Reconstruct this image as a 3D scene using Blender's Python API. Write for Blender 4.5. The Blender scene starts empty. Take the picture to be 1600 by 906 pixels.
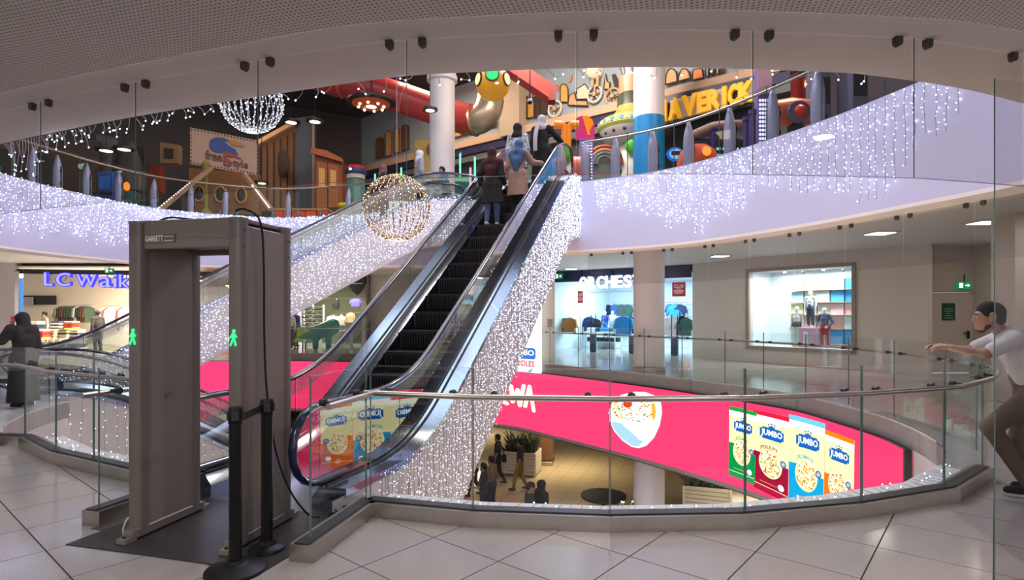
import bpy, math, random
import numpy as np
from mathutils import Vector as V, Matrix
from mathutils.geometry import tessellate_polygon
random.seed(7)
SC = bpy.context.scene
C = SC.collection
# ---------------------------------------------------------------- camera, light, exposure
F, CH, HY = 900.0, 1.57, 489.0           # focal length in px of the 1600x906 frame, eye height, horizon row
cam = bpy.data.cameras.new('camera'); cam.lens = 36*F/1600; cam.sensor_width = 36; cam.shift_y = (HY-453)/1600
cam.clip_start = 0.05; cam.clip_end = 200
co = bpy.data.objects.new('camera', cam); C.objects.link(co)
co.location = (0, 0, CH); co.rotation_euler = (math.pi/2, 0, 0); SC.camera = co
SC.view_settings.view_transform = 'Standard'; SC.view_settings.look = 'None'
SC.view_settings.gamma = 1; SC.view_settings.exposure = 0.55; SC.view_settings.use_curve_mapping = False
SC.cycles.transparent_max_bounces = 32; SC.cycles.max_bounces = 7; SC.cycles.diffuse_bounces = 3
SC.cycles.glossy_bounces = 4; SC.cycles.sample_clamp_indirect = 4; SC.cycles.use_denoising = True
W = bpy.data.worlds.new('world'); SC.world = W; W.use_nodes = True
W.node_tree.nodes['Background'].inputs[0].default_value = (0.62, 0.57, 0.58, 1)
W.node_tree.nodes['Background'].inputs[1].default_value = 1.1

def area(name, loc, size, power, col=(1, 1, 1), rot=(0, 0, 0), sy=None, spread=180, shape=None):
    l = bpy.data.lights.new(name, 'AREA'); l.energy = power; l.color = col; l.size = size
    if sy: l.shape = 'RECTANGLE'; l.size_y = sy
    if shape: l.shape = shape
    l.spread = math.radians(spread)
    o = bpy.data.objects.new(name, l); C.objects.link(o); o.location = loc; o.rotation_euler = rot
    return o
ZC, F2, FB, CF = 2.93, 4.40, -4.40, 3.32   # near ceiling, upper floor, lower floor, raised far ceiling
area('atrium_skylight', (-2.5, 9.5, 11.2), 9, 520, (0.90, 0.91, 1.0), sy=9)
for (x, y, p) in ((-2.6, 1.2, 46), (2.6, 1.4, 46), (0, -2.5, 70)):
    area('ceiling_downlight', (x, y, ZC-0.03), 0.16, p, (1, .9, .8), shape='DISK')
for (x, y, p) in ((7.2, 7.0, 60), (9.6, 9.4, 60), (6.0, 15.5, 70), (3.2, 19.5, 60), (-3, 24, 60), (-8, 25, 60), (-15, 13, 70), (-12, 11, 50), (11.5, 12.5, 45)):
    area('walkway_downlight', (x, y, CF-0.05), 0.3, p*.2, (1, .93, .85))
for (x, y, p) in ((-6, 15, 70), (2, 22, 85), (7, 16, 60), (-2, 28, 85), (10, 24, 60)):
    area('lower_hall_and_fill_light', (x, y, -2.4), 2.0, p, (1, .80, .52))
for (x, y, z, p) in ((-9, 19.5, 10.2, 90), (-3, 20, 10.2, 200), (2.0, 14.5, 10.2, 280), (6.4, 11.2, 9.6, 260), (-14, 14, 10.2, 60)):
    area('arcade_light', (x, y, z), 1.5, p, (1, .78, .58))

for x, y in ((-3.2, 6.6), (0.3, 5.4), (3.2, 6.0)): area('lower_hall_and_fill_light', (x, y, -2.4), 1.2, 420, (.90, .90, 1.0))  # unseen lamps added to bounce light up onto the near soffit
area('mural_fill', (0.6, 15.0, 10.0), 1.0, 200, (1, .86, .70), rot=(math.radians(75), 0, math.radians(-38)))  # unseen lamp added to brighten the mural
area('escalator_blue_fill', (1.6, 14.0, 9.6), .8, 240, (.25, .35, 1.0), rot=(math.radians(-45), 0, math.radians(-15)))  # unseen blue lamp added for the blue cast on the escalator
# ---------------------------------------------------------------- projection and curve helpers
def fl(x, y, z=0.0):
    k = (CH-z)/(y-HY); return V(((x-800)*k, F*k, z))
def at(x, y, Y): return V(((x-800)*Y/F, Y, CH-(y-HY)*Y/F))
def P2(p): return V((p[0], p[1]))
def cr(pts, n=6, closed=False):
    pts = [P2(p) for p in pts]; out = []; N = len(pts)
    for i in range(N if closed else N-1):
        a, b, c, d = ((pts[(i+j) % N] if closed else pts[min(max(i+j, 0), N-1)]) for j in (-1, 0, 1, 2))
        for k in range(n):
            t = k/n
            out.append(.5*((2*b)+(c-a)*t+(2*a-5*b+4*c-d)*t*t+(3*b-a-3*c+d)*t**3))
    if not closed: out.append(pts[-1])
    return out
def lens(c):
    L = [0.]
    for i in range(1, len(c)): L.append(L[-1]+(P2(c[i])-P2(c[i-1])).length)
    return L
def along(c, s):
    L = lens(c); s = min(max(s, 0), L[-1])
    for i in range(1, len(c)):
        if s <= L[i] or i == len(c)-1:
            t = (s-L[i-1])/max(L[i]-L[i-1], 1e-9); p = P2(c[i-1]).lerp(P2(c[i]), t)
            d = (P2(c[i])-P2(c[i-1])).normalized(); return p, d
def sub(c, s0, s1):
    L = lens(c); return [along(c, s0)[0]]+[P2(c[i]) for i in range(len(c)) if s0+1e-4 < L[i] < s1-1e-4]+[along(c, s1)[0]]
def hit(x, c, far=True):
    """arc length on plan curve c where the line of sight of image column x crosses it"""
    d = V(((x-800)/F, 1)); best = None; L = lens(c)
    for i in range(len(c)-1):
        a, b = P2(c[i]), P2(c[i+1]); e = b-a; den = d.x*e.y-d.y*e.x
        if abs(den) < 1e-12: continue
        t = (a.x*e.y-a.y*e.x)/den; q = (a.x*d.y-a.y*d.x)/den
        if -1e-6 <= q <= 1+1e-6 and t > 0 and (best is None or (t > best[0]) == far): best = (t, L[i]+q*e.length)
    return best[1] if best else None
def offs(c, d, closed=False):
    """offset a plan curve to its left by d"""
    N = len(c); out = []
    for i in range(N):
        a = P2(c[i-1 if (i or closed) else 0]); b = P2(c[(i+1) % N if (i < N-1 or closed) else i]); t = (b-a).normalized()
        out.append(P2(c[i])+V((-t.y, t.x))*(d[i] if isinstance(d, (list, tuple)) else d))
    return out
def inside(p, poly):
    r = False; n = len(poly)
    for i in range(n):
        a, b = poly[i], poly[i-1]
        if (a[1] > p[1]) != (b[1] > p[1]) and p[0] < (b[0]-a[0])*(p[1]-a[1])/(b[1]-a[1])+a[0]: r = not r
    return r

# ---------------------------------------------------------------- materials
MT = {}
def mat(name, col, rough=.5, metal=0., emit=0., noise=0., nscale=8., bump=0., spec=.5, coat=0., ecol=None):
    if name in MT: return MT[name]
    m = bpy.data.materials.new(name); m.use_nodes = True; nt = m.node_tree; b = nt.nodes['Principled BSDF']
    c = (*col, 1); b.inputs['Base Color'].default_value = c; b.inputs['Roughness'].default_value = rough
    b.inputs['Metallic'].default_value = metal; b.inputs['Specular IOR Level'].default_value = spec
    b.inputs['Coat Weight'].default_value = coat; b.inputs['Coat Roughness'].default_value = .04
    if emit:
        b.inputs['Emission Color'].default_value = (*(ecol or col), 1); b.inputs['Emission Strength'].default_value = emit
    if noise or bump:
        tc = nt.nodes.new('ShaderNodeTexCoord'); n = nt.nodes.new('ShaderNodeTexNoise')
        n.inputs['Scale'].default_value = nscale; n.inputs['Detail'].default_value = 4
        nt.links.new(tc.outputs['Object'], n.inputs['Vector'])
        if noise:
            mx = nt.nodes.new('ShaderNodeMix'); mx.data_type = 'RGBA'
            mx.inputs[6].default_value = tuple(min(1, x*(1-noise)) for x in col)+(1,)
            mx.inputs[7].default_value = tuple(min(1, x*(1+noise)) for x in col)+(1,)
            nt.links.new(n.outputs['Fac'], mx.inputs[0]); nt.links.new(mx.outputs[2], b.inputs['Base Color'])
        if bump:
            bp = nt.nodes.new('ShaderNodeBump'); bp.inputs['Strength'].default_value = bump; bp.inputs['Distance'].default_value = .01
            nt.links.new(n.outputs['Fac'], bp.inputs['Height']); nt.links.new(bp.outputs['Normal'], b.inputs['Normal'])
    MT[name] = m; return m
def glass(name, tint=(.93, .96, .95), ior=1.5, k=1.0, rough=0.0):
    if name in MT: return MT[name]
    m = bpy.data.materials.new(name); m.use_nodes = True; nt = m.node_tree; nt.nodes.clear()
    o = nt.nodes.new('ShaderNodeOutputMaterial'); t = nt.nodes.new('ShaderNodeBsdfTransparent'); g = nt.nodes.new('ShaderNodeBsdfGlossy')
    f = nt.nodes.new('ShaderNodeFresnel'); mu = nt.nodes.new('ShaderNodeMath'); mx = nt.nodes.new('ShaderNodeMixShader')
    mu.operation = 'MULTIPLY'; mu.inputs[1].default_value = k; mu.use_clamp = True
    geo = nt.nodes.new('ShaderNodeNewGeometry'); iv = nt.nodes.new('ShaderNodeMath'); iv.operation = 'SUBTRACT'; iv.inputs[0].default_value = 1
    m2 = nt.nodes.new('ShaderNodeMath'); m2.operation = 'MULTIPLY'   # reflect on the front face only
    f.inputs['IOR'].default_value = ior; t.inputs[0].default_value = (*tint, 1); g.inputs['Roughness'].default_value = rough
    nt.links.new(f.outputs[0], mu.inputs[0]); nt.links.new(geo.outputs['Backfacing'], iv.inputs[1])
    nt.links.new(mu.outputs[0], m2.inputs[0]); nt.links.new(iv.outputs[0], m2.inputs[1])
    nt.links.new(m2.outputs[0], mx.inputs[0]); nt.links.new(t.outputs[0], mx.inputs[1]); nt.links.new(g.outputs[0], mx.inputs[2])
    nt.links.new(mx.outputs[0], o.inputs[0]); MT[name] = m; return m
def emis(name, col, s=1.0):
    if name in MT: return MT[name]
    m = bpy.data.materials.new(name); m.use_nodes = True; nt = m.node_tree; nt.nodes.clear()
    o = nt.nodes.new('ShaderNodeOutputMaterial'); e = nt.nodes.new('ShaderNodeEmission')
    e.inputs[0].default_value = (*col, 1); e.inputs[1].default_value = s
    nt.links.new(e.outputs[0], o.inputs[0]); MT[name] = m; return m
def lin(r, g, b): return tuple((c/255/12.92 if c/255 <= .04045 else ((c/255+.055)/1.055)**2.4) for c in (r, g, b))

# ---------------------------------------------------------------- mesh builder and scene-graph helpers
RM = {}
class MB:
    def __init__(s): s.v = []; s.f = []; s.m = []
    def add(s, vs, fs, mi=0):
        n = len(s.v); s.v += [tuple(p) for p in vs]
        for f in fs: s.f.append(tuple(i+n for i in f)); s.m.append(mi)
        return s
    def box(s, c, sz, rz=0, mi=0, R=None):
        x, y, z = sz[0]/2, sz[1]/2, sz[2]/2
        M = R or Matrix.Rotation(rz, 3, 'Z'); c = V(c)
        vs = [c+M @ V((a*x, b*y, d*z)) for d in (-1, 1) for a, b in ((-1, -1), (1, -1), (1, 1), (-1, 1))]
        return s.add(vs, [(3, 2, 1, 0), (4, 5, 6, 7), (0, 1, 5, 4), (1, 2, 6, 5), (2, 3, 7, 6), (3, 0, 4, 7)], mi)
    def rbox(s, c, sz, b=.02, rz=0, mi=0):
        """box with chamfered vertical and horizontal edges"""
        M = Matrix.Rotation(rz, 3, 'Z'); c = V(c); x, y, z = sz[0]/2, sz[1]/2, sz[2]/2
        rings = []
        for zz, q in ((-z, b), (-z+b, 0), (z-b, 0), (z, b)):
            xx, yy = x-q, y-q
            rings.append([c+M @ V((a, e, zz)) for a, e in ((-xx+b, -yy), (xx-b, -yy), (xx, -yy+b), (xx, yy-b), (xx-b, yy), (-xx+b, yy), (-xx, yy-b), (-xx, -yy+b))])
        vs = [p for r in rings for p in r]; fs = [tuple(range(7, -1, -1)), tuple(range(24, 32))]
        for k in range(3):
            for i in range(8): j = (i+1) % 8; fs.append((k*8+i, k*8+j, k*8+8+j, k*8+8+i))
        return s.add(vs, fs, mi)
    def bar(s, p, q, w, h, up=(0, 0, 1), mi=0):
        p, q = V(p), V(q); d = (q-p).normalized(); up = V(up)
        if abs(d.dot(up)) > .98: up = V((0, 1, 0))
        a = d.cross(up).normalized(); b = a.cross(d)
        vs = [o+a*i*w/2+b*j*h/2 for o in (p, q) for i, j in ((-1, -1), (1, -1), (1, 1), (-1, 1))]
        return s.add(vs, [(3, 2, 1, 0), (4, 5, 6, 7), (0, 1, 5, 4), (1, 2, 6, 5), (2, 3, 7, 6), (3, 0, 4, 7)], mi)
    def tube(s, path, r, n=8, closed=False, cap=True, mi=0, flat=1.0):
        P = [V(p) for p in path]; N = len(P); T = []
        for i in range(N):
            a = P[i-1] if (i or closed) else P[0]; b = P[(i+1) % N] if (i < N-1 or closed) else P[i]
            T.append((b-a).normalized())
        u = T[0].orthogonal().normalized() if abs(T[0].z) > .95 else T[0].cross(V((0, 0, 1))).normalized()
        vs = []
        for i in range(N):
            u = (u-T[i]*u.dot(T[i])); u = u.normalized() if u.length > 1e-6 else T[i].orthogonal().normalized()
            w = T[i].cross(u); rr = r[i] if isinstance(r, (list, tuple)) else r
            for k in range(n):
                a = 2*math.pi*k/n; vs.append(P[i]+u*math.cos(a)*rr+w*math.sin(a)*rr*flat)
        fs = []
        for i in range(N if closed else N-1):
            for k in range(n):
                j = (i+1) % N; l = (k+1) % n; fs.append((i*n+k, i*n+l, j*n+l, j*n+k))
        if cap and not closed: fs += [tuple(range(n-1, -1, -1)), tuple(range((N-1)*n, N*n))]
        return s.add(vs, fs, mi)
    def lathe(s, prof, c=(0, 0, 0), n=16, R=None, mi=0, sc=(1, 1)):
        c = V(c); R = R or Matrix.Identity(3); vs = []; fs = []
        for r, z in prof:
            for k in range(n):
                a = 2*math.pi*k/n; vs.append(c+R @ V((r*math.cos(a)*sc[0], r*math.sin(a)*sc[1], z)))
        for i in range(len(prof)-1):
            for k in range(n): l = (k+1) % n; fs.append((i*n+k, i*n+l, i*n+n+l, i*n+n+k))
        if prof[0][0] > 1e-6: fs.append(tuple(range(n-1, -1, -1)))
        if prof[-1][0] > 1e-6: fs.append(tuple(range((len(prof)-1)*n, len(prof)*n)))
        return s.add(vs, fs, mi)
    def ball(s, c, r, n=12, m=8, mi=0):
        if not isinstance(r, (tuple, list)): r = (r, r, r)
        pr = [(max(math.sin(math.pi*i/m), 1e-7), -math.cos(math.pi*i/m)) for i in range(m+1)]
        k = len(s.v); s.lathe(pr, (0, 0, 0), n, mi=mi)
        for i in range(k, len(s.v)): p = s.v[i]; s.v[i] = (c[0]+p[0]*r[0], c[1]+p[1]*r[1], c[2]+p[2]*r[2])
        return s
    def poly(s, pts, d, mi=0):
        """polygon extruded by vector d"""
        P = [V(p) for p in pts]; d = V(d); n = len(P)
        nrm = V((0, 0, 0))
        for i in range(n): nrm += P[i].cross(P[(i+1) % n])
        if nrm.dot(d) < 0: P = P[::-1]
        return s.add(P+[p+d for p in P], [tuple(range(n-1, -1, -1)), tuple(range(n, 2*n))]+[(i, (i+1) % n, n+(i+1) % n, n+i) for i in range(n)], mi)
    def sheet(s, a, b, mi=0):
        n = len(a); return s.add(list(a)+list(b), [(i, i+1, n+i+1, n+i) for i in range(n-1)], mi)
    def wall(s, c, z0, z1, t, mi=0, closed=False):
        """wall along plan curve c from z0 to z1 (numbers or lists), thickness t to the left"""
        o = offs(c, t, closed); n = len(c)
        g = lambda z, i: z[i] if isinstance(z, (list, tuple)) else z
        A = [(p[0], p[1], g(z0, i)) for i, p in enumerate(c)]; B = [(p[0], p[1], g(z1, i)) for i, p in enumerate(c)]
        D = [(p[0], p[1], g(z1, i)) for i, p in enumerate(o)]; E = [(p[0], p[1], g(z0, i)) for i, p in enumerate(o)]
        vs = A+B+D+E; fs = []
        for i in range(n if closed else n-1):
            j = (i+1) % n
            for k in range(4): q = (k+1) % 4; fs.append((k*n+i, k*n+j, q*n+j, q*n+i))
        if not closed: fs += [(0, n, 2*n, 3*n), (n-1, 4*n-1, 3*n-1, 2*n-1)]
        if t < 0: fs = [f[::-1] for f in fs]
        return s.add(vs, fs, mi)
    def slab(s, loops, z0, z1, mi=0):
        """flat slab of polygon loops[0] with holes loops[1:]"""
        L = [[V((p[0], p[1], 0)) for p in l] for l in loops]; tri = tessellate_polygon(L); flat = [p for l in L for p in l]; n = len(flat)
        vs = [(p.x, p.y, z1) for p in flat]+[(p.x, p.y, z0) for p in flat]; fs = []
        for t in tri:
            a, b, c = (flat[i] for i in t)
            if (b-a).cross(c-a).z < 0: t = t[::-1]
            fs.append(tuple(t)); fs.append(tuple(i+n for i in t[::-1]))
        k = 0
        for l in L:
            m = len(l); ar = sum(l[i-1].x*l[i].y-l[i].x*l[i-1].y for i in range(m))
            first = l is L[0]
            for i in range(m):
                a, b = k+i, k+(i+1) % m; f = (a, n+a, n+b, b)
                fs.append(f if (ar > 0) == first else f[::-1])
            k += m
        return s.add(vs, fs, mi)
    def xf(s, M):
        s.v = [tuple(M @ V(p)) for p in s.v]; return s
    def build(s, name, m, parent=None, smooth=False, label=None, cat=None, group=None, kind=None, local=False, ang=40):
        me = bpy.data.meshes.new(name); vs = s.v
        if parent is not None and not local and parent.name in RM:
            iv = RM[parent.name].inverted(); vs = [tuple(iv @ V(p)) for p in vs]
        me.from_pydata(vs, [], s.f)
        for q in (m if isinstance(m, (list, tuple)) else [m]): me.materials.append(q)
        if any(s.m): me.polygons.foreach_set('material_index', s.m)
        if smooth:
            me.polygons.foreach_set('use_smooth', [True]*len(me.polygons)); me.set_sharp_from_angle(angle=math.radians(ang))
        me.update(); o = bpy.data.objects.new(name, me); C.objects.link(o)
        if parent is not None:
            o.parent = parent
            if parent.name in RM: RM[o.name] = RM[parent.name]
        tag(o, label, cat, group, kind); return o
def tag(o, label=None, cat=None, group=None, kind=None):
    if label: o['label'] = label
    if cat: o['category'] = cat
    if group: o['group'] = group
    if kind: o['kind'] = kind
    return o
def thing(name, label, cat, loc=(0, 0, 0), rz=0., group=None, kind=None):
    o = bpy.data.objects.new(name, None); C.objects.link(o); o.location = loc; o.rotation_euler = (0, 0, rz)
    o.empty_display_size = .1
    RM[o.name] = Matrix.Translation(V(loc)) @ Matrix.Rotation(rz, 4, 'Z')
    return tag(o, label, cat, group, kind)
def dup(o, loc=None, rz=None, label=None, parent=None):
    c = o.copy(); C.objects.link(c)
    if parent is not None: c.parent = parent
    if loc is not None: c.location = loc
    if rz is not None: c.rotation_euler = (0, 0, rz)
    if label: c['label'] = label
    for ch in [x for x in bpy.data.objects if x.parent == o]: dup(ch, parent=c)
    return c
FONTC = {}
def text_mesh(txt, bold=0.0, res=3):
    """flat filled outline of a text: list of 2-D verts and faces, cap height about 0.7, starting at x=0"""
    key = (txt, bold)
    if key in FONTC: return FONTC[key]
    cu = bpy.data.curves.new('t', 'FONT'); cu.body = txt; cu.resolution_u = res; cu.offset = bold; cu.fill_mode = 'FRONT'
    o = bpy.data.objects.new('t', cu); C.objects.link(o)
    me = bpy.data.meshes.new_from_object(o.evaluated_get(bpy.context.evaluated_depsgraph_get()))
    vs = [(v.co.x, v.co.y) for v in me.vertices]; fs = [tuple(p.vertices) for p in me.polygons]
    ed = {}
    for f in fs:
        for i in range(len(f)): a, b = f[i], f[(i+1) % len(f)]; ed[(a, b)] = 1
    rim = [e for e in ed if (e[1], e[0]) not in ed]
    bpy.data.objects.remove(o); bpy.data.meshes.remove(me); bpy.data.curves.remove(cu)
    x0 = min(v[0] for v in vs); x1 = max(v[0] for v in vs); y0 = min(v[1] for v in vs); y1 = max(v[1] for v in vs)
    vs = [((x-x0)/(x1-x0), (y-y0)/(y1-y0)) for x, y in vs]
    FONTC[key] = (vs, fs, rim); return FONTC[key]
def lettering(mb, txt, o, ex, ey, d, bold=0.0, mi=0):
    """solid letters: origin o, full-width vector ex, full-height vector ey, extrusion vector d"""
    vs, fs, rim = text_mesh(txt, bold); o, ex, ey, d = V(o), V(ex), V(ey), V(d); n = len(vs)
    A = [o+ex*x+ey*y for x, y in vs]; B = [p+d for p in A]
    flip = ex.cross(ey).dot(d) < 0
    F1 = [tuple(i+n for i in f) for f in fs]; F0 = [f[::-1] for f in fs]; S = [(a, b, b+n, a+n) for a, b in rim]
    al = F1+F0+S
    mb.add(A+B, [f[::-1] for f in al] if flip else al, mi); return mb
# ---------------------------------------------------------------- shared materials
m_white = mat('led_tinted_white', (.60, .60, .82), .55, noise=.02, nscale=3)  # white paint with the cool lamps' lavender cast put into its colour
m_soffit = mat('soffit_paint', (.88, .83, .81), .6, noise=.03, nscale=2)
m_beige = mat('beige_wall_paint', (.62, .56, .50), .6, noise=.03, nscale=2)
m_steel = mat('brushed_steel', (.46, .42, .38), .32, 1, noise=.12, nscale=14)
m_chrome = mat('polished_steel', (.62, .60, .58), .18, 1)
m_dark = mat('dark_metal', (.03, .03, .035), .4, .4)
m_black = mat('black_rubber', (.007, .007, .008), .5, spec=.25)
m_glass = glass('balustrade_glass', (.94, .965, .955), 1.5, .75)
m_gedge = mat('glass_edge', (.10, .16, .15), .2)
m_smoke = glass('smoke_screen_glass', (.90, .90, .90), 1.45, .7)
m_joint = mat('dark_grout', (.025, .022, .02), .8)
def tile_mat(name, col, tile=None, rough=.10):
    m = mat(name, col, rough, spec=.5); nt = m.node_tree; b = nt.nodes['Principled BSDF']
    tc = nt.nodes.new('ShaderNodeTexCoord'); n = nt.nodes.new('ShaderNodeTexNoise'); n.inputs['Scale'].default_value = 160; n.inputs['Detail'].default_value = 2
    n2 = nt.nodes.new('ShaderNodeTexNoise'); n2.inputs['Scale'].default_value = 1.3
    cr_ = nt.nodes.new('ShaderNodeValToRGB'); cr_.color_ramp.elements[0].position = .36; cr_.color_ramp.elements[1].position = .6
    cr_.color_ramp.elements[0].color = tuple(c*.72 for c in col)+(1,); cr_.color_ramp.elements[1].color = tuple(min(1, c*1.08) for c in col)+(1,)
    nt.links.new(tc.outputs['Object'], n.inputs['Vector']); nt.links.new(tc.outputs['Object'], n2.inputs['Vector'])
    nt.links.new(n.outputs['Fac'], cr_.inputs[0]); out = cr_.outputs[0]
    if tile:
        mp = nt.nodes.new('ShaderNodeMapping'); mp.inputs['Rotation'].default_value = (0, 0, tile[1])
        br = nt.nodes.new('ShaderNodeTexBrick'); br.offset = 0; br.inputs['Scale'].default_value = 1; br.inputs['Mortar Size'].default_value = .006
        br.inputs['Brick Width'].default_value = tile[0]; br.inputs['Row Height'].default_value = tile[0]
        br.inputs['Mortar'].default_value = tuple(c*.35 for c in col)+(1,)
        nt.links.new(tc.outputs['Object'], mp.inputs[0]); nt.links.new(mp.outputs[0], br.inputs['Vector'])
        nt.links.new(out, br.inputs['Color1']); nt.links.new(out, br.inputs['Color2']); out = br.outputs[0]
    nt.links.new(out, b.inputs['Base Color'])
    r = nt.nodes.new('ShaderNodeMapRange'); r.inputs[3].default_value = rough*.7; r.inputs[4].default_value = rough*1.5
    nt.links.new(n2.outputs['Fac'], r.inputs[0]); nt.links.new(r.outputs[0], b.inputs['Roughness']); return m
m_tile = tile_mat('terrazzo_tile', (.34, .315, .30), rough=.11)
m_tilef = tile_mat('walkway_terrazzo', (.55, .53, .52), (.6, math.radians(50)), .10)
m_tileb = tile_mat('warm_lower_tile', (.60, .47, .30), (.6, math.radians(20)), .13)
m_tile2 = tile_mat('arcade_floor', (.30, .26, .24), (.6, .3), .2)
def perf_mat():
    m = mat('perforated_plaster', (.66, .64, .61), .75); nt = m.node_tree; b = nt.nodes['Principled BSDF']
    tc = nt.nodes.new('ShaderNodeTexCoord'); mp = nt.nodes.new('ShaderNodeMapping'); mp.inputs['Scale'].default_value = (42, 42, 0); mp.inputs['Rotation'].default_value = (0, 0, .28)
    fr = nt.nodes.new('ShaderNodeVectorMath'); fr.operation = 'FRACTION'; sb = nt.nodes.new('ShaderNodeVectorMath'); sb.operation = 'SUBTRACT'; sb.inputs[1].default_value = (.5, .5, 0)
    ln = nt.nodes.new('ShaderNodeVectorMath'); ln.operation = 'LENGTH'; lt = nt.nodes.new('ShaderNodeMath'); lt.operation = 'LESS_THAN'; lt.inputs[1].default_value = .25
    mx = nt.nodes.new('ShaderNodeMix'); mx.data_type = 'RGBA'; mx.inputs[6].default_value = (.84, .80, .77, 1); mx.inputs[7].default_value = (.33, .30, .28, 1)
    nt.links.new(tc.outputs['Object'], mp.inputs[0]); nt.links.new(mp.outputs[0], fr.inputs[0]); nt.links.new(fr.outputs[0], sb.inputs[0])
    nt.links.new(sb.outputs[0], ln.inputs[0]); nt.links.new(ln.outputs['Value'], lt.inputs[0]); nt.links.new(lt.outputs[0], mx.inputs[0])
    nt.links.new(mx.outputs[2], b.inputs['Base Color']); return m
m_perf = perf_mat()

# ---------------------------------------------------------------- plan curves
f2 = lambda x, y, z=0.: P2(fl(x, y, z))
c0 = f2(574, 807)
NEAR = [c0]+[f2(*p) for p in ((743, 824), (953, 832), (1164, 828), (1348, 810), (1494, 784), (1546, 750))]
NEAR = [p+V((0, .08)) for p in NEAR]; c0 = NEAR[0]
RIGHT = [V((5.2, 6.35)), f2(1477, 679), f2(1397, 651), f2(1326, 632), f2(1259, 616), f2(1193, 606), f2(1133, 598), f2(1000, 582), f2(867, 568)]
FAR = [V((0, 19.4)), V((-3, 21.3)), V((-6.2, 22.5)), V((-9, 22.9)), V((-12.6, 22.8))]
LEFT = [V((-11.2, 19)), V((-9.6, 15.5)), V((-8.6, 13.2)), V((-8.2, 11.4)), V((-7.95, 9.6)), V((-7.3, 8.1)), V((-6.5, 7.25))]
LK = [f2(30, 697), f2(75, 722), f2(197, 752)]
LK = [p+V((.02, .08)) for p in LK]
RD = V((.318, .948))                       # direction of the passage and of the main escalator
cL = V((-2.86, 5.12)); rN = V((-1.388, 3.568))+V((.06, .06)); lN = V((-3.154, 4.205))+V((.04, .05))
GLINE = NEAR+cr([NEAR[-1]]+RIGHT+FAR, 5)[1:]+cr([FAR[-1]]+LEFT+[LK[0]], 4)[1:-1]+LK+[cL]
EDGE1 = offs(GLINE, [.14+.22*min(1, max(0, (8.6-p.y)/2.6)) if abs(p.x) < 6.3 else .14 for p in GLINE], True)
EDGE1[0] = NEAR[0]+V((.05, .3)); EDGE1[-1] = cL+V((-.1, .3))
NL = [(0, 225), (64, 211), (212, 182), (399, 152), (539, 131), (627, 119.6), (700, 114.5), (780, 111), (848, 108), (1000, 105), (1119, 106.5), (1300, 113), (1362, 118), (1490, 136), (1587, 159)]
N2 = [f2(x, y, ZC) for x, y in NL]
R2 = [V((4.4, 4.25)), V((5.2, 5.1)), f2(1590, 290, ZC), f2(1430, 322, ZC), f2(1269, 352, ZC), f2(1100, 378, ZC), f2(1000, 388, ZC), V((1.52, 12.85))]
T2 = [V((-.2, 13.4)), V((-1.05, 15.45)), V((-1.7, 16.9))]
L2 = [V((-4.4, 17.0)), V((-7.07, 17.7)), V((-9.2, 16.8)), V((-10.3, 15.3)), V((-10.7, 12.2)), V((-10.0, 9.4)), V((-8.3, 7.2)), V((-6.2, 5.7))]
EDGE2 = cr(N2+R2, 4)+T2+cr([T2[-1]]+L2+[N2[0]], 5)[1:-1]
RING2 = offs(EDGE2, -.42, True)
SC_NEAR = cr(N2, 4)

# ---------------------------------------------------------------- floors and ceilings
ZT = 0.0
def struct(name, mb, m, parent=None, label=None, **k): return mb.build(name, m, parent, kind='structure' if parent is None else None, label=label, **k)
i72 = [i for i, p in enumerate(EDGE1) if p.y < 7.2 and p.x > -7]
ne = EDGE1[0:max(i for i in i72 if EDGE1[i].x > 0)+1]; lw = EDGE1[min(i for i in i72 if EDGE1[i].x < -2.5 and i > 20):]
nearpoly = [V((-16, -5)), V((14, -5)), V((14, ne[-1].y))]+ne[::-1]+lw[::-1]+[V((-16, lw[0].y))]
farpoly = EDGE1[len(ne)-1:len(EDGE1)-len(lw)+1]
farfloor = [V((14, ne[-1].y)), V((26, ne[-1].y)), V((26, 46)), V((-34, 46)), V((-34, lw[0].y)), V((-16, lw[0].y))]+farpoly[::-1]
floor = struct('floor', MB().slab([nearpoly], -.3, -.006), m_joint, label='polished grey terrazzo floor of diagonal tiles in the foreground')
struct('floor_walkway', MB().slab([farfloor], -.3, -.003), m_tilef, label='shiny pale walkway floor around the far side of the opening')
struct('floor_lower', MB().slab([[V((-34, 2)), V((26, 2)), V((26, 52)), V((-34, 52))]], FB-.2, FB), m_tileb, label='warm tan tiled floor of the storey below')
struct('floor_upper', MB().slab([[V((-34, -5)), V((26, -5)), V((26, 46)), V((-34, 46))], offs(EDGE2, -.1, True)], F2-.25, F2), m_tile2, label='floor of the arcade storey above')
struct('ceiling_lower', MB().slab([[V((-34, 2)), V((26, 2)), V((26, 52)), V((-34, 52))], EDGE1], -2.32, -2.24), mat('lower_ceiling', (.10, .085, .07), .7), label='dark ceiling of the storey below')
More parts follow.
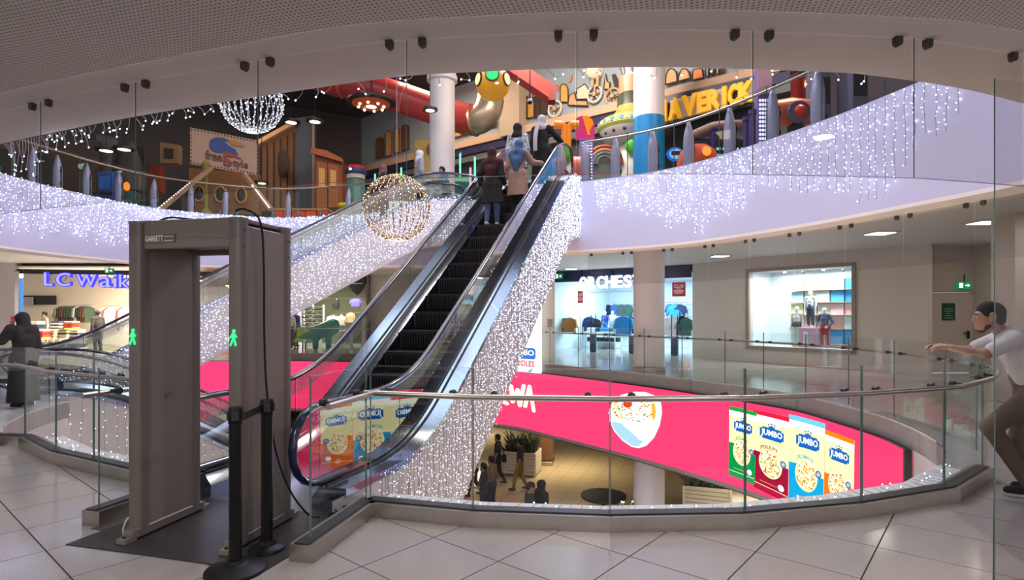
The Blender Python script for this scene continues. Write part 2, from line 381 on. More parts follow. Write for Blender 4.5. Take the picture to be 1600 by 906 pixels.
# single floor tiles: grid turned 50 degrees, joints measured in the photograph, pitch 0.6 m
ta = math.radians(50); A = V((math.cos(ta), math.sin(ta))); B = V((math.sin(ta), -math.cos(ta)))
nA = V((.766, -.643)); nB = V((.643, .766)); g = .0045
def clip(poly, p0, n):
    out = []
    for i in range(len(poly)):
        a, b = poly[i-1], poly[i]; da, db = (a-p0).dot(n), (b-p0).dot(n)
        if (da >= 0) != (db >= 0): out.append(a.lerp(b, da/(da-db)))
        if db >= 0: out.append(b)
    return out
segs = [(EDGE1[i], EDGE1[(i+1) % len(EDGE1)]) for i in range(len(EDGE1))]
def tile_poly(oa, ob):
    q = [nA*a+nB*b for a, b in ((oa+g, ob+g), (oa+.6-g, ob+g), (oa+.6-g, ob+.6-g), (oa+g, ob+.6-g))]
    c = sum(q, V((0, 0)))/4
    if not (1.2 < c.y < 7.3 and abs(c.x) < c.y*.93+.9): return None
    if c.y*489/1 and (CH*F/max(c.y+.45, .1)+HY) > 906: return None
    ins = [inside(p, EDGE1) for p in q]
    if all(ins): return None
    if any(ins) or inside(c, EDGE1):
        best = None
        for a, b in segs:
            e = b-a; t = min(1, max(0, (c-a).dot(e)/e.length_squared)); d = (a+e*t-c).length
            if best is None or d < best[0]: best = (d, a, e)
        n = V((best[2].y, -best[2].x)).normalized(); q = clip(q, best[1]+n*.005, n)
        if len(q) < 3: return None
    return q
shared = None
for ia in range(-14, 12):
    for ib in range(-8, 20):
        q = tile_poly(-.608+.6*ia, 2.735+.6*ib)
        if not q: continue
        mb = MB(); c = sum(q, V((0, 0)))/len(q)
        ar = sum(q[i-1].x*q[i].y-q[i].x*q[i-1].y for i in range(len(q)))
        if ar < 0: q = q[::-1]
        n = len(q)
        full = n == 4 and abs(abs(ar)/2-(.6-2*g)**2) < 1e-4
        if full and shared:
            o = bpy.data.objects.new('tile', shared); C.objects.link(o); o.parent = floor
        else:
            mb.add([(p.x-c.x, p.y-c.y, 0) for p in q]+[((p.x-c.x), (p.y-c.y), -.012) for p in q], [tuple(range(n))]+[(i, n+i, n+(i+1) % n, (i+1) % n) for i in range(n)])
            o = mb.build('tile', m_tile, floor)
            if full: shared = o.data
        o.location = (c.x, c.y, 0)
i0 = min(range(len(RING2)), key=lambda i: (RING2[i]-V((-4.3, 4.3))).length); k1 = min(range(len(RING2)), key=lambda i: (RING2[i]-V((5.5, 5.2))).length)
bord = offs(RING2, -.13, True)
nring = cr(N2+R2, 4); nn = len(cr(N2+R2[:2], 4))
nearc = [V((-16, -5)), V((10, -5)), V((10, 5.4))]+[p for p in bord[:nn]][::-1]+[V((-6.9, 5.6)), V((-16, 5.6))]
struct('ceiling', MB().slab([nearc], ZC+.003, ZC+.06), m_perf, label='white perforated plaster ceiling arching over the foreground')
struct('trim_1', MB().slab([RING2, EDGE2], ZC, ZC+.05), m_soffit, label='smooth white soffit strip along the edge of the round opening')
struct('trim_2', MB().slab([bord, RING2], ZC+.001, ZC+.05), mat('ceiling_border', (.84, .80, .77), .7), label='plain plaster border between the perforated ceiling and the glass')
struct('trim_3', MB().wall(bord, ZC, CF+.02, -.05, closed=True), m_soffit, label='upstand between the soffit strip and the raised ceiling')
struct('ceiling_walkway', MB().slab([[V((-34, -5)), V((26, -5)), V((26, 46)), V((-34, 46))], offs(RING2, -.15, True)], CF, CF+.06), mat('walkway_ceiling', (.72, .70, .67), .5, noise=.02), label='pale ceiling over the far walkway and shops')
struct('wall_fascia', MB().wall(EDGE2, ZC+.05, F2+.06, -.18, closed=True), m_white, label='curved white fascia of the upper gallery', smooth=True)
struct('ceiling_roof', MB().slab([[V((-34, -5)), V((26, -5)), V((26, 46)), V((-34, 46))], cr([(-9, 8), (-2, 4), (4, 6), (3.5, 11), (-.5, 13), (-5, 15.5)], 5, True)], 10.5, 10.7), mat('dark_roof', (.035, .03, .03), .8, noise=.3, nscale=2), label='dark ceiling of the arcade storey')
# slab edge of the open floor (grey upstand, dark soffit lip)
struct('wall_slab_edge', MB().wall(EDGE1, -2.3, -.02, -.12, closed=True), mat('slab_edge_paint', (.50, .47, .50), .5), label='grey edge of the walkway slab above the screen')

# ---------------------------------------------------------------- frameless balustrades
GT = 1.16                                   # glass top
def pane_mb(a, b, z0, z1, t=.016):
    mb = MB(); d = (b-a).normalized(); n = V((-d.y, d.x))*t/2
    q = [a-n, b-n, b+n, a+n]
    vs = [(p.x, p.y, z) for z in (z0, z1) for p in q]
    mb.add(vs, [(0, 1, 5, 4), (2, 3, 7, 6)], 0); mb.add(vs, [(4, 5, 6, 7), (3, 2, 1, 0), (1, 2, 6, 5), (3, 0, 4, 7)], 1); return mb
def balustrade(name, label, line, joints, z=0., kerb=(.17, .11), side=-1, rail_h=.955, rail=None, brackets=True, rail_r=.022, gt=GT, kmat=None, group=None, gap=.006):
    """line: plan polyline of the glass; joints: arc lengths where panes meet; side: +1 rail to the left of the line"""
    p0 = line[len(line)//2]; t = thing(name, label, 'railing', (p0.x, p0.y, z), group=group)
    if kerb:
        MB().wall(offs(line, kerb[0]/2), z-.004, z+kerb[1], -kerb[0]).build('kerb', kmat or m_steel, t)
        MB().wall(offs(line, kerb[0]*.28), z+kerb[1], z+kerb[1]+.012, -kerb[0]*.56).build('glazing_channel', m_dark, t)
    zb = z+(kerb[1] if kerb else -.25)
    for a, b in zip(joints[:-1], joints[1:]):
        seg = sub(line, a+gap/2, b-gap/2); mb = MB()
        for p, q in zip(seg[:-1], seg[1:]):
            m2 = pane_mb(p, q, zb, z+gt); mb.add(m2.v, m2.f[:2], 0); mb.add(m2.v, m2.f[2:3], 1)
        for e, w in ((seg[0], seg[1]), (seg[-1], seg[-2])):
            d = (w-e).normalized(); mb.box((e.x+d.x*.002, e.y+d.y*.002, (zb+z+gt)/2), (.004, .014, z+gt-zb), math.atan2(d.y, d.x), mi=1)
        mb.build('pane', [m_glass, m_gedge], t)
    rl = sub(line, *(rail or (joints[0]+.05, joints[-1]-.05))); ro = offs(rl, side*.085)
    MB().tube([(p.x, p.y, z+rail_h) for p in ro], rail_r, 10).build('handrail', m_steel, t, smooth=True)
    if brackets:
        for a, b in zip(joints[:-1], joints[1:]):
            for s in ((a+.16, b-.16) if b-a > .6 else ((a+b)/2,)):
                p, d = along(line, s); n = V((-d.y, d.x))*side; w = p+n*.085
                mb = MB(); R = V((n.x, n.y, 0)).to_track_quat('Z', 'Y').to_matrix()
                mb.lathe([(.0, -.022), (.026, -.02), (.026, .02), (.012, .024), (.012, .07)], (p.x, p.y, z+rail_h+.012), 10, R)
                mb.tube([(w.x, w.y, z+rail_h+.012), (w.x, w.y, z+rail_h)], .012, 6)
                mb.build('bracket', m_dark, t, smooth=True)
    return t
nl = NEAR+cr([NEAR[-1]]+RIGHT+FAR[:1], 5)[1:]; Ln = lens(nl)
js = [Ln[0]]+[hit(x, nl, far=False) for x in (739, 953, 1164, 1346, 1475)]+[Ln[6]]
balustrade('glass_balustrade', 'curved frameless glass balustrade on a steel kerb across the foreground, with round handrail', NEAR, [j for j in js], side=-1, rail=(0, Ln[6]-.02))
ret = [rN, c0+V((-.015, .0))]; Lr = lens(ret)[-1]
balustrade('glass_balustrade', 'short glass balustrade return right of the metal detector, ending at the cables', ret, [0.10, Lr-.03], side=-1, rail=(.18, Lr))
retl = [lN, cL]; Ll = lens(retl)[-1]
balustrade('glass_balustrade', 'short glass balustrade return left of the metal detector', retl, [.06, Ll], side=1, rail=(.0, Ll-.1))
lk = LK+[cL]; Lk = lens(lk)
balustrade('glass_balustrade', 'bent glass balustrade on a steel kerb at the far left', [V((-6.6, 7.0))]+lk, [0, .8, 2.0, 2.75, 3.4, lens([V((-6.6, 7.0))]+lk)[-1]], side=-1)
fr = nl[6:]; Lf = lens(fr)
fj = [0]+[hit(x, fr) for x in (1526, 1477, 1397, 1326, 1259, 1193, 1133)]; fj = sorted(j for j in fj if j is not None)
s = fj[-1]
while s < Lf[-1]-1.3: s += 1.25; fj.append(s)
fj.append(Lf[-1])
balustrade('glass_balustrade', 'long glass balustrade with thin handrail round the far right walkway', fr, fj, kerb=None, side=-1, rail_r=.022, rail=(.1, Lf[-1]))
fl_ = cr(FAR, 5); Lq = lens(fl_)
balustrade('glass_balustrade', 'distant glass balustrade in front of the shoe shop', fl_, [Lq[-1]*i/9 for i in range(10)], kerb=None, side=-1, brackets=False)
bs = EDGE1[4:24]; bo = offs(EDGE1, -.34, True)[4:24]; mb = MB(); mb.sheet([(p.x, p.y, -.0025) for p in bo], [(p.x, p.y, -.0025) for p in bs]); struct('trim_7', mb, m_tile, label='floor border strip along the right edge of the opening')
# sill outside the near glass, wrapped in white cloth
sl = offs(NEAR, .09)
mb = MB(); inn = offs(NEAR, .34)
sil = sub(sl, 0, lens(sl)[-1]); 
mb.sheet([(p.x, p.y, .02) for p in offs(NEAR, .34)], [(p.x, p.y, .02) for p in sl])
struct('trim_4', MB().wall(offs(NEAR, .09), 0., .045, .27), mat('sill_cloth', (.62, .60, .60), .8, noise=.15, nscale=6, bump=.6), label='pale cloth-wrapped sill just outside the near glass')
struct('trim_5', MB().wall(offs(LK+[cL], .09), 0., .045, .27), MT['sill_cloth'], label='pale cloth-wrapped sill outside the left glass')

# hanging glass smoke screens with clamps
SL = offs(SC_NEAR, -.42); jx = [-150, 63, 211, 402, 634, 900, 1175, 1427, 1600]
ext = [V((-5.2, 4.75))]+SL+[V((4.3, 3.75))]
pos = {0: 'first', 1: 'second', 2: 'third', 3: 'fourth', 4: 'fifth', 5: 'sixth', 6: 'seventh', 7: 'eighth'}
def zgb(x): return ZC-1.37*.505
for i in range(8):
    a = hit(jx[i], ext) if i else 0.2; b = hit(jx[i+1], ext)
    if a is None or b is None: continue
    mid, _ = along(ext, (a+b)/2)
    t = thing('smoke_screen', f'frameless hanging glass smoke screen under the near ceiling, {pos[i]} from the left', 'glass screen', (mid.x, mid.y, ZC), group='hanging glass screens of the near ceiling')
    seg = sub(ext, a+.004, b-.004); mb = MB()
    for p, q in zip(seg[:-1], seg[1:]):
        m2 = pane_mb(p, q, zgb(0), ZC-.004, .012); mb.add(m2.v, m2.f[:2], 0); mb.add(m2.v, [m2.f[3]], 1)
    for e, w in ((seg[0], seg[1]),):
        d = (w-e).normalized(); mb.box((e.x, e.y, (zgb(0)+ZC)/2), (.003, .005, ZC-zgb(0)), math.atan2(d.y, d.x), mi=1)
    mb.build('pane', [m_smoke, m_gedge], t)
    for s in (a+.085, b-.085):
        p, d = along(ext, s); cb = MB(); az = math.atan2(d.y, d.x)
        prof = [(-.019, .002), (.019, .002), (.019, -.026)]+[(.019*math.cos(q*math.pi/6), -.026-.019*math.sin(q*math.pi/6)) for q in range(1, 6)]+[(-.019, -.026)]
        n = V((-d.y, d.x)); cb.poly([(p.x+d.x*u-n.x*.014, p.y+d.y*u-n.y*.014, ZC+w) for u, w in prof], (n.x*.028, n.y*.028, 0))
        cl = cb.build('clamp', mat('clamp_bronze', (.08, .07, .065), .45, .6), t)
# far ceiling smoke screens
FL2 = cr(R2, 4); fs = offs(FL2[2:], -.42); Ls = lens(fs)[-1]; N = 9; b0 = 2.0
o2 = [b0+(Ls-b0)*i/N for i in range(N+1)]
words = ['nearest to the exit door', 'next to the one nearest the exit door', 'third counted from the exit door', 'above the shop window', 'left of the one above the shop window', 'above the beige pilaster', 'right of the white column', 'behind the white column', 'beside the escalator']
for i in range(N):
    mid, _ = along(fs, (o2[i]+o2[i+1])/2); t = thing('smoke_screen', f'hanging glass smoke screen of the far soffit, {words[i]}', 'glass screen', (mid.x, mid.y, ZC), group='hanging glass screens of the far soffit')
    seg = sub(fs, o2[i]+.006, o2[i+1]-.006); mb = MB()
    for p, q in zip(seg[:-1], seg[1:]):
        m2 = pane_mb(p, q, ZC-.72, ZC-.004, .012); mb.add(m2.v, m2.f[:2], 0); mb.add(m2.v, [m2.f[3]], 1)
    mb.build('pane', [m_smoke, m_gedge], t)
    for s in (o2[i]+.1, o2[i+1]-.1):
        p, d = along(fs, s); MB().rbox((p.x, p.y, ZC-.03), (.06, .05, .07), .012, math.atan2(d.y, d.x)).build('clamp', MT['clamp_bronze'], t)

# upper gallery balustrade
def upper_balustrade(label, c, npan):
    L = lens(c)[-1]; balustrade('gallery_balustrade', label, c, [L*i/npan for i in range(npan+1)], z=F2+.06, kerb=(.12, .05), side=-1, rail_h=.96, rail_r=.025, brackets=False, gt=1.0, kmat=m_white)
ub = offs(cr(N2+R2, 4), -.1)
upper_balustrade('curved glass balustrade of the upper gallery on the right, above the light curtain', ub[nn-2:], 9)
UL = offs(cr([T2[-1]]+L2+[N2[0]], 5), -.1)
upper_balustrade('curved glass balustrade of the upper gallery on the left', UL[1:-8], 11)
# ---------------------------------------------------------------- escalators
m_step = mat('escalator_step', (.035, .03, .03), .45, .5, noise=.3, nscale=30)
m_deck = mat('deck_steel_blue_reflection', (.42, .52, .72), .14, 1)  # steel tinted blue to imitate reflected blue light
m_clad = mat('cladding_white', (.50, .47, .52), .5)
m_rail = mat('handrail_rubber', (.010, .016, .055), .22, coat=.6)
m_eglass = glass('escalator_glass', (.90, .93, .92), 1.8, 2.6)
def frit_mat():
    m = bpy.data.materials.new('dotted_frit'); m.use_nodes = True; nt = m.node_tree; nt.nodes.clear()
    o = nt.nodes.new('ShaderNodeOutputMaterial'); t = nt.nodes.new('ShaderNodeBsdfTransparent'); d = nt.nodes.new('ShaderNodeBsdfDiffuse'); mx = nt.nodes.new('ShaderNodeMixShader')
    tc = nt.nodes.new('ShaderNodeTexCoord'); ck = nt.nodes.new('ShaderNodeTexChecker'); ck.inputs['Scale'].default_value = 58
    d.inputs[0].default_value = (.75, .72, .70, 1)
    nt.links.new(tc.outputs['Object'], ck.inputs['Vector']); nt.links.new(ck.outputs['Fac'], mx.inputs[0])
    nt.links.new(t.outputs[0], mx.inputs[1]); nt.links.new(d.outputs[0], mx.inputs[2]); nt.links.new(mx.outputs[0], o.inputs[0]); return m
m_frit = frit_mat()
def escalator(name, label, O, u, m, rise, z0, depth, s0=1.2, hw=.615, ow=.835, steps=True, c=1.3, top=1.15, bot=1.45, side=(1, -1), frit=True):
    s1 = s0+rise/m; rz = math.atan2(u[1], u[0])-math.pi/2
    def ramp(s, a):
        t = (s-a+c/2)/c; return 0 if t <= 0 else (c*t*t/2 if t < 1 else s-a)
    zc = lambda s: m*(ramp(s, s0)-ramp(s, s1))
    t = thing(name, label, 'escalator', (O[0], O[1], z0), rz)
    S0, S1 = s0-bot, s1+top
    def rng(a, b, h=.12): n = max(2, int((b-a)/h)); return [a+(b-a)*i/n for i in range(n+1)]
    ss = rng(S0+.35, S1-.35)
    deck, rail, R = .20, .85, .30
    # steps
    tr, k = .40, 0; shared = None; s = s0-.2
    while steps and s < s1+.1:
        zt = zc(s+tr/2)
        if shared is None or s < s0+.7 or s > s1-.9:
            ri = max(.02, zt-zc(s-tr/2))
            mb = MB().box((0, tr/2, -.02), (1.0, tr-.004, .04)); prof = [(0, -.0), (.012, -.03), (.03, -ri*.6), (.06, -ri)]
            for (y0, za), (y1, zb) in zip(prof[:-1], prof[1:]): mb.add([(-.5, y0, za), (.5, y0, za), (.5, y1, zb), (-.5, y1, zb)], [(3, 2, 1, 0)])
            for i in range(25):
                mb.box((-.48+i*.04, .004, -ri*.45), (.014, .012, ri*.8), mi=0)
            o = mb.build('step', m_step, t, local=True)
            if s >= s0+.7 and s <= s1-.9: shared = o.data
        else:
            o = bpy.data.objects.new('step', shared); C.objects.link(o); o.parent = t
        o.location = (0, s, zt); s += tr
    # floor plates with comb
    MB().box((0, (S0-.5+s0-.2)/2, -.02), (1.5, s0-.2-S0+.5, .045)).build('floor_plate', mat('floor_plate_steel', (.16, .16, .17), .35, .8, noise=.2, nscale=60), t, local=True)
    MB().box((0, (s1+.1+S1+.4)/2, rise-.02), (1.5, S1+.4-s1-.1, .045)).build('floor_plate', MT['floor_plate_steel'], t, local=True)
    for sd in (1, -1):
        sec = [(.515, -.10), (.515, .10), (.55, .15), (.585, deck-.01), (hw-.02, deck), (ow, deck), (ow, deck-.06), (.60, -.10)]
        n = len(sec); mb = MB(); pts = [(x*sd, q, zc(q)+h) for q in ss for x, h in sec]; fs = []
        for i in range(len(ss)-1):
            for k in range(n):
                l = (k+1) % n; f = (i*n+k, i*n+l, i*n+n+l, i*n+n+k); fs.append(f if sd < 0 else f[::-1])
        e = [tuple(range(n)), tuple(range((len(ss)-1)*n, len(ss)*n))[::-1]]
        mb.add(pts, fs+(e if sd > 0 else [x[::-1] for x in e])); mb.build('deck', m_deck, t, local=True, smooth=True, ang=25)
        mb = MB(); mb.tube([(sd*(hw-.035), q, zc(q)+deck+.006) for q in ss], .012, 6); mb.tube([(sd*(hw+.035), q, zc(q)+deck+.006) for q in ss], .012, 6)
        mb.build('glazing_bead', m_dark, t, local=True)
        # glass, split into panes; round newels at both ends
        J = rng(S0+R, S1-R, 1.25)
        for i in range(len(J)-1):
            a, b = J[i]+.006, J[i+1]-.006; q = rng(a, b, .1)
            topl = [(x, zc(x)+rail-.03) for x in q]; botl = [(x, zc(x)+deck+.002) for x in q]
            mb = MB()
            for xx, fl_ in ((sd*hw-.006, False), (sd*hw+.006, True)):
                A = [(xx, *p) for p in botl]; B_ = [(xx, *p) for p in topl]; k = len(q)
                f = [(j, j+1, k+j+1, k+j) for j in range(k-1)]
                mb.add(A+B_, [w[::-1] for w in f] if not fl_ else f)
            if i == 0 or i == len(J)-2:
                ce = S0+R if i == 0 else S1-R; zz = zc(ce); sg = -1 if i == 0 else 1
                arc = [(ce+sg*(R-.03)*math.sin(w*math.pi/10), zz+rail-R-.0+(R-.03)*math.cos(w*math.pi/10)) for w in range(11)]
                arc = [(ce, zz+rail-.03)]+arc[1:10]+[(ce, zz+deck)]
                for xx, fl_ in ((sd*hw-.006, sg < 0), (sd*hw+.006, sg > 0)):
                    mb.add([(xx, *p) for p in arc], [tuple(range(len(arc))) if not fl_ else tuple(range(len(arc)-1, -1, -1))])
            mb.build('pane', m_eglass, t, local=True)
            if i:
                MB().add([(sd*hw-.007, J[i]-.004, zc(J[i])+deck), (sd*hw-.007, J[i]+.004, zc(J[i])+deck), (sd*hw-.007, J[i]+.004, zc(J[i])+rail-.03), (sd*hw-.007, J[i]-.004, zc(J[i])+rail-.03)], [(0, 1, 2, 3)]).build('pane_joint', m_dark, t, local=True)
        if frit:
            q = rng(S0+R, S1-R, .12); mb = MB()
            mb.sheet([(sd*hw-.009, x, zc(x)+rail-.19) for x in q], [(sd*hw-.009, x, zc(x)+rail-.045) for x in q]); mb.build('frit_band', m_frit, t, local=True)
        # handrail loop
        q = rng(S0+R, S1-R, .1); path = [(sd*hw, x, zc(x)+rail) for x in q]
        for w in range(1, 11): path.append((sd*hw, S1-R+R*math.sin(w*math.pi/10), rise+rail-R+R*math.cos(w*math.pi/10)))
        path.append((sd*hw, S1-R-.35, rise+rail-2*R))
        pre = [(sd*hw, S0+R+.35, rail-2*R)]+[(sd*hw, S0+R-R*math.sin(w*math.pi/10), rail-R+R*math.cos(w*math.pi/10)) for w in range(10, 0, -1)]
        MB().tube(pre+path, .036, 10, flat=.8).build('handrail', m_rail, t, local=True, smooth=True)
        # side cladding
        q = rng(S0+.2, S1-.1, .15); mb = MB(); zb = [max(zc(x)+deck-.05-depth, -depth+.1) for x in q]
        x0, x1 = sd*(ow-.02), sd*(ow-.06)
        mb.sheet([(x0, a, b) for a, b in zip(q, zb)][::sd], [(x0, a, zc(a)+deck-.055) for a in q][::sd])
        mb.build('side_cladding', m_clad, t, local=True)
    q = rng(S0+.2, S1-.1, .15); zb = [max(zc(x)+deck-.05-depth, -depth+.1) for x in q]
    mb = MB(); mb.sheet([(-ow+.02, a, b) for a, b in zip(q, zb)], [(ow-.02, a, b) for a, b in zip(q, zb)])
    e = q[-1]; mb.add([(-ow+.02, e, zb[-1]), (ow-.02, e, zb[-1]), (ow-.02, e, rise+.25), (-ow+.02, e, rise+.25)], [(0, 1, 2, 3)])
    mb.build('underside', m_clad, t, local=True)
    M = RM[t.name]
    return t, zc, lambda r, s, z: M @ V((r, s, z)), (S0, S1, s0, s1)
u1 = V((.318, .948))
E1, zc1, w1, p1 = escalator('escalator', 'main escalator rising from beside the metal detector, with people riding up', (-1.972, 5.086), u1, .665, F2, 0, 1.37, s0=1.05, top=1.0, bot=1.75)
u2 = V((.911, .413)); n2 = V((-u2.y, u2.x))
t2 = P2(fl(660, 266, F2+.85))+n2*.615; O2 = t2-u2*(1.2+F2/.58)
E2, zc2, w2, p2 = escalator('escalator', 'far escalator with light-covered side rising to the right behind the golden ball', O2, u2, .58, F2, 0, 1.22, c=1.6, bot=1.3, top=1.6)
u3 = -u2; t3 = V((-7.7, 10.65))+n2*.615; O3 = t3-u3*(1.2+4.4/.58)
E3, zc3, w3, p3 = escalator('escalator', 'descending escalator at the left with arched handrails, leading to the storey below', O3, u3, .58, 4.4, FB, 1.2, c=1.6, steps=False, top=1.5)

# ---------------------------------------------------------------- light curtains (uncountable strings of tiny lamps)
m_wire = mat('lamp_cable', (.13, .12, .13), .6)
m_wirew = mat('lamp_cable_pale', (.55, .54, .56), .5)
m_led = emis('cool_white_lamp', (.70, .79, 1.0), 7.5)
m_ledw = emis('warm_white_lamp', (1.0, .72, .40), 6)
rnd = random.Random(3)
def lamp(mb, p, r, mi=1):
    x, y, z = p
    mb.add([(x+r, y, z), (x, y+r, z), (x-r, y, z), (x, y-r, z), (x, y, z+r), (x, y, z-r)], [(0, 1, 4), (1, 2, 4), (2, 3, 4), (3, 0, 4), (1, 0, 5), (2, 1, 5), (3, 2, 5), (0, 3, 5)], mi)
def string(mb, top, L, step, r, wob=.02, wire=.003, n=V((0, 0, 0))):
    p = V(top); pts = [p.copy()]; k = max(1, int(L/.22))
    for i in range(1, k+1): pts.append(V((p.x+rnd.uniform(-wob, wob), p.y+rnd.uniform(-wob, wob)*.3, p.z-L*i/k)))
    mb.tube(pts, wire, 3, cap=False, mi=0)
    q = rnd.uniform(0, step)
    while q < L:
        a = min(int(q/L*k), k-1); w = pts[a].lerp(pts[a+1], q/L*k-a)
        lamp(mb, (w.x+rnd.uniform(-.03, .03), w.y+rnd.uniform(-.015, .015), w.z+rnd.uniform(-.02, .02)), r*rnd.uniform(.6, 1.25))
        q += step*rnd.uniform(.5, 1.5)
def curtain(name, label, tops, lens_, step, r, mats=None, wire=.003, net=0):
    mb = MB()
    if net:
        for p in tops:
            for k in range(3): lamp(mb, (p[0]+rnd.uniform(-.06, .06), p[1]+rnd.uniform(-.02, .02), p[2]-net*rnd.random()**1.5), r(p)*rnd.uniform(.6, 1.2))
    for p, L in zip(tops, lens_): string(mb, p, L, step, r(p) if callable(r) else r, wire=wire)
    return mb.build(name, mats or [m_wire, m_led], label=label, cat='string lights', kind='stuff')
rad = lambda p: .00062*max(6, V(p).length)
# right fascia
rc = offs(FL2, .05); Lr2 = lens(rc)[-1]; tops = []; ll = []; s = .9
while s < Lr2-.3:
    p, d = along(rc, s); x = 800+p.x/p.y*F
    if x < 1500:
        tops.append((p.x, p.y, F2+.05)); e = 1.0+.25*math.sin(s*1.9)+rnd.uniform(-.12, .12)
        if x < 1010: e *= .55+.45*max(0, (x-905)/105)
        if p.y < 7.4: e *= .75
        ll.append(min(e, 1.4))
    s += rnd.uniform(.10, .16)
curtain('light_curtain', 'curtain of cool white string lights hanging down the right gallery fascia', tops, ll, .072, lambda p: rad(p)*1.3, net=.42)
lc = offs(cr([T2[-1]]+L2+[N2[0]], 5), .05); Lc = lens(lc)[-1]; tops = []; ll = []; s = 1.0
while s < Lc-5.5:
    p, d = along(lc, s); tops.append((p.x, p.y, F2+.10)); ll.append(1.15+rnd.uniform(-.25, .15)); s += rnd.uniform(.085, .135)
curtain('light_curtain', 'dense curtain of cool white string lights on the left gallery fascia', tops, ll, .085, lambda p: rad(p)*1.0, net=.25)
def esc_curtain(label, w, zc, P, sd, ow, depth, pitch, step, sA, sB):
    tops = []; ll = []; s = sA
    while s < sB:
        p = w(sd*(ow+.015), s, zc(s)+.20); tops.append(tuple(p)); ll.append(depth*rnd.uniform(.93, 1.02) if zc(s)+.2-depth > -depth+.1 else min(depth, zc(s)+depth+.1)); s += pitch*rnd.uniform(.75, 1.25)
    curtain('light_curtain', label, tops, ll, step, lambda p: rad(p)*.9, wire=.0024)
esc_curtain('sparkling string lights covering the side of the main escalator', w1, zc1, p1, 1, .835, 1.37, .055, .052, 0.15, p1[1]-.12)
esc_curtain('string lights covering the side of the far escalator', w2, zc2, p2, 1, .835, 1.22, .085, .06, .3, p2[1]-.12)
esc_curtain('string lights on the side of the descending escalator', w3, zc3, p3, -1, .835, 1.2, .16, .16, 4.5, p3[1]-.4)
# icicle lights peeping below the edge of the near soffit
ic = offs(SC_NEAR, .03); mb = MB(); Li = lens(ic)[-1]; s = 0
while s < Li:
    p, d = along(ic, s); x = 800+p.x/p.y*F
    dens = .035 if x < 130 else (.06 if x < 300 else .13)
    if not (1360 < x < 1560):
        L = (.26 if x < 60 else .12 if x < 220 else .06)*rnd.uniform(.3, 1.2); q = V((p.x, p.y, ZC+.01)); e = q+V((rnd.uniform(-.05, .05), rnd.uniform(-.02, .02), -L))
        mb.tube([q, q.lerp(e, .5)+V((.01, 0, 0)), e], .0022, 4, mi=0); lamp(mb, e, .0062)
        if rnd.random() < .5: e2 = e+V((rnd.uniform(-.05, .05), 0, rnd.uniform(.0, .04))); mb.tube([e, e2], .002, 4, mi=0); lamp(mb, e2, .006)
    s += dens*rnd.uniform(.6, 1.5)
mb.build('icicle_lights', [m_wirew, m_led], label='short icicle lights dangling from the near soffit edge', cat='string lights', kind='stuff')
# lamps lying on the sills
mb = MB()
for cv, sp in ((offs(NEAR, .2), .10), (offs(LK+[cL], .2), .08)):
    L = lens(cv)[-1]; s = .1
    while s < L:
        p, d = along(cv, s); b = V((p.x+rnd.uniform(-.08, .08), p.y+rnd.uniform(-.08, .1), .05)); e = b+V((rnd.uniform(-.05, .05), rnd.uniform(-.02, .03), rnd.uniform(.0, .05)))
        mb.tube([b-V((.04, 0, 0)), b, e], .0025, 4, mi=0); lamp(mb, e, .007); s += sp*rnd.uniform(.5, 1.6)
mb.build('sill_lights', [m_wirew, m_led], label='string lights lying along the cloth-wrapped sill', cat='string lights', kind='stuff')
# wires wrapped across the sill cloth
mb = MB(); cv = offs(NEAR, .12); L = lens(cv)[-1]; s = .05
while s < L:
    p, d = along(cv, s); n = V((-d.y, d.x)); a = p+n*-.02; b = p+n*.22+d*rnd.uniform(.02, .07); mb.tube([(a.x, a.y, .046), (a.x+n.x*.1, a.y+n.y*.1, .052), (b.x, b.y, .048)], .004, 4); s += rnd.uniform(.08, .14)
mb.build('sill_cable', m_wirew, label='pale lamp cable wound across the sill cloth', cat='cable', kind='stuff')

# ---------------------------------------------------------------- curved advertising screen on the slab edge
i0 = min(range(len(EDGE1)), key=lambda i: abs(EDGE1[i].x-5.35)+abs(EDGE1[i].y-7.0)); i9 = min(range(len(EDGE1)), key=lambda i: (EDGE1[i]-V((-12.4, 22.6))).length)
LCv = offs(EDGE1[i0:i9+1], .06); LZ0, LZ1 = -2.18, -.33
sR = hit(1418, LCv) or 0; LCv = sub(LCv, sR, lens(LCv)[-1]); LL = lens(LCv)[-1]
scr = thing('led_screen', 'long curved advertising screen glowing pink below the walkway, showing noodle packs', 'screen', (LCv[0].x, LCv[0].y, LZ0))
pts_ = sub(LCv, 0, LL)
MB().wall(pts_, LZ0, LZ1, -.05).build('display_face', emis('screen_pink', lin(255, 62, 112), .95), scr)
MB().wall(offs(pts_, .012), LZ0-.09, LZ0-.005, -.1).build('lower_trim', mat('screen_trim', (.34, .32, .34), .4), scr)
MB().wall(offs(pts_, .008), LZ1+.003, LZ1+.03, -.06).build('upper_trim', m_dark, scr)
Rp, Rd = along(LCv, 0); MB().box((Rp.x, Rp.y, (LZ0+LZ1)/2), (.05, .09, LZ1-LZ0+.06), math.atan2(Rd.y, Rd.x)).build('end_trim', m_dark, scr)
CELL = [(along(LCv, LL*i/400)) for i in range(401)]
def onscr(s, z, off=.01):
    p, d = along(LCv, s); off *= 1.9; return (p.x-d.y*off, p.y+d.x*off, z)
def sz(x, y):
    s = hit(x, LCv); p, d = along(LCv, s); return s, CH-(y-HY)*p.y/F
